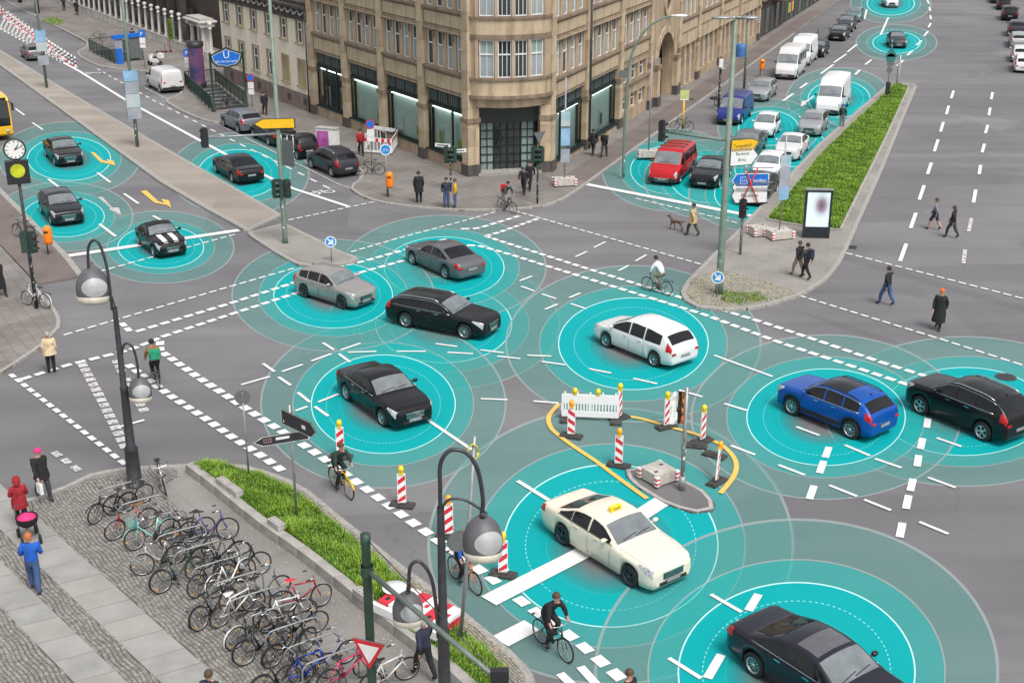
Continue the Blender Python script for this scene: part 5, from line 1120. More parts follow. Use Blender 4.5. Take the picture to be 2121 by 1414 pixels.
def stickers(parent, r, z0, z1, n, seed=1):
    rr = random.Random(seed); mb = MB()
    for i in range(n):
        a = rr.uniform(0, 6.28); z = rr.uniform(z0, z1); h = rr.uniform(.06, .14); da = rr.uniform(.3, .7); mb.cur = rr.randrange(3)
        vs = []
        for k in range(4):
            t = a + da * k / 3; vs += [(math.cos(t) * (r + .004), math.sin(t) * (r + .004), z), (math.cos(t) * (r + .004), math.sin(t) * (r + .004), z + h)]
        mb.add(vs, [(2 * k, 2 * k + 2, 2 * k + 3, 2 * k + 1) for k in range(3)])
    o = mb.build('stickers', ['sticker', 'white_paint', 'sign_back'], parent); o['kind'] = 'stuff'
def post(name, px, h, r, lab, cat, m, z=0.12, n=10, taper=.75, label_stk=0):
    b = zbase(px, z); t = thing(name, lab, cat, b); MB().tube([(0, 0, -.02), (0, 0, h)], [r, r * taper], n).build('pole', m, t)
    if label_stk: stickers(t, r * .98, .4, 2.3, label_stk, int(px[0]))
    return t, b
def round_sign(parent, loc, rz, r, face, rim=None, thick=.02, back='sign_back'):
    mb = MB(); mb.lathe([(0, 0), (r, 0), (r, thick), (0, thick)], 24, axis='y', smooth=False); o = mb.build('sign_plate', back, parent, loc, rz)
    if rim: MB().disc((0, -.003, 0), r * .99, 24, (0, -1, 0)).build('sign_border', rim, o)
    MB().disc((0, -.006, 0), r * (.80 if rim else .96), 24, (0, -1, 0)).build('sign_face', face, o)
    return o
def flat(poly, y, m, name, parent):      # polygon in local x-z on plane y, front facing -y
    from mathutils.geometry import tessellate_polygon
    vs = [Vector((x, y, z)) for x, z in poly]; ts = tessellate_polygon([[Vector((x, z, 0)) for x, z in poly]])
    return MB().add(vs, [tuple(t) for t in ts]).build(name, m, parent)
def plate_poly(parent, poly, m, back, name, thick=.03, loc=(0, 0, 0), rz=0, border=None, bcol='white_paint'):
    n = len(poly); mb = MB(); mb.prism([(x, z) for x, z in poly], 0, thick); mb.v = [(x, z_ , y) for x, y, z_ in mb.v]      # extrude along +y
    o = mb.build(name, back, parent, loc, rz); cx_ = sum(p[0] for p in poly) / n; cz_ = sum(p[1] for p in poly) / n
    if border: flat(poly, -.003, bcol, 'sign_border', o)
    k = border or 1; flat([(cx_ + (x - cx_) * (1 - (1 - k) * .4), cz_ + (z - cz_) * k) for x, z in poly] if border else poly, -.006, m, 'sign_face', o)
    return o
def letters(parent, txt, size, m, loc, align='CENTER'):
    me = text_mesh(txt, size, m, align, .002); o = link('lettering', me, parent, loc); o.rotation_euler = (R(90), 0, 0); return o
# ---- tall green pole with signal arm on the left median
b = zbase((591, 503), .12); t = thing('signal_pole', 'tall green pole with signal arm and yellow arrow sign on the left median', 'traffic light', b)
MB().tube([(0, 0, 0), (0, 0, .35), (0, 0, 12.6)], [.16, .14, .085], 12).build('pole', 'green_pole', t); stickers(t, .14, .5, 2.9, 60, 3)
za = zat(b, 277) ; e = G(424, 291, za); ev = Vector((e.x - b.x, e.y - b.y, za)); MB().tube([(0, 0, za - .12), ev], [.06, .04], 8).build('signal_arm', 'grey_steel', t)
signal_head(t, (ev.x, ev.y, za), R(-140), 'black_plastic')
for dx, rz in ((-.3, 215), (.3, 30), (-.05, 300)): signal_head(t, (dx, -.1 if dx else -.3, zat(b, 395)), R(rz))
zs = zat(b, 262); plate_poly(t, [(-1.15, 0), (-.75, -.26), (.9, -.26), (.9, .26), (-.75, .26)], 'yellow_paint', 'sign_back', 'direction_sign', loc=(.0, -.16, zs + .05), rz=R(8), border=.86, bcol='black_plastic')
o = MB(); 
for x in (0, .45, .9): o.tube([(x, 0, 0), (x, 0, 1.6)], .015, 5)
for z in (0, .4, .8, 1.2, 1.6): o.tube([(-.1, 0, z), (.95, 0, z)], .015, 5)
o.build('sign_frame', 'alloy', t, (.15, -.1, zat(b, 345)), R(-40))
pl_ = MB().box((0, 0, 0), (.85, .03, 1.3)).build('sign_back', 'sign_back', t, (.5, -.42, zat(b, 318)), R(-40))
# ---- poster poles on the left median
mat('poster_blur', (.38, .40, .43), .6, var=.5, scale=1.3, col2=(.18, .2, .26)); mat('poster_blur_b', (.55, .5, .46), .6, var=.5, scale=1.6, col2=(.22, .42, .48)); mat('poster_sky', (.22, .38, .54), .6, var=.4, scale=1.2)
def posters(t, b, rows, w_, ang):
    for i, (y0, y1, m) in enumerate(rows):
        z0, z1 = zat(b, y1), zat(b, y0); MB().box((0, -.14, (z0 + z1) / 2), (w_, .02, z1 - z0 - .03)).build('poster', m, t, None, ang); MB().box((0, .14, (z0 + z1) / 2), (w_, .02, z1 - z0 - .03)).build('poster', m, t, None, ang)
t, b = post('lamp_pole', (285, 304), 13, .12, 'green lamp pole with a stack of blurred posters on the brown median', 'lamp post', 'green_pole', .13, label_stk=25); posters(t, b, [(150, 172, 'poster_sky'), (172, 198, 'poster_blur'), (198, 227, 'poster_blur_b'), (227, 250, 'poster_blur')], .9, R(25))
t, b = post('lamp_pole', (97, 182), 13, .12, 'green lamp pole with pale posters at the far end of the brown median', 'lamp post', 'green_pole', .13); posters(t, b, [(66, 90, 'poster_sky'), (90, 110, 'poster_blur_b'), (118, 138, 'poster_blur')], .85, R(25))
# ---- clock post with emblem box (left edge)
b = zbase((76, 638), .12); t = thing('clock_post', 'black post carrying a round clock above a box with a yellow green disc', 'clock', b)
ztop = zat(b, 300); MB().tube([(0, 0, 0), (0, 0, 3), (0, 0, ztop)], [.09, .075, .06], 10).build('pole', 'dark_pole', t); stickers(t, .085, .3, 3.2, 45, 9)
zc = zat(b, 315); f = FACE(b); ck = MB().lathe([(0, -.09), (.40, -.09), (.46, -.06), (.46, .06), (.40, .09), (0, .09)], 32, axis='y').build('clock_case', 'black_plastic', t, (0, 0, zc), f)
MB().disc((0, -.093, 0), .395, 32, (0, -1, 0)).build('clock_face', 'white_paint', ck)
for k in range(12): MB().box((0, 0, .34), (.035 if k % 3 else .05, .006, .07)).build('hour_mark', 'black_plastic', ck, (0, -.097, 0)).rotation_euler = (0, R(30 * k), 0)
MB().box((0, 0, .12), (.04, .008, .28)).build('hour_hand', 'black_plastic', ck, (0, -.101, 0)).rotation_euler = (0, R(40), 0); MB().box((0, 0, .16), (.028, .008, .40)).build('minute_hand', 'black_plastic', ck, (0, -.106, 0)).rotation_euler = (0, R(68), 0)
zb_ = zat(b, 362); bxo = MB().box((0, 0, 0), (.95, .3, 1.0)).build('emblem_box', 'black_plastic', t, (0, 0, zb_), f); mat('yellow_green', (.45, .5, .02), .4, var=.3, scale=3); MB().disc((0, -.156, .08), .3, 24, (0, -1, 0)).build('emblem_disc', 'yellow_green', bxo)
for dx, rz in ((.28, 60), (-.1, 200)): signal_head(t, (dx, -.15, zat(b, 505)), R(rz))
# ---- right pole with lamps, arm and signs
def lamp_head(parent, loc, rz, m='grey_steel'):
    mb = MB(); mb.lathe([(0, .09), (.16, .07), (.24, 0), (.2, -.07), (0, -.09)], 14); mb.v = [(x * 1.9, y, z * .8) for x, y, z in mb.v]; mb.tube([(-.62, 0, 0), (-.3, 0, 0)], .05, 6); return mb.build('lamp_head', m, parent, loc, rz)
b = zbase((1489, 608), .12); t = thing('signal_pole', 'tall green pole with lamp heads and yellow Tempelhof sign on the right median', 'traffic light', b); ztop = zat(b, 47)
MB().tube([(0, 0, 0), (0, 0, .5), (0, 0, ztop)], [.19, .17, .1], 12).build('pole', 'green_pole', t); stickers(t, .165, .8, 2.2, 8, 5)
lamp_head(t, (-.6, -.1, ztop + .1), R(175)); lamp_head(t, (.62, .05, ztop + .08), R(-5))
za = zat(b, 297); e = G(1366, 277, za); ev = Vector((e.x - b.x, e.y - b.y, za)); MB().tube([(0, 0, za), ev], [.075, .05], 8).build('signal_arm', 'green_pole', t); signal_head(t, (ev.x + .1, ev.y, za), R(60), 'black_plastic')
f = FACE(b)
zs = zat(b, 308); o = plate_poly(t, [(0, -.28), (1.05, -.28), (1.36, .14), (1.05, .3), (0, .3)], 'yellow_paint', 'sign_back', 'direction_sign', loc=(.12, -.14, zs), rz=R(18), border=.88, bcol='black_plastic'); letters(o, 'Tempelhof', .2, 'black_plastic', (.56, -.01, -.06))
zs = zat(b, 330); o = plate_poly(t, [(0, -.42), (1.05, -.42), (1.36, 0), (1.05, .4), (0, .4)], 'white_paint', 'sign_back', 'direction_sign', loc=(.12, -.14, zs), rz=R(18), border=.92, bcol='black_plastic'); letters(o, 'Buckow', .2, 'black_plastic', (.58, -.01, .06)); letters(o, 'Britz', .2, 'black_plastic', (.58, -.01, -.22))
t2, b2 = post('arrow_sign', (1484, 616), zat(zbase((1484, 616), .12), 562), .035, 'round blue arrow sign in front of the tall pole on the right median', 'road sign', 'grey_steel'); mat('sign_blue', (.01, .22, .62), .4, var=.05)
def arrow_face(parent, s): flat([(-.5 * s, .42 * s), (-.3 * s, .5 * s), (.12 * s, .05 * s), (.1 * s, .35 * s), (.38 * s, .38 * s), (.42 * s, -.42 * s), (-.38 * s, -.38 * s), (-.35 * s, -.1 * s), (-.08 * s, -.1 * s)], -.012, 'white_paint', 'arrow', parent)
o = round_sign(t2, (0, -.05, zat(b2, 579)), FACE(b2), .3, 'sign_blue', 'white_paint'); arrow_face(o, .34)
t2, b2 = post('arrow_sign', (687, 541), zat(zbase((687, 541), .12), 498), .03, 'round blue arrow sign on the tip of the small left island', 'road sign', 'grey_steel'); o = round_sign(t2, (0, -.05, zat(b2, 505)), FACE(b2), .29, 'sign_blue', 'white_paint'); arrow_face(o, .34)
# ---- crossed-out direction signs
t, b = post('direction_sign_post', (1533, 527), zat(zbase((1533, 527), .12), 345), .075, 'post with blue and white direction signs crossed out in red', 'road sign', 'grey_steel', label_stk=40)
for (y, h, m, tx, tc, xo) in ((377, .34, 'blue_sign', 'Dresden', 'white_paint', .3), (390.5, .32, 'white_paint', '', 'black_plastic', 0), (408, .42, 'white_paint', 'Rudow', 'black_plastic', 0)):
    z = zat(b, y); o = plate_poly(t, [(-.92, 0), (-.72, -h), (.92, -h), (.92, h), (-.72, h)], m, 'sign_back', 'direction_sign', loc=(.25, -.12, z), rz=R(4), border=.88, bcol='black_plastic' if m == 'white_paint' else 'white_paint')
    if tx: letters(o, tx, .3 if tx == 'Rudow' else .27, tc, (xo, -.012, -.1))
    if tx == 'Dresden': o2 = MB().box((-.32, -.012, 0), (.34, .01, .3)).build('motorway_panel', 'blue_sign', o); MB().box((-.32, -.010, 0), (.38, .01, .34)).build('panel_border', 'white_paint', o); letters(o, '113', .2, 'white_paint', (-.32, -.02, -.07))
zz0, zz1 = zat(b, 424), zat(b, 352)
mb = MB(); 
for sgn in (1, -1): mb.tube([(-.42 * sgn + .25, -.19, zz0), (.30 * sgn + .25, -.19, zz1)], .035, 6)
mb.build('red_cross', 'red_paint', t); signal_head(t, (-.05, -.2, zat(b, 435)), R(30), 'black_plastic')
for z in (zat(b, 352), zat(b, 382), zat(b, 398)): MB().box((.25, -.07, z), (2.2, .04, .04)).build('sign_bracket', 'alloy', t)
# ---- curved street lamp at the right-hand kerb
b = zbase((1291, 366), .12); t = thing('street_lamp', 'green street lamp with a long curved arm by the corner building', 'lamp post', b)
pts = [(1291, 366), (1293, 290), (1298, 200), (1304, 135), (1318, 95), (1342, 62), (1372, 43), (1392, 37)]; pv = [rel(PV(x, y, b.y), b) for x, y in pts]; pv[0].z = 0; pv = arc_pts(pv, 5)
MB().tube(pv, [.10 - .05 * i / len(pv) for i in range(len(pv))], 10).build('pole', 'green_pole', t); stickers(t, .1, .5, 2.6, 25, 12)
lamp_head(t, pv[-1] + Vector((.5, 0, 0)), 0, 'white_paint'); MB().box((0, 0, 0), (.5, .1, .45)).build('sign_back', 'sign_back', t, rel(PV(1291, 158, b.y), b))
b = zbase((1541, 184), .12); t = thing('street_lamp', 'slim green lamp post further up the right pavement', 'lamp post', b); ztop = zat(b, 45); MB().tube([(0, 0, 0), (0, 0, ztop)], [.11, .07], 10).build('pole', 'green_pole', t); lamp_head(t, (-.2, 0, ztop + .1), R(170)); lamp_head(t, (.6, 0, ztop + .05), 0)
# ---- historic hook lamps
mat('lamp_iron', (.05, .05, .056), .42, .35, var=.2); mat('lamp_grey', (.10, .10, .108), .55, .1, var=.15, scale=4); mat('lamp_bowl', (.34, .345, .35), .4, var=.15, scale=3); mat('lamp_rim', (.50, .46, .38), .4)
def bell(parent, loc, r, tilt):
    # bell-shaped lantern with an open mouth that shows its pale reflector
    o = MB().lathe([(.09 * r, 1.45 * r), (.10 * r, 1.22 * r), (.24 * r, 1.16 * r), (.5 * r, 1.0 * r), (.8 * r, .66 * r), (.97 * r, .2 * r), (1.0 * r, -.2 * r), (.95 * r, -.62 * r)], 24).build('lantern', 'lamp_grey', parent, loc); o.rotation_euler = tilt
    MB().lathe([(.955 * r, -.6 * r), (.985 * r, -.62 * r), (.93 * r, -.92 * r), (.86 * r, -1.0 * r)], 24).build('glass_rim', 'lamp_rim', o)
    MB().lathe([(.88 * r, -.98 * r), (.6 * r, -1.08 * r), (0, -1.12 * r)], 24).build('diffuser', 'lamp_bowl', o)
    # oval access glass on the side towards the crossing
    mb = MB(); n = 20
    for k in range(n):
        pass
    vs = []; 
    for ring in (0, .4, .75, 1.0):
        for k in range(n):
            a = 2 * math.pi * k / n; yaw = ring * .85 * math.cos(a) + .45; zz = .0 * r + ring * .58 * r * math.sin(a)
            rr_ = interp([(-.62 * r, .95 * r), (-.2 * r, 1.0 * r), (.2 * r, .97 * r), (.66 * r, .80 * r)], zz) * 1.02; vs.append((rr_ * math.sin(yaw), -rr_ * math.cos(yaw), zz))
    fs = [(i * n + k, i * n + (k + 1) % n, (i + 1) * n + (k + 1) % n, (i + 1) * n + k) for i in range(3) for k in range(n)]
    mb.smooth = True; mb.add(vs, fs); mb.build('side_glass', 'lamp_bowl', o); return o
def hook_lamp(lab, base, poleline, hooks, ptop):
    b = base; t = thing('hook_lamp', lab, 'lamp post', b)
    MB().lathe([(.30, 0), (.30, .08), (.24, .12), (.21, 1.25), (.23, 1.3), (.15, 1.42), (.12, ptop * .55), (.14, ptop * .56), (.10, ptop * .57), (.075, ptop)], 16).build('pole', 'lamp_iron', t)
    for (pth, rad, (hx, hy), hr) in hooks:
        pv = arc_pts([rel(PV(x, y, b.y), b) for x, y in pth], 6); MB().tube(pv, rad, 8).build('hook', 'lamp_iron', t)
        c = rel(PV(hx, hy, b.y), b); bell(t, c, hr, (R(-12), 0, 0)); MB().tube([pv[-1], c + Vector((0, .0, hr * 1.1))], rad * 1.3, 8).build('hanger', 'lamp_iron', t)
    return t
b1 = zbase((280, 1004), .13)
hook_lamp('dark hook street lamp with two lanterns beside the left end of the bicycle racks', b1, None, [([(233, 650), (228, 600), (220, 552), (206, 513), (193, 507), (184, 522), (184, 560), (188, 573)], .045, (193, 601), .50), ([(252, 770), (255, 730), (263, 719), (276, 728), (285, 760), (288, 795)], .04, (291, 815), .36), ([(243, 690), (238, 640), (220, 590), (206, 571), (192, 566)], .025, (193, 601), .1)], zat(b1, 645))
# second hook lamp stands just below the frame
ylo = 1440
for yy in range(1440, 1700, 5):
    bb = zbase((912 + .026 * (yy - 1110), yy), .12)
    if zat(bb, 942) > 8.0: ylo = yy; break
b2 = zbase((912 + .026 * (ylo - 1110), ylo), .12); 
hook_lamp('dark hook street lamp with large lantern rising from the bottom edge', b2, None, [([(912, 1110), (912, 1030), (912, 975), (926, 948), (946, 942), (970, 952), (990, 985), (1000, 1040), (999, 1070)], .045, (1000, 1125), .42), ([(908, 1330), (903, 1260), (893, 1205), (875, 1177), (860, 1173), (849, 1188), (847, 1235)], .04, (845, 1270), .33), ([(914, 1065), (930, 1045), (960, 1045), (985, 1058), (1006, 1072)], .03, (1000, 1125), .1)], zat(b2, 1060))
# ---- gantry post with arm and give-way sign at the bottom
g0 = G(770, 1397, 2.15); b = Vector((g0.x, g0.y, .12)); t = thing('gantry_post', 'thick green post with sloping arm and give way sign at the bottom edge', 'post', b); ztop = zat(b, 1116)
MB().lathe([(.13, 0), (.105, .3), (.10, ztop - .25), (.115, ztop - .22), (.115, ztop), (0, ztop + .02)], 16).build('pole', 'green_dark', t) if 'green_dark' in MATS else (mat('green_dark', (.035, .07, .05), .5, .2, var=.25, scale=3), MB().lathe([(.13, 0), (.105, .3), (.10, ztop - .25), (.115, ztop - .22), (.115, ztop), (0, ztop + .02)], 16).build('pole', 'green_dark', t))
za = zat(b, 1190); e = G(1035, 1420, za); ev = Vector((e.x - b.x, e.y - b.y, za)); mat('arm_green', (.16, .2, .17), .5, .3, var=.2, scale=3); MB().tube([(0, 0, za), ev], .055, 10).build('arm', 'arm_green', t); MB().tube([(0, 0, ztop - .1), ev + Vector((0, 0, .1))], .012, 5).build('stay_wire', 'iron', t); MB().box(ev, (.35, .15, .5)).build('signal_back', 'black_plastic', t)
MB().lathe([(.14, za - .12), (.14, za + .12)], 14).build('collar', 'green_dark', t)
w_ = .40; zc = zat(b, 1352); f = FACE(b); yo = plate_poly(t, [(-w_, .30), (w_, .30), (0, -.42)], 'white_paint', 'sign_back', 'give_way_sign', loc=(-.02, -.16, zc), rz=f - R(28), border=None)
flat([(-w_, .30), (w_, .30), (0, -.42)], -.009, 'red_paint', 'sign_border', yo); flat([(-w_ * .66, .20), (w_ * .66, .20), (0, -.27)], -.013, 'white_paint', 'sign_centre', yo)
# ---- black direction boards on a slim post in the grass strip
b = zbase((615, 1075), .36); t = thing('direction_sign_post', 'slim post with two dark arrow boards in the grass strip', 'road sign', b); zt = zat(b, 838); MB().tube([(0, 0, 0), (0, 0, zt - .36)], .04, 8).build('pole', 'grey_steel', t); stickers(t, .041, .5, 2.0, 14, 4); mat('board_black', (.028, .03, .033), .5, var=.2)
mat('sticker_pink', (.30, .16, .17), .5, var=.5, scale=30)
o = plate_poly(t, [(-.42, -.24), (1.0, -.24), (1.24, .0), (1.0, .24), (-.42, .24)], 'board_black', 'board_black', 'arrow_board', loc=(0, -.06, zat(b, 868) - .36), rz=R(-44), border=.93); MB().box((.66, -.012, -.02), (.16, .01, .11)).build('sticker', 'white_paint', o); MB().box((-.3, -.012, -.12), (.03, .01, .08)).build('sticker', 'white_paint', o)
o = plate_poly(t, [(.55, -.15), (-.85, -.15), (-1.12, .0), (-.85, .15), (.55, .15)], 'board_black', 'board_black', 'arrow_board', loc=(0, -.07, zat(b, 903) - .36), rz=R(22), border=.9); MB().box((-.25, -.012, .03), (.40, .01, .08)).build('sticker', 'white_paint', o)
for r_ in (.055, -.03):
    for q in range(4): MB().box((-.80 + .065 * q, -.012, r_), (.042, .01, .055)).build('sticker', 'sticker_pink', o)
b = zbase((516, 990), .36); t = thing('round_sign_post', 'slim post with a round sign seen from behind beside the grass strip', 'road sign', b); zt = zat(b, 812) - .36; MB().tube([(0, 0, 0), (0, 0, zt)], .03, 8).build('pole', 'grey_steel', t); o = round_sign(t, (0, -.02, zat(b, 822) - .36), FACE(b), .24, 'sign_back'); MB().box((0, -.02, 0), (.06, .02, .3)).build('bracket', 'alloy', o)
# ---- tall temporary pole with cable coil
b = zbase((953, 1326), .36); t = thing('temporary_pole', 'thin grey pole with a coiled yellow cable by the bicycle lane', 'pole', b); zt = zat(b, 902) - .36; mid = rel(PV(985, 990, b.y - .1), b); top = rel(PV(983, 903, b.y - .1), b)
MB().tube([(0, 0, 0), rel(PV(966, 1180, b.y), b) - Vector((0, 0, .36)), top - Vector((0, 0, .36))], [.055, .05, .045], 8).build('pole', 'grey_steel', t); mb = MB(); mat('cable_yellow', (.7, .55, .02), .5)
for k in range(3): mb.tube([top + Vector((-.04 + .12 * math.cos(a / 8 * 6.283) * (1 + .1 * k), -.06 - .01 * k, -.75 + .22 * math.sin(a / 8 * 6.283))) for a in range(9)], .012, 5)
mb.build('cable_coil', 'cable_yellow', t); round_sign(t, rel(PV(950, 1120, b.y - .1), b) - Vector((0, 0, .36)), FACE(b) + R(20), .3, 'sign_back')
# ---- bent sign pole in the works area
t, b = post('sign_pole', (1412, 1014), zat(zbase((1412, 1014), .07), 806), .075, 'grey pole with a crumpled white and orange sign in the works area', 'road sign', 'grey_steel', .07, taper=.8, label_stk=25)
MB().tube([(0, 0, 0), (0, 0, .5)], .11, 10).build('sleeve', 'grey_steel', t); zz = zat(b, 878); zt = zat(b, 812)
mb = MB(); rr = random.Random(2); nx, nz = 4, 7
for (x0, x1, nm, m_) in ((-.52, -.28, 'torn_sheet', 'white_paint'), (-.3, -.08, 'sign_plate', 'black_plastic'), (-.16, -.09, 'orange_strip', 'orange_bin')):
    mb = MB(); vs = [(x0 + (x1 - x0) * i / nx, -.03 - rr.random() * .12 - (.04 if nm != 'sign_plate' else 0), zz + (zt - zz) * j / nz) for i in range(nx + 1) for j in range(nz + 1)]
    mb.add(vs, [(i * (nz + 1) + j, i * (nz + 1) + j + 1, (i + 1) * (nz + 1) + j + 1, (i + 1) * (nz + 1) + j) for i in range(nx) for j in range(nz)]); mb.build(nm, m_, t)
# ---- construction beacons, barrier, weights
mat('refl_red', (.62, .02, .04), .4, var=.06); mat('refl_white', (.78, .78, .77), .4, var=.05); mat('foot_rubber', (.05, .048, .045), .85, var=.3, scale=9)
def stripes(parent, w_, h_, y, n, sgn, m='refl_red'):
    # diagonal red bars clipped to the board
    for i in range(n):
        z0 = h_ * (i + .12) / n; dz = h_ / n * .48; sl = w_ * .75 * sgn
        poly = [(-w_ / 2, z0 - sl / 2), (w_ / 2, z0 + sl / 2), (w_ / 2, z0 + sl / 2 + dz), (-w_ / 2, z0 - sl / 2 + dz)]
        poly = [(x, min(max(z, .01), h_ - .01)) for x, z in poly]; flat(poly, y, m, 'stripe', parent)
def beacon(px, lab, rz=None, sgn=1, tilt=0, light='lamp_yellow', foot=True, z=0.0, name='beacon_board'):
    b = zbase(px, z); t = thing('beacon', lab, 'beacon', b, FACE(b) if rz is None else rz, 'red and white works beacons')
    if foot:
        mb = MB().box((0, 0, .05), (.78, .36, .09)).box((0, 0, .11), (.3, .2, .05)); mb.box((-.28, 0, .105), (.1, .2, .02)).box((.28, 0, .105), (.1, .2, .02)); mb.build('foot', 'foot_rubber', t, None, R(-18))
    o = MB().box((0, .0, .5), (.27, .045, 1.0)).build('board', 'refl_white', t, (0, 0, .14)); o.rotation_euler = (0, R(tilt), 0)
    for y in (-.0235,): stripes(o, .24, 1.0, y, 3, sgn)
    l = MB().lathe([(0, .2), (.06, .19), (.095, .1), (.095, .04), (.06, .0)], 12).box((0, 0, -.02), (.14, .12, .14)).build('warning_lamp', light, o, (0, 0, 1.08)); return t
works = [((706, 948), 'red and white beacon right behind the cyclist on the yellow bicycle', 1), ((833, 1048), 'red and white beacon standing alone by the bicycle lane dashes', 1), ((930, 1112), 'red and white beacon half hidden by the big hook lamp', 1), ((1042, 1192), 'red and white beacon nearest the white taxi by the bicycle lane', 1), ((1183, 905), 'red and white beacon in front of the white plank barrier', -1), ((1281, 966), 'red and white beacon beside the concrete weight in the works area', -1)]
for px, lab, sg in works: beacon(px, lab, sgn=sg, light='amber' if px[0] in (1183, 1281, 930) else 'lamp_yellow')
for px, lab, rz in (((1380, 886), 'narrow seen beacon left of the crumpled sign', 65), ((1455, 915), 'narrow seen beacon on the curve of the yellow line behind the pole', 70)): b = zbase(px, 0); beacon(px, lab, FACE(b) + R(rz * .8), 1)
beacon((1484, 1000), 'leaning pale beacon at the right end of the yellow curve', FACE(zbase((1484, 1000), 0)) + R(78), 1, 14, 'amber'); beacon((1283, 868), 'edge on beacon at the right end of the white plank barrier', FACE(zbase((1283, 868), 0)) + R(62), 1)
for i, px in enumerate(((1480, 945), (1440, 925))):
    b = zbase(px, 0); tag(MB().box((0, 0, .05), (.8, .38, .09)).box((0, 0, .11), (.3, .2, .05)).box((-.28, 0, .105), (.1, .2, .03)).box((.28, 0, .105), (.1, .2, .03)).build('rubber_foot', 'foot_rubber', None, b, R(-35 + 20 * i)), ['empty rubber beacon foot inside the yellow curve', 'second empty rubber beacon foot lying behind the grey pole'][i], 'beacon foot')
bl_, br_ = zbase((1163, 868), 0), zbase((1281, 873), 0); d = br_ - bl_; t = thing('works_barrier', 'white slatted works barrier with two yellow lamps', 'barrier', (bl_ + br_) / 2, math.atan2(d.y, d.x)); W_ = d.length
mb = MB(); mb.box((0, 0, .83), (W_, .06, .36)).box((0, 0, .25), (W_, .06, .22)); 
mb.build('board', 'refl_white', t); 
for i in range(19): MB().box((-W_ / 2 + .03 + (W_ - .06) * i / 18, 0, .505), (.055 if i % 9 else .1, .05, .29)).build('slat', 'refl_white', t)
for x in (-.7, .35): MB().lathe([(0, .2), (.06, .19), (.095, .1), (.095, .04), (.06, 0)], 12).box((0, 0, -.01), (.14, .1, .1)).build('warning_lamp', 'lamp_yellow', t, (x * W_ / 2.6, 0, 1.06))
for x in (-W_ * .42, W_ * .46): MB().box((0, 0, .05), (.4, .8, .1)).build('foot', 'foot_rubber', t, (x, 0, 0))
for i in range(5): MB().box((0, 0, 0), (.06, .05, .1)).build('peg', 'refl_white', t, (-W_ / 2 + .12 + i * (W_ - .24) / 4, 0, 1.05))
def weight(px, lab, dims, rz, pole=None, z=0.0):
    b = zbase(px, z); t = thing('concrete_weight', lab, 'concrete block', b, rz); dx, dy, dz = dims
    MB().box((0, 0, dz / 2 + .06), (dx, dy, dz)).build('block', 'concrete_block', t); MB().box((0, 0, .035), (dx * .8, dy * .8, .07)).build('skid', 'black_plastic', t)
    for sx in (-1, 1):
        for sy in (-1, 1):
            p_ = MB().box((sx * dx / 2 * .995, sy * dy / 2 * .995, dz / 2 + .06), (.14, .14, dz * .86)).build('corner_guard', 'refl_white', t)
            for k in range(2): MB().box((sx * dx / 2 * .995, sy * dy / 2 * .995, .06 + dz * (.3 + .4 * k)), (.146, .146, dz * .16)).build('stripe', 'refl_red', p_)
    for k in (-1, 1): MB().box((k * dx * .28, k * dy * .18, dz + .062), (.14, .09, .006)).build('lifting_slot', 'black_plastic', t)
    return t, b
weight((1363, 994), 'pale concrete weight with striped corners in the works area', (.85, .85, .38), R(35), z=.07)
weight((1572, 486), 'left concrete weight with striped corners at the foot of the grass bed', (.95, .8, .42), R(20), z=.12); tw, b = weight((1613, 493), 'right concrete weight carrying the poster pole by the grass bed', (1.2, .9, .4), R(20), z=.12)
MB().tube([(0, 0, .45), (0, 0, zat(b, 285))], .04, 8).build('pole', 'grey_steel', tw)
for (y0, y1, m) in ((325, 350, 'poster_blur_b'), (350, 390, 'poster_blur'), (390, 418, 'poster_sky')): z0, z1 = zat(b, y1), zat(b, y0); MB().box((.02, -.1, (z0 + z1) / 2), (.6, .02, z1 - z0 - .02)).build('poster', m, tw)
tw, b = weight((1169, 384), 'pinkish concrete weight with poster pole on the corner pavement', (1.25, .7, .42), R(10), z=.12); MB().tube([(0, 0, .45), (0, 0, zat(b, 165))], .05, 8).build('pole', 'lilac_pole', tw)
for (y0, y1, m) in ((235, 265, 'poster_blur_b'), (270, 305, 'poster_sky'), (312, 340, 'poster_blur')): z0, z1 = zat(b, y1), zat(b, y0); MB().box((0, -.1, (z0 + z1) / 2), (.55, .02, z1 - z0)).build('poster', m, tw)
tw, b = weight((1343, 326), 'grey concrete weight with a thin lilac pole beside the red van', (1.3, .7, .42), R(5), z=.12); MB().tube([(0, 0, .45), (0, 0, zat(b, 120))], .05, 8).build('pole', 'lilac_pole', tw)
# pile of barrier boards on the grass strip
pile = thing('barrier_pile', 'stacked red and white barrier boards lying on the end of the grass strip', 'barrier', zbase((868, 1278), .46), R(-38))
for i in range(5): MB().box((-.12 + .02 * i, -.52, .05 + .05 * i), (2.4, .12, .045)).build('edge_board', 'refl_white', pile)
for i in range(6):
    o = MB().box((0, 0, 0), (.34, 1.0, .1)).build('board', 'refl_red' if i % 2 == 0 else 'refl_white', pile, (-.88 + i * .36, .05, .32)); o.rotation_euler = (0, 0, R(3))
    for k in (-.3, .05): MB().box((0, k, .052), (.12, .16, .006)).build('slot', 'black_plastic' if i % 2 == 0 else 'refl_red', o)
    MB().box((-.88 + i * .36, .05, .14), (.3, .9, .24)).build('lower_board', 'refl_white' if i % 2 == 0 else 'refl_red', pile)
MB().lathe([(0, .04), (.33, .04), (.33, 0)], 24).build('round_plate', 'refl_white', pile, (-1.05, .2, .40)); 
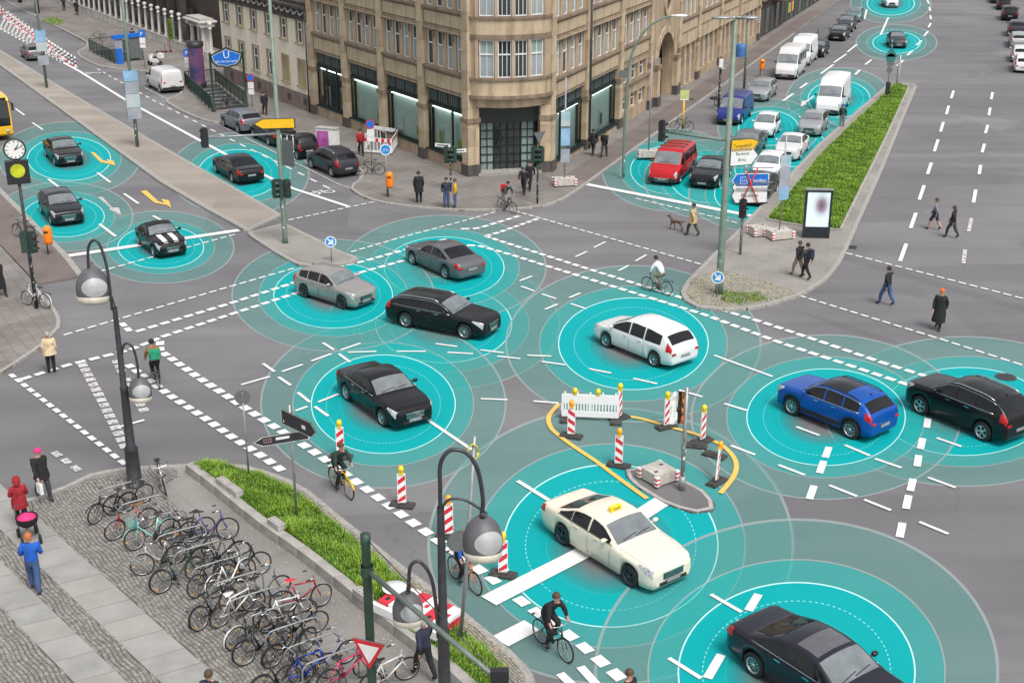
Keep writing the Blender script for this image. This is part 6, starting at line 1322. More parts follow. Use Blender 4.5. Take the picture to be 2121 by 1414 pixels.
# ---- bins
def bin_(px, lab, z=.12, h=1.55):
    b = zbase(px, z); t = thing('litter_bin', lab, 'bin', b, 0, 'orange litter bins'); MB().tube([(0, .0, 0), (0, 0, h * .62)], .035, 8).build('post', 'dark_green', t)
    MB().lathe([(.0, .45), (.19, .45), (.215, .6), (.22, 1.15), (.2, 1.27), (.13, 1.36), (0, 1.39)], 18).build('body', 'orange_bin', t, (.12, -.05, h - 1.42)); MB().box((.12, -.265, h - .32), (.2, .03, .1)).build('slot', 'black_plastic', t)
bin_((804, 408), 'orange litter bin at the edge of the corner pavement'); bin_((100, 527), 'orange litter bin on the left beside the bicycle track', .09); bin_((1574, 158), 'orange litter bin on the right pavement behind the parked cars'); 
# ---- city-light advertising panel
b = zbase((1689, 492), .12); t = thing('advertising_panel', 'free standing backlit poster panel in front of the grass bed', 'billboard', b, R(-4)); h = zat(b, 398); mat('panel_frame', (.02, .03, .036), .35, .2); w_ = 1.38
mb = MB().box((0, 0, .3), (w_, .25, .6)).box((0, 0, h - .05), (w_, .25, .1)); 
for sx in (-1, 1): mb.box((sx * (w_ / 2 - .05), 0, (h + .5) / 2), (.1, .25, h - .7))
mb.build('frame', 'panel_frame', t); MB().box((0, .02, (h + .5) / 2), (w_ - .22, .16, h - .72)).build('poster', 'poster_screen', t) if 'poster_screen' in MATS else None
m_, n_, b_ = node_mat('poster_screen'); tc = N(n_, 'ShaderNodeTexCoord'); mp = N(n_, 'ShaderNodeMapping'); mp.inputs['Location'].default_value = (-.15, 0, -1.9); n_.links.new(tc.outputs['Object'], mp.inputs['Vector']); gr_ = N(n_, 'ShaderNodeTexGradient'); gr_.gradient_type = 'SPHERICAL'; mp.inputs['Scale'].default_value = (1.9, 1, 1.25); n_.links.new(mp.outputs[0], gr_.inputs['Vector']); mp.inputs['Location'].default_value = (-.3, 0, -2.2); c_ = ramp(n_, gr_.outputs['Fac'], [(.0, (.60, .72, .76)), (.35, (.46, .53, .57)), (.6, (.30, .20, .26)), (.9, (.10, .10, .14))]); n_.links.new(c_, b_.inputs['Base Color']); b_.inputs['Roughness'].default_value = .15; n_.links.new(c_, b_.inputs['Emission Color']); b_.inputs['Emission Strength'].default_value = .2
MB().box((0, .0, (h + .5) / 2), (w_ - .22, .2, h - .72)).build('poster', 'poster_screen', t); MB().box((0, 0, h + .03), (w_ + .06, .3, .05)).build('cap', 'grey_steel', t)
# ---- litfass column, U-bahn sign and stairs
b = zbase((411, 180), .12); t = thing('advertising_column', 'round advertising column with dark cap and blurred colourful poster', 'advertising column', b); h = zat(b, 90) ; mat('poster_night', (.22, .07, .14), .5, var=.5, scale=.9, col2=(.02, .04, .12)); 
MB().lathe([(.68, 0), (.68, .35), (.62, .4)], 24).lathe([(.7, h - .35), (.72, h), (0, h + .08)], 24).build('cap', 'black_plastic', t); MB().lathe([(.62, .4), (.62, h - .35)], 28).build('poster', 'poster_night', t)
b = zbase((444, 232), .12); e = zbase((511, 226), .12); t = thing('station_sign', 'green framed station portal with blue U sign over the stairs', 'station sign', b); dv = rel(e, b); dv.z = 0; ht = zat(b, 118); rzs = math.atan2(dv.y, dv.x)
for p in (Vector((0, 0, 0)), dv): MB().lathe([(.13, 0), (.13, .3), (.08, .4), (.08, ht), (.13, ht + .05), (.0, ht + .25)], 12).build('post', 'dark_green', t, p)
cen = dv / 2; wS = dv.length; hs_ = 1.0; zc = ht - .25
outl = [(-wS / 2, .2), (-wS * .3, .45), (-wS * .12, .62), (0, .78), (wS * .12, .62), (wS * .3, .45), (wS / 2, .2), (wS * .44, -.35), (wS * .3, -.68), (wS * .12, -.7), (0, -.85), (-wS * .12, -.7), (-wS * .3, -.68), (-wS * .44, -.35)]
o = plate_poly(t, [(x * 1.0, z) for x, z in outl], 'dark_green', 'dark_green', 'sign_frame', .1, loc=(cen.x, cen.y - .05, zc), rz=rzs); flat([(x * .87, z * .80) for x, z in outl], -.010, 'white_paint', 'sign_border', o); flat([(x * .84, z * .76) for x, z in outl], -.014, 'blue_sign', 'sign_panel', o); letters(o, 'U', .75, 'white_paint', (0, -.02, -.06)); letters(o, 'Bhf. Hermannplatz', .23, 'white_paint', (0, -.02, -.36))
def rail(pxs, z0, z1, lab_t, parent_loc, root, n=10, m='dark_green'):
    P_ = [rel(zbase(p, .12), parent_loc) for p in pxs]
    for a, b in zip(P_, P_[1:]):
        mb = MB(); mb.tube([(a.x, a.y, 1.15), (b.x, b.y, 1.15)], .04, 6).tube([(a.x, a.y, .2), (b.x, b.y, .2)], .03, 6); mb.build('handrail', m, root)
        L_ = (b - a).length; k = max(2, int(L_ / 1.4))
        for i in range(k + 1): p = a + (b - a) * i / k; MB().tube([(p.x, p.y, .0), (p.x, p.y, 1.2)], .035, 6).build('baluster_post', m, root)
        mb = MB(); nn = int(L_ / .14)
        for i in range(nn): p = a + (b - a) * (i + .5) / nn; mb.tube([(p.x, p.y, .2), (p.x, p.y, 1.12)], .012, 4, cap=False)
        o = mb.build('balusters', m, root); o['kind'] = 'stuff'
b = zbase((445, 200), .12); t = thing('station_stairs', 'dark stairwell with green railings under the station sign', 'stairs', b); rail([(447, 172), (384, 178), (440, 232)], 0, 0, '', b, t); rail([(447, 172), (513, 224)], 0, 0, '', b, t)
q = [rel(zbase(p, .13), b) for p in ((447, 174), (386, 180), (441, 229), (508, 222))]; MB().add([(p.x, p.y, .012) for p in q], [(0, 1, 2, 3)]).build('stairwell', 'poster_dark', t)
for i in range(6): a_ = q[2].lerp(q[1], .1 + .14 * i); c_ = q[3].lerp(q[0], .1 + .14 * i); MB().tube([(a_.x, a_.y, .03), (c_.x, c_.y, .03)], .04, 4).build('step_edge', 'grey_steel', t)
b = zbase((240, 110), .12); t = thing('station_stairs', 'second stairwell with railings and blue canopy by the white column fence', 'stairs', b); rail([(186, 106), (237, 132)], 0, 0, '', b, t); rail([(186, 106), (240, 100), (297, 124)], 0, 0, '', b, t)
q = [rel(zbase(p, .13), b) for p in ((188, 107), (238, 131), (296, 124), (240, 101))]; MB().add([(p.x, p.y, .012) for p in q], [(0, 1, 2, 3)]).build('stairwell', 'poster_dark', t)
c1, c2 = q[1], q[2]; mid_ = (c1 + c2) / 2; rzz = math.atan2((c2 - c1).y, (c2 - c1).x); MB().box((0, 0, 2.35), ((c2 - c1).length, .3, .35)).build('canopy', 'blue_sign', t, (mid_.x, mid_.y, 0), rzz); MB().box((-.9, 0, 1.2), (.7, .08, 1.9)).build('map_panel', 'poster_blur', t, (mid_.x, mid_.y, 0), rzz); MB().box((.75, 0, 1.2), (1.1, .08, 1.9)).build('map_panel', 'sign_back', t, (mid_.x, mid_.y, 0), rzz)
MB().box((.0, 0, .6), (.5, .4, 1.6)).build('info_panel', 'blue_sign', t, (mid_.x - .4, mid_.y - 1.5, 0), rzz)
# ---- assorted small signs
def small_sign(px, ytop, lab, disc=None, rim=None, plates=(), r=.3, z=.12, rz=0, glyph=None):
    b = zbase(px, z); t = thing('road_sign', lab, 'road sign', b); zt = zat(b, ytop); MB().tube([(0, 0, 0), (0, 0, zt + .1)], .03, 8).build('pole', 'grey_steel', t); stickers(t, .031, .6, 1.6, 8, px[0]); f = FACE(b) + rz
    o = None
    if disc: o = round_sign(t, (0, -.05, zt), f, r, disc, rim)
    for (dz, w_, h_, m) in plates: MB().box((0, -.05, zt + dz), (w_, .02, h_)).build('plate', m, t, None, 0)
    return t, o, b
t, o, b = small_sign((802, 404), 314, 'round blue cycle path sign on the corner pavement', 'sign_blue', 'white_paint', r=.34)
for x in (-.1, .1): MB().lathe([(.055, -.002), (.075, -.002)], 14, axis='y').build('bicycle_symbol', 'white_paint', o, (x, -.012, -.03))
MB().tube([(-.1, -.014, -.03), (-.03, -.014, .07), (.08, -.014, .07), (.1, -.014, -.03)], .008, 4).build('bicycle_symbol', 'white_paint', o)
small_sign((770, 344), 261, 'round no stopping sign with white plates in front of the second shop window', 'blue_sign', 'red_paint', [(-.55, .4, .45, 'white_paint'), (-.95, .4, .3, 'white_paint')], r=.3)
small_sign((523, 222), 164, 'round no stopping sign with white plates beside the station sign', 'blue_sign', 'red_paint', [(-.6, .45, .5, 'white_paint'), (-1.1, .45, .4, 'white_paint')], r=.3)
for px, yt, lab in (((301, 142), 73, 'blue parking sign beside the blue stair canopy'), ((393, 174), 113, 'blue parking sign next to the advertising column')):
    t, o, b = small_sign(px, yt, lab, None, None, [(0, .62, .62, 'blue_sign'), (-.62, .5, .5, 'white_paint'), (-1.1, .5, .3, 'white_paint')]); letters(t, 'P', .5, 'white_paint', (-.04, -.07, zat(b, yt) - .18))
# corner pedestrian signals
for px, ys, yt, lab, stk in (((934, 394), 325, 312, 'pedestrian signal with street name plates at the corner building', 1), ((1113, 421), 325, 282, 'pedestrian signal with sticker covered pole at the corner kerb', 0)):
    b = zbase(px, .12); t = thing('pedestrian_signal', lab, 'traffic light', b); zt = zat(b, yt); MB().tube([(0, 0, 0), (0, 0, zt)], .055, 8).build('pole', 'dark_green', t); stickers(t, .056, .3, 2.3, 40, px[0])
    for dx, rz in ((-.22, 60), (.2, -50)): signal_head(t, (dx, -.05, zat(b, ys)), R(rz))
    if stk:
        for sx, dz, rz in ((-.45, .35, -15), (.5, 0, 20)): o = MB().box((sx, -.03, zat(b, 318) + dz), (.95, .03, .2)).build('street_name_plate', 'white_paint', t, None, R(rz)); MB().box((sx, -.048, zat(b, 318) + dz), (.7, .008, .06)).build('plate_text', 'black_plastic', t, None, R(rz))
    else: plate_poly(t, [(-.4, .32), (.4, .32), (0, -.36)], 'sign_back', 'sign_back', 'give_way_back', loc=(.1, -.06, zt - .2), rz=R(35))
b = zbase((1414, 268), .12); t = thing('bus_stop_sign', 'yellow post with a pale green square sign on the right pavement', 'bus stop', b); h = zat(b, 208); MB().tube([(0, 0, 0), (0, 0, h)], .06, 8).build('pole', 'yellow_paint', t); mat('stop_green', (.5, .52, .2), .4); MB().box((.02, -.04, h + .3), (.62, .06, .62)).build('sign', 'stop_green', t); MB().box((.02, -.04, h - .05), (.62, .05, .08)).build('sign_foot', 'white_paint', t)
b = zbase((1488, 226), .12); t = thing('signal_cabinet_pole', 'dark pole with hooded white camera box on the right pavement', 'pole', b); h = zat(b, 140); MB().tube([(0, 0, 0), (0, 0, h)], .09, 8).build('pole', 'dark_pole', t); stickers(t, .091, .5, 3, 30, 6); MB().box((0, 0, h + .2), (.3, .3, .6)).build('camera_box', 'white_paint', t); MB().lathe([(.0, .1), (.4, 0), (0, -.05)], 12).build('shade', 'grey_steel', t, (.1, 0, h - .2))
# signs at the far end of the grass bed
b = zbase((1836, 206), .2); t = thing('road_sign', 'tall post with triangular and round signs seen from behind on the far grass bed', 'road sign', b); h = zat(b, 98); mat('teal_back', (.03, .16, .15), .4); MB().tube([(0, 0, 0), (0, 0, h)], .05, 8).build('pole', 'grey_steel', t); plate_poly(t, [(-.5, -.4), (.5, -.4), (0, .45)], 'teal_back', 'teal_back', 'triangle_sign', loc=(0, -.06, h - .55), rz=0); round_sign(t, (0, -.06, zat(b, 126)), 0, .38, 'teal_back'); MB().box((0, -.06, zat(b, 138)), (.5, .03, .3)).build('plate', 'sign_back', t); round_sign(t, (0, -.06, zat(b, 150)), 0, .25, 'sign_back'); signal_head(t, (0, -.1, .9), R(20), 'dark_green')
b = zbase((1859, 174), .12); t = thing('bollard_post', 'plain grey post at the far tip of the grass bed', 'post', b); MB().lathe([(.14, 0), (.14, 1.6), (.1, 1.65), (.1, zat(b, 118)), (0, zat(b, 118) + .03)], 12).build('pole', 'grey_steel', t)
# flexible red and white posts, top left
ORD = 'first second third fourth fifth sixth seventh eighth ninth tenth eleventh twelfth thirteenth fourteenth fifteenth sixteenth seventeenth eighteenth'.split()
for i in range(24):
    s = i / 23; x = 2 + 155 * s; y = 30 + 110 * s ** .9; b = zbase((x, y), 0); t = thing('flexible_post', ('%s red and white flexible post of the diagonal row, counted from the top left corner' % ORD[i]) if i < 17 else ('%s black banded flexible post of the diagonal row, counted from its near end' % ORD[23 - i]), 'bollard', b, 0, 'flexible posts of the bicycle lane'); MB().box((0, 0, .04), (.24, .5, .08)).build('base', 'refl_white' if i % 2 else 'refl_red', t)
    MB().lathe([(.07, .1), (.07, .95), (.05, 1.0), (0, 1.01)], 10).build('tube', 'refl_white', t)
    for z in (.3, .62): MB().lathe([(.074, z), (.074, z + .17)], 10).build('band', 'refl_red' if i < 17 else 'black_plastic', t)
# utility cabinet and fenced works on the corner pavement
b = zbase((680, 310), .12); t = thing('utility_cabinet', 'white utility cabinet with pink paint beside the parked cars', 'cabinet', b, R(-20)); mat('pink', (.45, .12, .38), .5, var=.4, scale=2); MB().box((0, 0, .75), (1.5, .5, 1.4)).build('cabinet', 'poster_white', t); MB().box((-.25, -.256, .75), (.9, .01, 1.1)).build('graffiti', 'pink', t); MB().box((0, 0, 1.48), (1.6, .6, .06)).build('lid', 'concrete', t)
fp = [(752, 318), (812, 322), (826, 300), (775, 292)]; t0 = zbase((790, 308), .12)
for i in range(4):
    a, c = zbase(fp[i], .12), zbase(fp[(i + 1) % 4], .12); d = c - a; t = thing('fence_panel', ['front', 'right hand', 'rear', 'left hand'][i] + ' red and white works fence panel round the pit by the shop', 'barrier', (a + c) / 2, math.atan2(d.y, d.x)); L_ = d.length
    MB().box((0, 0, .95), (L_, .05, .25)).box((0, 0, .2), (L_, .05, .12)).build('board', 'refl_white', t)
    for k in range(5): MB().box((-L_ / 2 + L_ * (k + .5) / 5, -.027, .95), (L_ / 10, .006, .24)).build('stripe', 'refl_red', t)
    for k in range(9): MB().box((-L_ / 2 + .04 + (L_ - .08) * k / 8, 0, .54), (.05, .04, .56)).build('slat', 'refl_white', t)
b = zbase((1475, 104), .12); tag(MB().lathe([(.55, 0), (.58, .5), (.55, 1.1), (.5, 1.15), (0, 1.15)], 20).build('rain_barrel', 'van_blue_p', None, b) if 'van_blue_p' in MATS else (mat('barrel_blue', (.05, .16, .42), .5), MB().lathe([(.55, 0), (.58, .5), (.57, .55), (.58, .6), (.55, 1.1), (.5, 1.15), (0, 1.15)], 20).build('rain_barrel', 'barrel_blue', None, zbase((1534, 117), .12)))[1], 'blue barrel on the right pavement near the lamp post', 'barrel')
# ================================================================ bicycles
mat('spoke', (.45, .45, .46), .35, .8); mat('saddle', (.015, .014, .014), .6); mat('brown_saddle', (.16, .07, .03), .6); mat('reflector', (.85, .35, .02), .3); mat('lock_blue', (.05, .35, .6), .4)
BK_COL = dict(black=(.012, .012, .014), mint=(.25, .58, .52), purple=(.09, .05, .2), silver=(.5, .5, .5), green=(.012, .06, .04), white=(.72, .72, .70), red=(.32, .015, .02), grey=(.16, .17, .18), pink=(.6, .04, .14), lilac=(.42, .36, .46), yellow=(.7, .42, .01), blue=(.01, .05, .4), orange=(.75, .15, .01))
for k_, v_ in BK_COL.items(): mat('bike_' + k_, v_, .35, .2, var=.05, coat=.3)
BM = {}
WR, WBX = .335, .53
def torus(R_, r, n=26, m=6, c=(0, 0, 0)):
    mb = MB(); vs = []; fs = []
    for i in range(n):
        a = 2 * math.pi * i / n
        for j in range(m): b_ = 2 * math.pi * j / m; q = R_ + r * math.cos(b_); vs.append((q * math.cos(a), r * math.sin(b_), q * math.sin(a)))
    for i in range(n):
        for j in range(m): fs.append((i * m + j, i * m + (j + 1) % m, ((i + 1) % n) * m + (j + 1) % m, ((i + 1) % n) * m + j))
    mb.smooth = True; mb.add(vs, fs); return mb
def bm(k, fn, m):
    if (k, str(m)) not in BM: BM[(k, str(m))] = fn().mesh(k, m)
    return BM[(k, str(m))]
def rimfn():
    mb = torus(WR - .03, .012, 26, 5); mb.smooth = False
    for i in range(14):
        a = 2 * math.pi * i / 14; mb.tube([(.02 * math.cos(a + 1.2), .012 * (-1) ** i, .02 * math.sin(a + 1.2)), ((WR - .035) * math.cos(a), 0, (WR - .035) * math.sin(a))], .0035, 3, cap=False)
    mb.lathe([(.0, -.04), (.022, -.04), (.022, .04), (0, .04)], 8, axis='y'); mb.cur = 1
    for a in (.9, 4.0): mb.box(((WR - .1) * math.cos(a), 0, (WR - .1) * math.sin(a)), (.05, .014, .035)); 
    return mb
def framefn(style):
    mb = MB(); bb = (-.08, 0, .28); hd, ht = (.40, 0, .62), (.36, 0, .84); st = (-.24, 0, .80); rx = (-WBX, 0, WR); r = .023
    if style == 'step': mb.tube(arc_pts([(.385, 0, .70), (.22, 0, .50), (.05, 0, .33), bb], 4), r * 1.2, 7)
    else: mb.tube([hd, bb], r * 1.1, 7); mb.tube([(.37, 0, .80), (-.22, 0, .76)], r, 7)
    mb.tube([bb, st], r, 7).tube([hd, ht], r * 1.2, 7)
    for s_ in (.05, -.05): mb.tube([bb, (rx[0], s_, rx[2])], .011, 5).tube([(st[0] + .02, 0, st[2] - .06), (rx[0], s_, rx[2])], .010, 5)
    return mb
def forkfn():
    mb = MB().tube([(.36, 0, .84), (.355, 0, .96)], .014, 6)
    for s_ in (.055, -.055): mb.tube([(.40, s_ * .7, .62), (.45, s_, .5), (WBX, s_, WR)], .012, 5)
    return mb
def barfn(): return MB().tube(arc_pts([(.22, .28, .98), (.33, .24, 1.0), (.37, .1, .98), (.37, -.1, .98), (.33, -.24, 1.0), (.22, -.28, .98)], 3), .013, 6)
def gripfn(y): return MB().tube([(.12, y * .285, .975), (.24, y * .28, .985)], .018, 6)
def saddlefn():
    mb = MB().tube([(-.24, 0, .78), (-.26, 0, .93)], .014, 6); mb.smooth = True
    vs = []; prof = [(-.40, .07, .955), (-.36, .10, .965), (-.28, .085, .955), (-.2, .045, .95), (-.12, .025, .945)]
    for x, w_, z in prof: vs += [(x, -w_, z - .03), (x, -w_ * .6, z), (x, w_ * .6, z), (x, w_, z - .03)]
    mb.add(vs, [(4 * i + j, 4 * i + j + 1, 4 * i + j + 5, 4 * i + j + 4) for i in range(4) for j in range(3)] + [(0, 1, 2, 3), (16, 17, 18, 19)]); return mb
def crankfn():
    mb = MB().lathe([(0, .05), (.09, .05), (.09, .04), (0, .04)], 14, (-.08, 0, .28), 'y').box((-.08, .07, .36), (.02, .012, .17)).box((-.08, -.07, .20), (.02, .012, .17)).box((-.08, .12, .44), (.1, .08, .02)).box((-.08, -.12, .12), (.1, .08, .02))
    mb.tube([(-.08, .045, .37), (-WBX, .045, WR + .035)], .006, 4).tube([(-.08, .045, .19), (-WBX, .045, WR - .035)], .006, 4); return mb
def guardfn(cx_, a0, a1):
    mb = MB(); vs = []
    for k in range(10):
        a = R(a0 + (a1 - a0) * k / 9)
        for y in (-.028, .028): vs.append((cx_ + (WR + .022) * math.cos(a), y, WR + (WR + .022) * math.sin(a)))
    mb.add(vs, [(2 * k, 2 * k + 1, 2 * k + 3, 2 * k + 2) for k in range(9)]); return mb
def rackfn():
    mb = MB()
    for y in (-.06, 0, .06): mb.tube([(-.85, y, .73), (-.35, y, .73)], .007, 4)
    for y in (-.06, .06): mb.tube([(-.62, y, .73), (-WBX, y, WR)], .006, 4)
    mb.box((-.85, 0, .70), (.03, .1, .04)); return mb
def basketfn():
    mb = MB()
    for k in range(5): z = .78 + .05 * k; w_ = .13 + .008 * k; mb.tube([(.42, -w_, z), (.68, -w_, z), (.68, w_, z), (.42, w_, z), (.42, -w_, z)], .006, 4)
    for x in (.42, .5, .58, .68):
        for y in (-.15, .15): mb.tube([(x, y * .87, .78), (x, y, .98)], .005, 4)
    for y in (-.08, 0, .08): mb.tube([(.68, y, .78), (.68, y, .98)], .005, 4).tube([(.43, y, .78), (.67, y, .78)], .005, 4)
    return mb
def bicycle(lab, loc, rz, col, style='diamond', guards=None, rack=True, basket=False, lean=0, saddle='saddle', steer=0, group=None, rim='spoke'):
    t = thing('bicycle', lab, 'bicycle', loc, rz, group); t.rotation_euler = (R(lean), 0, rz); c = 'bike_' + col
    tyre = bm('tyre', lambda: torus(WR - .012, .024, 26, 6), 'black_rubber'); rimm = bm('rim', rimfn, [rim, 'reflector'])
    o = link('rear_wheel', tyre, t, (-WBX, 0, WR)); link('rim', rimm, o)
    o = link('front_wheel', tyre, t, (WBX, 0, WR)); o.rotation_euler = (0, 1, R(steer)); link('rim', rimm, o)
    link('frame', bm('frame_' + style, lambda: framefn(style), c), t); link('fork', bm('fork', forkfn, c), t)
    h = link('handlebar', bm('handlebar', barfn, 'chrome'), t); [link('grip', bm('grip%d' % y, lambda: gripfn(y), 'saddle'), h) for y in (-1, 1)]; h.rotation_euler = (0, 0, 0)
    link('saddle', bm('saddle', saddlefn, saddle), t); link('crank', bm('crank', crankfn, 'iron'), t)
    if guards: link('mudguard', bm('guard_f', lambda: guardfn(WBX, 20, 150), guards), t); link('mudguard', bm('guard_r', lambda: guardfn(-WBX, 40, 200), guards), t)
    if rack: link('luggage_rack', bm('rack', rackfn, 'iron'), t)
    if basket: link('basket', bm('basket', basketfn, 'bike_' + col if col == 'mint' else 'iron'), t)
    return t
def bike_at(front, rear, z, *a, **k):
    f_, r_ = zbase(front, z), zbase(rear, z); m = (f_ + r_) / 2; return bicycle(a[0], m, math.atan2(f_.y - r_.y, f_.x - r_.x), *a[1:], **k)
PZ = .146
parked = [((200, 1082), (262, 1058), 'black bicycle at the upper left end of the rack', 'black', 'diamond', 'black_plastic'), ((236, 1066), (300, 1040), 'dark grey bicycle squeezed behind the first one in the rack', 'grey', 'diamond', None), ((240, 1117), (305, 1092), 'dark red bicycle with chrome mudguards left of the mint one', 'red', 'step', 'chrome'),
 ((276, 1140), (360, 1115), 'mint green bicycle with front basket and mint mudguards', 'mint', 'step', 'bike_mint'), ((352, 1135), (430, 1112), 'black bicycle right behind the mint green one', 'black', 'diamond', None), ((466, 1116), (405, 1122), 'purple step through bicycle facing the grass wall', 'purple', 'step', None), ((300, 1190), (368, 1166), 'silver step through bicycle with orange spoke reflectors', 'silver', 'step', 'chrome'),
 ((490, 1166), (430, 1176), 'black bicycle nearest the wall beside the purple one', 'black', 'diamond', 'black_plastic'), ((405, 1200), (340, 1226), 'dark green bicycle with its rear wheel sticking out to the left', 'green', 'step', 'black_plastic'), ((430, 1150), (372, 1165), 'grey bicycle tangled in the middle of the upper cluster', 'grey', 'diamond', None), ((470, 1200), (410, 1236), 'black bicycle beside the white step through one', 'black', 'diamond', None),
 ((520, 1198), (442, 1240), 'white step through bicycle with white mudguards', 'white', 'step', 'white_paint'), ((475, 1268), (420, 1302), 'black bicycle with luggage rack left of the white racing bicycle', 'black', 'diamond', 'black_plastic'), ((530, 1262), (452, 1300), 'white sports bicycle with white saddle', 'white', 'diamond', None), ((535, 1190), (480, 1212), 'black bicycle behind the white step through one', 'black', 'diamond', None),
 ((580, 1232), (508, 1262), 'grey bicycle in the middle of the rack', 'grey', 'step', None), ((655, 1256), (598, 1266), 'dark red bicycle with a bright saddle near the wall', 'red', 'diamond', 'chrome'), ((555, 1308), (490, 1342), 'black bicycle with white rear mudguard', 'black', 'step', 'white_paint'), ((638, 1286), (548, 1304), 'white bicycle with orange spoke reflector near the wall', 'white', 'diamond', None),
 ((645, 1312), (590, 1330), 'black bicycle under the white one', 'black', 'diamond', None), ((580, 1345), (515, 1374), 'black bicycle with bent handlebars in the lower cluster', 'black', 'diamond', 'black_plastic'), ((640, 1343), (562, 1382), 'black electric bicycle with thick frame', 'black', 'step', 'black_plastic'), ((716, 1372), (642, 1398), 'lilac bicycle with black saddle left of the give way sign', 'lilac', 'step', None),
 ((682, 1402), (600, 1428), 'blue bicycle with black luggage rack at the bottom', 'blue', 'diamond', None), ((748, 1404), (690, 1428), 'pink and yellow bicycle under the give way sign', 'pink', 'diamond', None), ((618, 1418), (552, 1446), 'black bicycle with basket cut by the bottom edge', 'black', 'step', 'black_plastic'), ((838, 1408), (772, 1436), 'white bicycle right of the green post at the bottom', 'white', 'diamond', None)]
for i, (f_, r_, lab, c, st_, gd) in enumerate(parked):
    bike_at(f_, r_, PZ, lab, c, style=st_, guards=gd, rack=(i % 3 != 1), basket=(i in (3, 25)), lean=random.choice((-1, 1)) * random.uniform(3, 9), saddle={13: 'white_paint', 16: 'refl_red', 2: 'brown_saddle'}.get(i, 'saddle'), steer=random.uniform(-25, 25), group='bicycles parked at the racks')
bike_at((347, 1035), (333, 992), PZ, 'silver bicycle standing alone right of the hook lamp', 'silver', lean=6)
bike_at((60, 632), (92, 638), .13, 'white bicycle locked to the clock post', 'white', style='step', guards='white_paint', lean=4); bike_at((28, 488), (72, 497), .1, 'dark bicycle with grey bag beside the left bicycle track', 'green', guards='black_plastic', lean=5)
bike_at((754, 362), (784, 362), .13, 'black bicycle parked by the works fence on the corner pavement', 'black', lean=4); bike_at((1400, 270), (1424, 272), .13, 'dark bicycle leaning on the yellow bus stop post', 'black', lean=5); bike_at((1480, 222), (1494, 214), .13, 'black bicycle leaning on the dark pole by the blue van', 'black', lean=5)
bike_at((198, 86), (210, 85), .13, 'dark bicycle by the far stairwell railing', 'black', lean=4); bike_at((1690, 83), (1697, 74), .13, 'grey bicycle far up the right pavement by the parked cars', 'grey', lean=4); bike_at((462, 226), (476, 220), .13, 'black bicycle against the station stair railing', 'black', lean=5)
for i in range(12):
    s = i / 11; p = zbase((262 + 425 * s, 1050 + 365 * s), PZ); o = MB().tube(arc_pts([(-.75, 0, 0), (-.75, 0, .6), (-.65, 0, .76), (-.5, 0, .82), (.5, 0, .82), (.65, 0, .76), (.75, 0, .6), (.75, 0, 0)], 3), .024, 7).build('rack_hoop', 'grey_steel', None, p, R(33)); tag(o, '%s bicycle rack hoop counted from the hook lamp end' % ORD[i], 'bicycle rack', 'steel hoops of the bicycle rack')
def scooter(px, lab, col, rz):
    t = thing('kick_scooter', lab, 'scooter', zbase(px, .12), R(rz)); MB().box((0, 0, .14), (.75, .16, .05)).build('deck', 'bike_' + col, t); MB().tube([(.42, 0, .1), (.36, 0, 1.1)], .03, 8).build('stem', 'bike_' + col, t); MB().tube([(.36, -.25, 1.1), (.36, .25, 1.1)], .018, 6).build('handlebar', 'black_plastic', t)
    for x in (-.42, .45): MB().lathe([(.04, -.03), (.11, -.03), (.11, .03), (.04, .03)], 14, axis='y').build('wheel', 'black_rubber', t, (x, 0, .11))
scooter((334, 110), 'red rental scooter on the pavement by the column fence', 'red', 20); scooter((345, 109), 'second red rental scooter close beside the first', 'red', 35)
t = thing('motor_scooter', 'white motor scooter with top box behind the white van', 'scooter', zbase((322, 137), .12), R(150)); MB().box((-.1, 0, .55), (1.0, .35, .35)).box((.45, 0, .75), (.15, .4, .6)).build('body', 'white_paint', t); MB().box((-.75, 0, 1.0), (.45, .45, .42)).build('top_box', 'white_paint', t); MB().box((-.2, 0, .78), (.7, .28, .12)).build('seat', 'saddle', t); MB().tube([(.45, -.3, 1.1), (.45, .3, 1.1)], .02, 6).build('handlebar', 'black_plastic', t)
for x in (-.6, .65): MB().lathe([(.1, -.05), (.25, -.06), (.25, .06), (.1, .05)], 16, axis='y').build('wheel', 'black_rubber', t, (x, 0, .25))
# ================================================================ people
mat('skin_light', (.48, .27, .19), .55, var=.08); mat('hair_dark', (.018, .013, .01), .7); mat('hair_grey', (.3, .29, .28), .7); mat('hair_red', (.42, .12, .04), .7); mat('hair_brown', (.07, .04, .022), .7); mat('shoe_dark', (.02, .02, .02), .6); mat('eye_dark', (.02, .015, .012), .3); mat('lip', (.3, .1, .09), .5)
CL = dict(black=(.012, .012, .014), navy=(.02, .025, .05), jeans=(.045, .085, .2), blue=(.008, .09, .42), olive=(.05, .055, .035), tan=(.48, .36, .2), cream=(.55, .44, .28), grey=(.18, .18, .2), white=(.62, .63, .68), yellow=(.6, .34, .01), red=(.28, .012, .02), orange=(.55, .12, .01), brown=(.24, .11, .03), pink=(.65, .03, .17), green=(.02, .26, .14), darkgreen=(.02, .04, .03), beige=(.3, .24, .16), charcoal=(.04, .04, .045))
for k_, v_ in CL.items(): mat('cloth_' + k_, v_, .85, var=.25, scale=7, bump=.3, bscale=25)
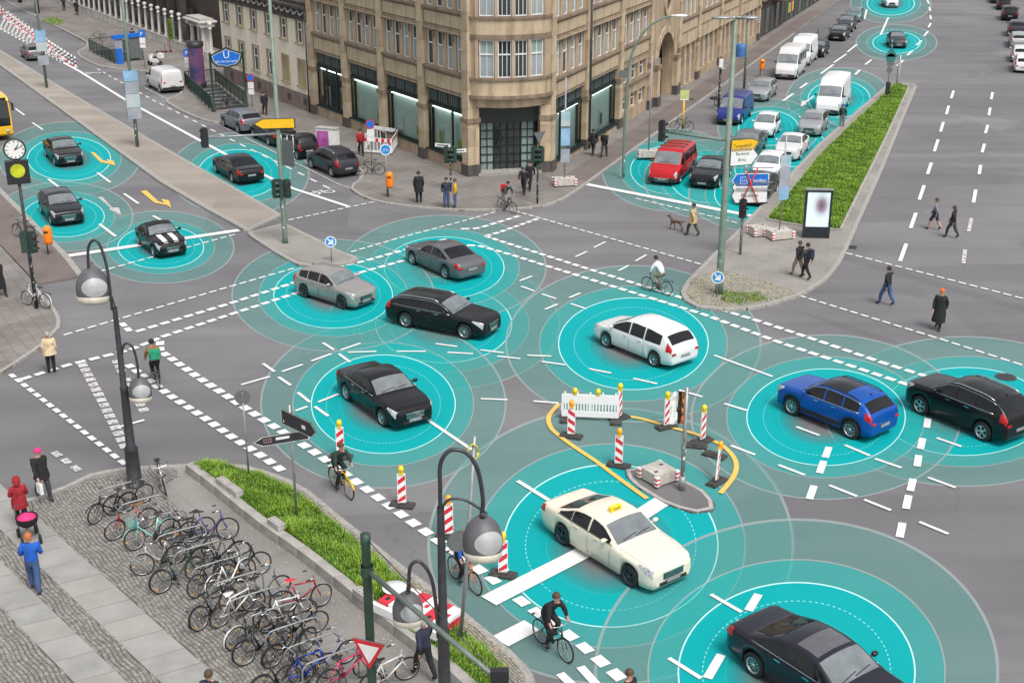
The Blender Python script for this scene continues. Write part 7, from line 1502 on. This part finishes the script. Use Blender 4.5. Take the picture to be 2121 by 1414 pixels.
def joints(pose, ph=.5, lean=0, turn=0, arm=None):
    J = dict(pelvis=(0, 0, .94), waist=(0.01, 0, 1.10), chest=(.02, 0, 1.30), neck=(.0, 0, 1.47), head=(.02, 0, 1.57), crown=(.01, 0, 1.70))
    s = math.sin(ph * 6.283)
    for sd_, k in ((1, 'L'), (-1, 'R')):
        J['sh' + k] = (.0, sd_ * .185, 1.40); J['hip' + k] = (0, sd_ * .09, .90); q = s * sd_
        if pose == 'walk':
            J['kn' + k] = (.17 * q + .05, sd_ * .095, .50 + .02 * abs(q)); J['an' + k] = (.28 * q - (.08 if q < 0 else 0), sd_ * .09, .09 + (.10 if q < 0 else 0)); J['to' + k] = (J['an' + k][0] + .17, sd_ * .11, .04 + (.02 if q < 0 else 0))
            J['el' + k] = (-.16 * q - .03, sd_ * .245, 1.13); J['wr' + k] = (-.22 * q + .08, sd_ * .235, .90); J['ha' + k] = (-.24 * q + .12, sd_ * .23, .80)
        elif pose == 'stand':
            J['kn' + k] = (.02, sd_ * .10, .50); J['an' + k] = (-.02, sd_ * .105, .09); J['to' + k] = (.15, sd_ * .13, .04); J['el' + k] = (-.04, sd_ * .25, 1.12); J['wr' + k] = (.08, sd_ * .24, .90); J['ha' + k] = (.12, sd_ * .235, .80)
        elif pose == 'carry':
            J['kn' + k] = (.12 * q + .04, sd_ * .10, .50); J['an' + k] = (.2 * q, sd_ * .10, .09); J['to' + k] = (.2 * q + .17, sd_ * .12, .04); J['el' + k] = (.02, sd_ * .26, 1.14); J['wr' + k] = (.24, sd_ * .2, 1.10); J['ha' + k] = (.34, sd_ * .19, 1.12)
        elif pose == 'ride':
            up = sd_ > 0; J['hip' + k] = (-.24, sd_ * .09, .97); J['kn' + k] = (.12, sd_ * .11, .86 if up else .70); J['an' + k] = (-.10, sd_ * .11, .55 if up else .24); J['to' + k] = (.06, sd_ * .12, .49 if up else .16)
            J['sh' + k] = (.06, sd_ * .185, 1.42); J['el' + k] = (.16, sd_ * .26, 1.18); J['wr' + k] = (.20, sd_ * .27, 1.05); J['ha' + k] = (.24, sd_ * .275, 1.01)
    if pose == 'ride': J.update(pelvis=(-.26, 0, 1.02), waist=(-.19, 0, 1.16), chest=(-.04, 0, 1.34), neck=(.08, 0, 1.50), head=(.13, 0, 1.59), crown=(.13, 0, 1.72))
    if lean:
        c, s_ = math.cos(R(lean)), math.sin(R(lean))
        for k in J:
            x, y, z = J[k]
            if z > .95 and not (k[:2] in ('hi', 'kn')): dz = z - .94; J[k] = (x * c + dz * s_, y, .94 + dz * c - x * s_)
    return {k: Vector(v) for k, v in J.items()}
BONES = [('pelvis', 'waist', 't'), ('waist', 'chest', 't'), ('chest', 'neck', 't'), ('neck', 'head', 's'), ('head', 'crown', 's')] + [(a + k, b + k, c) for k in 'LR' for a, b, c in (('sh', 'el', 't'), ('el', 'wr', 't'), ('wr', 'ha', 's'), ('hip', 'kn', 'l'), ('kn', 'an', 'l'), ('an', 'to', 'f'))] + [('chest', 'sh' + k, 't') for k in 'LR'] + [('pelvis', 'hip' + k, 'l') for k in 'LR']
RAD = dict(pelvis=.165, waist=.16, chest=.18, neck=.062, head=.085, crown=.08, sh=.088, el=.068, wr=.046, ha=.036, hip=.122, kn=.088, an=.062, to=.045)
def person(lab, loc, rz, top='black', legs='jeans', pose='walk', ph=.25, h=1.75, hair='hair_dark', coat=0, hat=None, lean=0, bag=None, backpack=None, longhair=False, shoes='shoe_dark', bulk=1.0, group=None, tilt=0, skirt=None, hood=None, bare=False):
    t = thing('person', lab, 'person', loc, rz, group); J = joints(pose, ph, lean); k = h / 1.75
    names = list(J); idx = {n_: i for i, n_ in enumerate(names)}
    me = bpy.data.meshes.new('skel'); me.from_pydata([J[n_] for n_ in names], [(idx[a], idx[b]) for a, b, _ in BONES], []); ob = bpy.data.objects.new('skel', me)
    ob.modifiers.new('skin', 'SKIN').use_smooth_shade = True; sv = me.skin_vertices[0].data
    for n_, i in idx.items():
        base = n_[:-1] if n_[-1] in 'LR' and n_[:-1] in RAD else n_; r = RAD[base] * (bulk if base in ('pelvis', 'waist', 'chest', 'sh', 'el') else 1); sv[i].radius = (r, r); sv[i].use_root = (n_ == 'pelvis')
    ss = ob.modifiers.new('sub', 'SUBSURF'); ss.levels = 1; ss.render_levels = 1
    me2 = eval_mesh(ob); bpy.data.meshes.remove(me)
    mb = MB(); mb.v = [tuple(v.co) for v in me2.vertices]; mi = {'t': 0, 's': 1, 'l': 2, 'f': 3}
    segs = [(J[a], J[b], c) for a, b, c in BONES]
    for p in me2.polygons:
        c = p.center; best = None
        for a, b, kk in segs:
            ab = b - a; q = max(0, min(1, (c - a).dot(ab) / max(1e-9, ab.length_squared))); d = (c - (a + ab * q)).length
            if best is None or d < best[0]: best = (d, kk, a, b)
        kk = best[1]
        if kk == 'l' and bare and c.z < .5: kk = 's'
        if kk == 't' and c.z < J['pelvis'].z - .02: kk = 'l'
        mb.f.append(list(p.vertices)); mb.m.append(mi[kk]); mb.sm.append(True)
    bpy.data.meshes.remove(me2)
    mb.smooth = True
    for sd_ in 'LR':      # fingers and thumb
        w_, hp = J['wr' + sd_], J['ha' + sd_]; d = (hp - w_).normalized(); side = d.cross(Vector((1, 0, 0.2))); side = side.normalized() if side.length > .1 else Vector((0, 1, 0)); mb.cur = 1
        for i, ln in enumerate((.07, .082, .078, .06)):
            o = hp + side * (.013 * (i - 1.5)); mb.tube([o - d * .01, o + d * ln * .55, o + d * ln * .9 + Vector((.025, 0, -.01))], [.0095, .0085, .007], 5)
        mb.tube([w_.lerp(hp, .5), w_.lerp(hp, .9) + side * .035 + Vector((.02, 0, 0)), hp + side * .035 + Vector((.035, 0, 0))], [.012, .010, .008], 5)
    hc = (J['head'] + J['crown']) / 2 + Vector((.0, 0, .015)); mb.cur = 1      # nose, ears, eyes, mouth
    mb.smooth = False; mb.add([hc + Vector(v) for v in ((.083, 0, .02), (.083, -.014, -.025), (.083, .014, -.025), (.112, 0, -.02))], [(0, 1, 3), (0, 3, 2), (1, 2, 3)])
    for y in (-1, 1): mb.add([hc + Vector(v) for v in ((-.01, y * .083, .03), (.015, y * .083, .01), (0, y * .083, -.03), (-.02, y * .098, .0))], [(0, 1, 3), (1, 2, 3), (0, 3, 2)])
    mb.cur = 4
    for y in (-.03, .03): mb.disc(hc + Vector((.0835, y, .015)), .010, 8, (1, 0, .0))
    mb.cur = 5; mb.box(hc + Vector((.078, 0, -.05)), (.012, .042, .010))
    me = mb.mesh('body', ['cloth_' + top, 'skin_light', 'cloth_' + legs, shoes, 'eye_dark', 'lip']); b = link('body', me, t); t.scale = (k, k, k)
    def cap(r0, m_, nm, zcut=-.02, dx=-.012, drop=0):
        mb = MB(); vs = []; n = 14; rows = 6
        for i in range(rows + 1):
            ph_ = R(90 - i * (92 / rows)); 
            for j in range(n):
                a = 6.2832 * j / n; rr_ = r0 * math.cos(ph_); x = rr_ * math.cos(a) * 1.08; y = rr_ * math.sin(a); z = r0 * math.sin(ph_)
                if i == rows: z -= (.05 + drop) * (1 - math.cos(a)) / 2
                vs.append(hc + Vector((x + dx, y, z + .015)))
        mb.smooth = True; mb.add(vs, [(i * n + j, i * n + (j + 1) % n, (i + 1) * n + (j + 1) % n, (i + 1) * n + j) for i in range(rows) for j in range(n)]); return mb.build(nm, m_, t)
    if hood: cap(.125, hood, 'hood', drop=.1)
    elif hat: cap(.115, hat, 'hat')
    else: cap(.106, hair, 'hair', drop=.12 if longhair else .0)
    if coat or skirt:
        mb = MB(); z1 = J['waist'].z + .12; x1 = J['waist'].x; L_ = coat or skirt; n = 16; vs = []; fwd = (J['knL'] + J['knR']) / 2
        for i in range(7):
            q = i / 6; z = z1 - L_ * q; rx = (.165 + .07 * q) * bulk; ry = (.195 + .06 * q) * bulk; cx_ = x1 + (fwd.x - x1) * q * .5
            for j in range(n): a = 6.2832 * j / n; f_ = 1 + .05 * math.sin(3 * a + i); vs.append((cx_ + rx * f_ * math.cos(a), ry * f_ * math.sin(a), z))
        mb.smooth = True; mb.add(vs, [(i * n + j, i * n + (j + 1) % n, (i + 1) * n + (j + 1) % n, (i + 1) * n + j) for i in range(6) for j in range(n)]); mb.build('coat_skirt', 'cloth_' + top, t)
    if backpack:
        c = J['chest'].lerp(J['waist'], .3) + Vector((-.22, 0, .02)); bmh = bmesh.new(); bmesh.ops.create_cube(bmh, size=1); bmesh.ops.scale(bmh, vec=(.2, .34, .45) if backpack != 'cloth_green' else (.36, .42, .38), verts=bmh.verts); bmesh.ops.bevel(bmh, geom=bmh.edges[:], offset=.05, segments=2, affect='EDGES'); m2 = bpy.data.meshes.new('pack'); bmh.to_mesh(m2); bmh.free(); m2.materials.append(MATS[backpack]); link('backpack', m2, t, c)
    if bag: 
        hp = J['haR']; MB().box((0, 0, -.22), (.3, .10, .34)).tube([(-.1, 0, -.05), (0, 0, .02), (.1, 0, -.05)], .008, 4).build('carrier_bag', bag, t, hp)
    return t
def ped(px, to, lab, z=.0, **k):
    b = zbase(px, z); d = zbase(to, z) - b; return person(lab, b, math.atan2(d.y, d.x), **k)
def rider(rear, front, lab, blab, col, z=0.0, bstyle='diamond', guards=None, basket=False, **k):
    f_, r_ = zbase(front, z), zbase(rear, z); m = (f_ + r_) / 2; rz = math.atan2(f_.y - r_.y, f_.x - r_.x); bicycle(blab, m, rz, col, style=bstyle, guards=guards, basket=basket); return person(lab, m, rz, pose='ride', **k)
ped((75, 1226), (92, 1150), 'person in a bright blue jumper and jeans walking away over the slabs', .14, top='blue', legs='jeans', pose='carry', ph=.2, h=1.86, hair='hair_red')
ped((48, 1092), (30, 1040), 'person in a dark red hood and black coat pushing a pram', .14, top='red', legs='black', pose='carry', hood='cloth_red', coat=.5, h=1.7)
ped((92, 1032), (150, 1080), 'person in a black coat and pink cap with white bag at the plaza kerb', .13, top='black', legs='charcoal', hat='cloth_pink', coat=.45, bag='white_paint', h=1.75)
ped((108, 772), (96, 700), 'person in a cream coat seen from behind on the dashed crossing', .0, top='cream', legs='black', pose='stand', coat=.4, hair='hair_grey', h=1.72, bulk=1.1)
ped((3, 612), (60, 640), 'person in a long black coat at the left edge', .12, top='black', legs='black', coat=.85, h=1.75)
rider((338, 820), (310, 768), 'cyclist in a brown jacket with a big green bag riding away', 'bicycle ridden by the cyclist with the green bag', 'grey', top='brown', legs='black', backpack='cloth_green', hat='cloth_black')
rider((688, 1003), (728, 1036), 'cyclist in dark green on the yellow bicycle', 'yellow bicycle ridden along the dashed bicycle lane', 'yellow', guards='bike_yellow', top='darkgreen', legs='black', hair='hair_brown', h=1.78)
rider((938, 1193), (988, 1232), 'cyclist in blue half hidden behind the big lantern', 'orange bicycle half hidden behind the thin grey pole', 'orange', top='blue', legs='black', hat='cloth_charcoal')
rider((1118, 1328), (1172, 1370), 'cyclist in a dark hooded jacket at the bottom of the bicycle lane', 'dark green bicycle at the bottom of the bicycle lane', 'green', top='black', legs='black', hair='hair_brown', lean=0, h=1.8)
rider((1378, 611), (1342, 602), 'cyclist in a pale jacket riding left by the cobbled island tip', 'grey bicycle ridden past the cobbled island tip', 'grey', bstyle='step', top='white', legs='beige', hair='hair_dark')
hb = G(1304, 1388, 1.72); person('person with brown hair at the bottom edge beside the dark saloon', (hb.x, hb.y, 0), R(-50), top='black', legs='black', hair='hair_brown', h=1.75)
ped((880, 1404), (850, 1380), 'person in a blue shirt and black trousers by the retaining wall', .14, top='navy', legs='black', hair='hair_grey', h=1.72)
hb = G(432, 1400, 1.7); person('person in a dark jacket whose head shows at the bottom edge', (hb.x, hb.y, .14), R(80), top='navy', legs='black', hair='hair_brown', h=1.72)
ped((1434, 489), (1400, 482), 'person in a tan coat walking a dog over the crossing', 0, top='tan', legs='olive', coat=.5, ph=.3, hat='cloth_charcoal', h=1.78)
ped((1652, 572), (1620, 560), 'person in dark jacket and beige trousers on the right median', .12, top='black', legs='beige', hair='hair_brown', ph=.2); ped((1668, 578), (1640, 570), 'person with rucksack walking close beside another on the right median', .12, top='charcoal', legs='black', backpack='cloth_navy', ph=.7, h=1.78)
ped((1834, 632), (1800, 622), 'person in a black jacket and blue jeans on the right crossing', 0, top='black', legs='jeans', ph=.3, h=1.82); ped((1942, 682), (1930, 700), 'person in a long black coat and orange cap on the right crossing', 0, top='black', legs='black', hat='cloth_orange', coat=.85, bulk=1.1, h=1.82, ph=.1)
ped((1934, 476), (1900, 470), 'person in a grey top and shorts crossing the right carriageway', 0, top='grey', legs='navy', bare=True, hair='hair_brown', ph=.2); ped((1970, 493), (1930, 485), 'person all in black crossing the right carriageway', 0, top='black', legs='charcoal', ph=.3, longhair=True, hair='hair_brown')
ped((868, 420), (860, 380), 'tall person in black standing on the corner pavement', .12, top='black', legs='black', coat=.6, pose='stand', h=1.85); ped((925, 430), (935, 470), 'person in a dark jacket and jeans beside the one in yellow', .12, top='navy', legs='jeans', pose='stand', h=1.74); ped((943, 430), (920, 430), 'person in a yellow jacket waiting at the kerb', .12, top='yellow', legs='jeans', pose='stand', h=1.66, hair='hair_brown')
rider((1036, 434), (1064, 443), 'cyclist with a red bag at the corner kerb', 'dark bicycle ridden off the corner kerb', 'black', top='charcoal', legs='grey', backpack='refl_red'); ped((1085, 402), (1070, 420), 'person in dark clothes bending forward at the corner', .12, top='charcoal', legs='black', lean=25); ped((1097, 394), (1080, 410), 'person in black in front of the building entrance', .12, top='black', legs='black')
ped((1228, 322), (1260, 300), 'person in black left of two walking by the right shop window', .12, top='black', legs='black', coat=.4); ped((1251, 326), (1280, 305), 'person in black right of two walking by the right shop window', .12, top='black', legs='charcoal', ph=.7)
ped((549, 238), (560, 260), 'person in black walking past the cream house', .12, top='black', legs='black', coat=.5); ped((748, 322), (760, 340), 'person in a red and black jacket beside the works fence', .12, top='red', legs='black')
ped((1743, 266), (1735, 275), 'person in a blue helmet and dark jacket by the grass bed', 0, top='darkgreen', legs='grey', hat='cloth_blue', pose='stand'); ped((133, 22), (150, 30), 'person in dark clothes far away on the left pavement', .12, top='charcoal', legs='black', pose='stand'); ped((160, 32), (170, 40), 'second dark figure far away beside the white column fence', .12, top='black', legs='black', coat=.6, pose='stand'); ped((277, 96), (285, 100), 'person in dark clothes behind the blue stair canopy', .12, top='black', legs='black')
# pram with a child in pink
p = zbase((62, 1118), .14); t = thing('pram', 'dark pram with a pink cover in front of the person in the red hood', 'pram', p, R(-60)); MB().lathe([(0, .5), (.2, .52), (.3, .62), (.32, .8)], 14).build('seat_shell', 'cloth_black', t); MB().lathe([(0, .62), (.26, .66), (.28, .78), (.1, .88), (0, .88)], 14).build('cover', 'cloth_pink', t)
for x in (-.35, .35):
    for y in (-.25, .25): MB().lathe([(.03, -.03), (.14, -.03), (.14, .03), (.03, .03)], 14, axis='y').build('wheel', 'black_rubber', t, (x, y, .14))
MB().tube([(.3, -.25, .15), (-.45, -.25, 1.0), (-.45, .25, 1.0), (.3, .25, .15)], .018, 6).build('handle', 'iron', t)
# dog: one continuous skinned body
mat('dog_fur', (.2, .12, .07), .9, var=.5, scale=9, col2=(.03, .022, .02))
b = zbase((1401, 477), 0); t = thing('dog', 'brown and black dog walking ahead of the person in the tan coat', 'dog', b, math.atan2(*(lambda d: (d.y, d.x))(zbase((1370, 470), 0) - b)))
DV = [((-.28, 0, .50), .085), ((0, 0, .47), .10), ((.26, 0, .50), .115), ((.40, 0, .62), .065), ((.50, 0, .72), .065), ((.64, 0, .69), .035), ((-.42, 0, .56), .025), ((-.60, 0, .62), .015)]; DE = [(0, 1), (1, 2), (2, 3), (3, 4), (4, 5), (0, 6), (6, 7)]
for sx, (hx, fwd) in enumerate(((-.28, -1), (.26, 1))):
    for y in (-.08, .08):
        st_ = .08 * (1 if y > 0 else -1) * fwd; r0 = 0 if hx < 0 else 2; k0 = len(DV); 
        if hx < 0: DV += [((hx + .05 + st_, y, .34), .045), ((hx - .10 + st_, y, .17), .026), ((hx - .05 + st_, y, .03), .024), ((hx + .0 + st_, y, .015), .022)]
        else: DV += [((hx + st_ * .5, y, .33), .04), ((hx + st_, y, .18), .026), ((hx - .02 + st_, y, .03), .024), ((hx + .03 + st_, y, .015), .022)]
        DE += [(r0, k0), (k0, k0 + 1), (k0 + 1, k0 + 2), (k0 + 2, k0 + 3)]
me = bpy.data.meshes.new('dogskel'); me.from_pydata([v for v, _ in DV], DE, []); ob = bpy.data.objects.new('dogskel', me); ob.modifiers.new('skin', 'SKIN').use_smooth_shade = True
for i, (_, r) in enumerate(DV): me.skin_vertices[0].data[i].radius = (r, r); me.skin_vertices[0].data[i].use_root = (i == 1)
ss = ob.modifiers.new('sub', 'SUBSURF'); ss.levels = 1; ss.render_levels = 1; m2 = eval_mesh(ob); m2.materials.clear(); m2.materials.append(MATS['dog_fur']); link('body', m2, t)
for y in (-.045, .045): MB().add([(.47, y, .78), (.50, y * 1.7, .77), (.45, y * 1.9, .68), (.43, y * 1.3, .72)], [(0, 1, 2, 3)]).build('ear', 'dog_fur', t)
# ================================================================ cyan scan rings on the carriageway
def ring_mat(name, col, a, fade=False):
    m = bpy.data.materials.new(name); m.use_nodes = True; MATS[name] = m; n = m.node_tree; o = n.nodes['Material Output']; b = n.nodes['Principled BSDF']; b.inputs['Base Color'].default_value = (*col, 1); b.inputs['Roughness'].default_value = .7; b.inputs['Specular IOR Level'].default_value = .1
    tr = n.nodes.new('ShaderNodeBsdfTransparent'); mx = n.nodes.new('ShaderNodeMixShader'); mx.inputs[0].default_value = a; n.links.new(tr.outputs[0], mx.inputs[1]); n.links.new(b.outputs[0], mx.inputs[2]); n.links.new(mx.outputs[0], o.inputs['Surface'])
    if fade:
        at = n.nodes.new('ShaderNodeAttribute'); at.attribute_name = 'rad'; no = n.nodes.new('ShaderNodeTexNoise'); no.inputs['Scale'].default_value = 1.2
        r = n.nodes.new('ShaderNodeValToRGB'); e = r.color_ramp.elements; e[0].position = .30; e[0].color = (.0, .0, .0, 1); e[1].position = .62; e[1].color = (a, a, a, 1); n.links.new(at.outputs['Fac'], r.inputs['Fac']); n.links.new(r.outputs['Color'], mx.inputs[0])
TEAL = (.0, .36, .375)
ring_mat('scan_core', TEAL, .84, True); ring_mat('scan_mid', (.03, .42, .40), .52); ring_mat('scan_outer', (.12, .38, .355), .30); ring_mat('scan_line', (.55, .80, .80), .85); ring_mat('scan_soft', (.36, .42, .42), .55); ring_mat('scan_dots', (.25, .70, .70), .8); ring_mat('scan_faint', (.05, .55, .55), .6)
RINGS = []
def scan(lab, cx_, cy_, rw, rh, k2=1.255, k3=1.70):
    lv = 0
    while any(l == lv and ((cx_ - a) / (rw * k3 + c)) ** 2 + ((cy_ - b) / (rh * k3 + d)) ** 2 < 1.1 for a, b, c, d, l in RINGS): lv += 1
    RINGS.append((cx_, cy_, rw * k3, rh * k3, lv)); z = .004 + .0036 * lv; c = G(cx_, cy_); t = thing('scan_rings', lab, 'scan rings', (c.x, c.y, 0), 0, 'cyan scan rings round the moving vehicles'); n = 192
    def ell(s): return [G(cx_ + rw * s * math.cos(6.2832 * k / n), cy_ + rh * s * math.sin(6.2832 * k / n)) - c for k in range(n)]
    def band(nm, s0, s1, m, dz=0, steps=1, dash=False):
        mb = MB(); rings = [ell(s0 + (s1 - s0) * q / steps) for q in range(steps + 1)]; vs = [(p.x, p.y, z + dz) for r in rings for p in r]
        mb.add(vs, [(q * n + k, q * n + (k + 1) % n, (q + 1) * n + (k + 1) % n, (q + 1) * n + k) for q in range(steps) for k in range(n) if not (dash and k % 2)]); o = mb.build(nm, m, t)
        if m == 'scan_core':
            at = o.data.attributes.new('rad', 'FLOAT', 'POINT'); at.data.foreach_set('value', [s0 + (s1 - s0) * q / steps for q in range(steps + 1) for k in range(n)])
        return o
    lw = max(.0062, .75 / rw)
    band('core_disc', .02, 1 - lw, 'scan_core', 0, 14); band('core_outline', 1 - lw, 1 + lw, 'scan_line'); band('dotted_ring', .79, .79 + lw * 1.5, 'scan_dots', .0016, 1, True)['kind'] = 'stuff'; band('faint_ring', .60, .60 + lw * .8, 'scan_faint', .0016)
    band('middle_band', 1 + lw, k2 - lw * 1.3, 'scan_mid'); band('middle_outline', k2 - lw * 1.3, k2 + lw * 1.3, 'scan_soft'); band('outer_band', k2 + lw * 1.3, k3 - lw * 2.2, 'scan_outer'); band('outer_outline', k3 - lw * 2.2, k3 + lw * 2.2, 'scan_soft')
for a in [('cyan rings on the road round the cream taxi', 1265, 1130, 222, 168), ('cyan rings round the dark saloon at the bottom edge', 1650, 1392, 245, 186), ('cyan rings round the white people carrier', 1312, 712, 155, 95), ('cyan rings round the bright blue crossover', 1711, 864, 164, 100), ('cyan rings round the black crossover at the right edge', 1998, 852, 171, 91), ('cyan rings round the black saloon beside the beacons', 794, 837, 149, 102),
          ('cyan rings round the black estate car in the middle', 919, 672, 141, 79), ('cyan rings round the metallic grey saloon', 920, 555, 124, 64), ('cyan rings round the beige silver hatchback', 690, 612, 123, 68), ('cyan rings round the black roadster with stripes', 333, 512, 89, 44), ('cyan rings round the black hatchback behind the orange bin', 132, 449, 84, 42), ('cyan rings round the black saloon behind the clock', 143, 329, 86, 45), ('cyan rings round the black saloon driving away by the median', 495, 360, 85, 50),
          ('cyan rings round the red van', 1390, 352, 84, 50), ('cyan rings round the black saloon beside the red van', 1470, 372, 80, 48), ('cyan rings round the dark car behind the crossed out signs', 1556, 402, 76, 45), ('cyan rings round the white hatchback in the queue', 1592, 350, 70, 42), ('cyan rings round the white saloon by the grass', 1645, 306, 68, 40), ('cyan rings round the tiny white city car', 1592, 266, 62, 36), ('cyan rings round the silver compact hatchback', 1690, 258, 64, 38), ('cyan rings round the tall white panel van', 1738, 205, 64, 38),
          ('cyan rings round the small dark car at the tip of the grass bed', 1857, 89, 49, 22), ('cyan rings round the white car at the very top', 1845, 8, 49, 24)]: scan(*a)
scene.cycles.transparent_max_bounces = 24
# litter, petals and dirt along the wall foot
mat('litter', (.42, .38, .3), .9, var=.3); mb = MB(); rr = random.Random(8)
for i in range(900):
    q = rr.random() ** .8; k = q * (len(wp) - 1); j = min(int(k), len(wp) - 2); p = wp[j].lerp(wp[j + 1], k - j); u = (wp[j + 1] - wp[j]).normalized(); n_ = Vector((u.y, -u.x, 0)); p = p + n_ * (rr.random() ** 2 * .9 + .05); s_ = rr.uniform(.008, .025); a = rr.random() * 6.28
    mb.add([(p.x + s_ * math.cos(a + b_), p.y + s_ * math.sin(a + b_), .127 + rr.random() * .01) for b_ in (0, 1.6, 3.1, 4.7)], [(0, 1, 2, 3)])
tag(mb.build('fallen_petals', 'litter'), 'pale fallen petals and litter along the foot of the granite wall', 'litter', kind='stuff')

if TMP: bpy.data.scenes.remove(TMP[0])
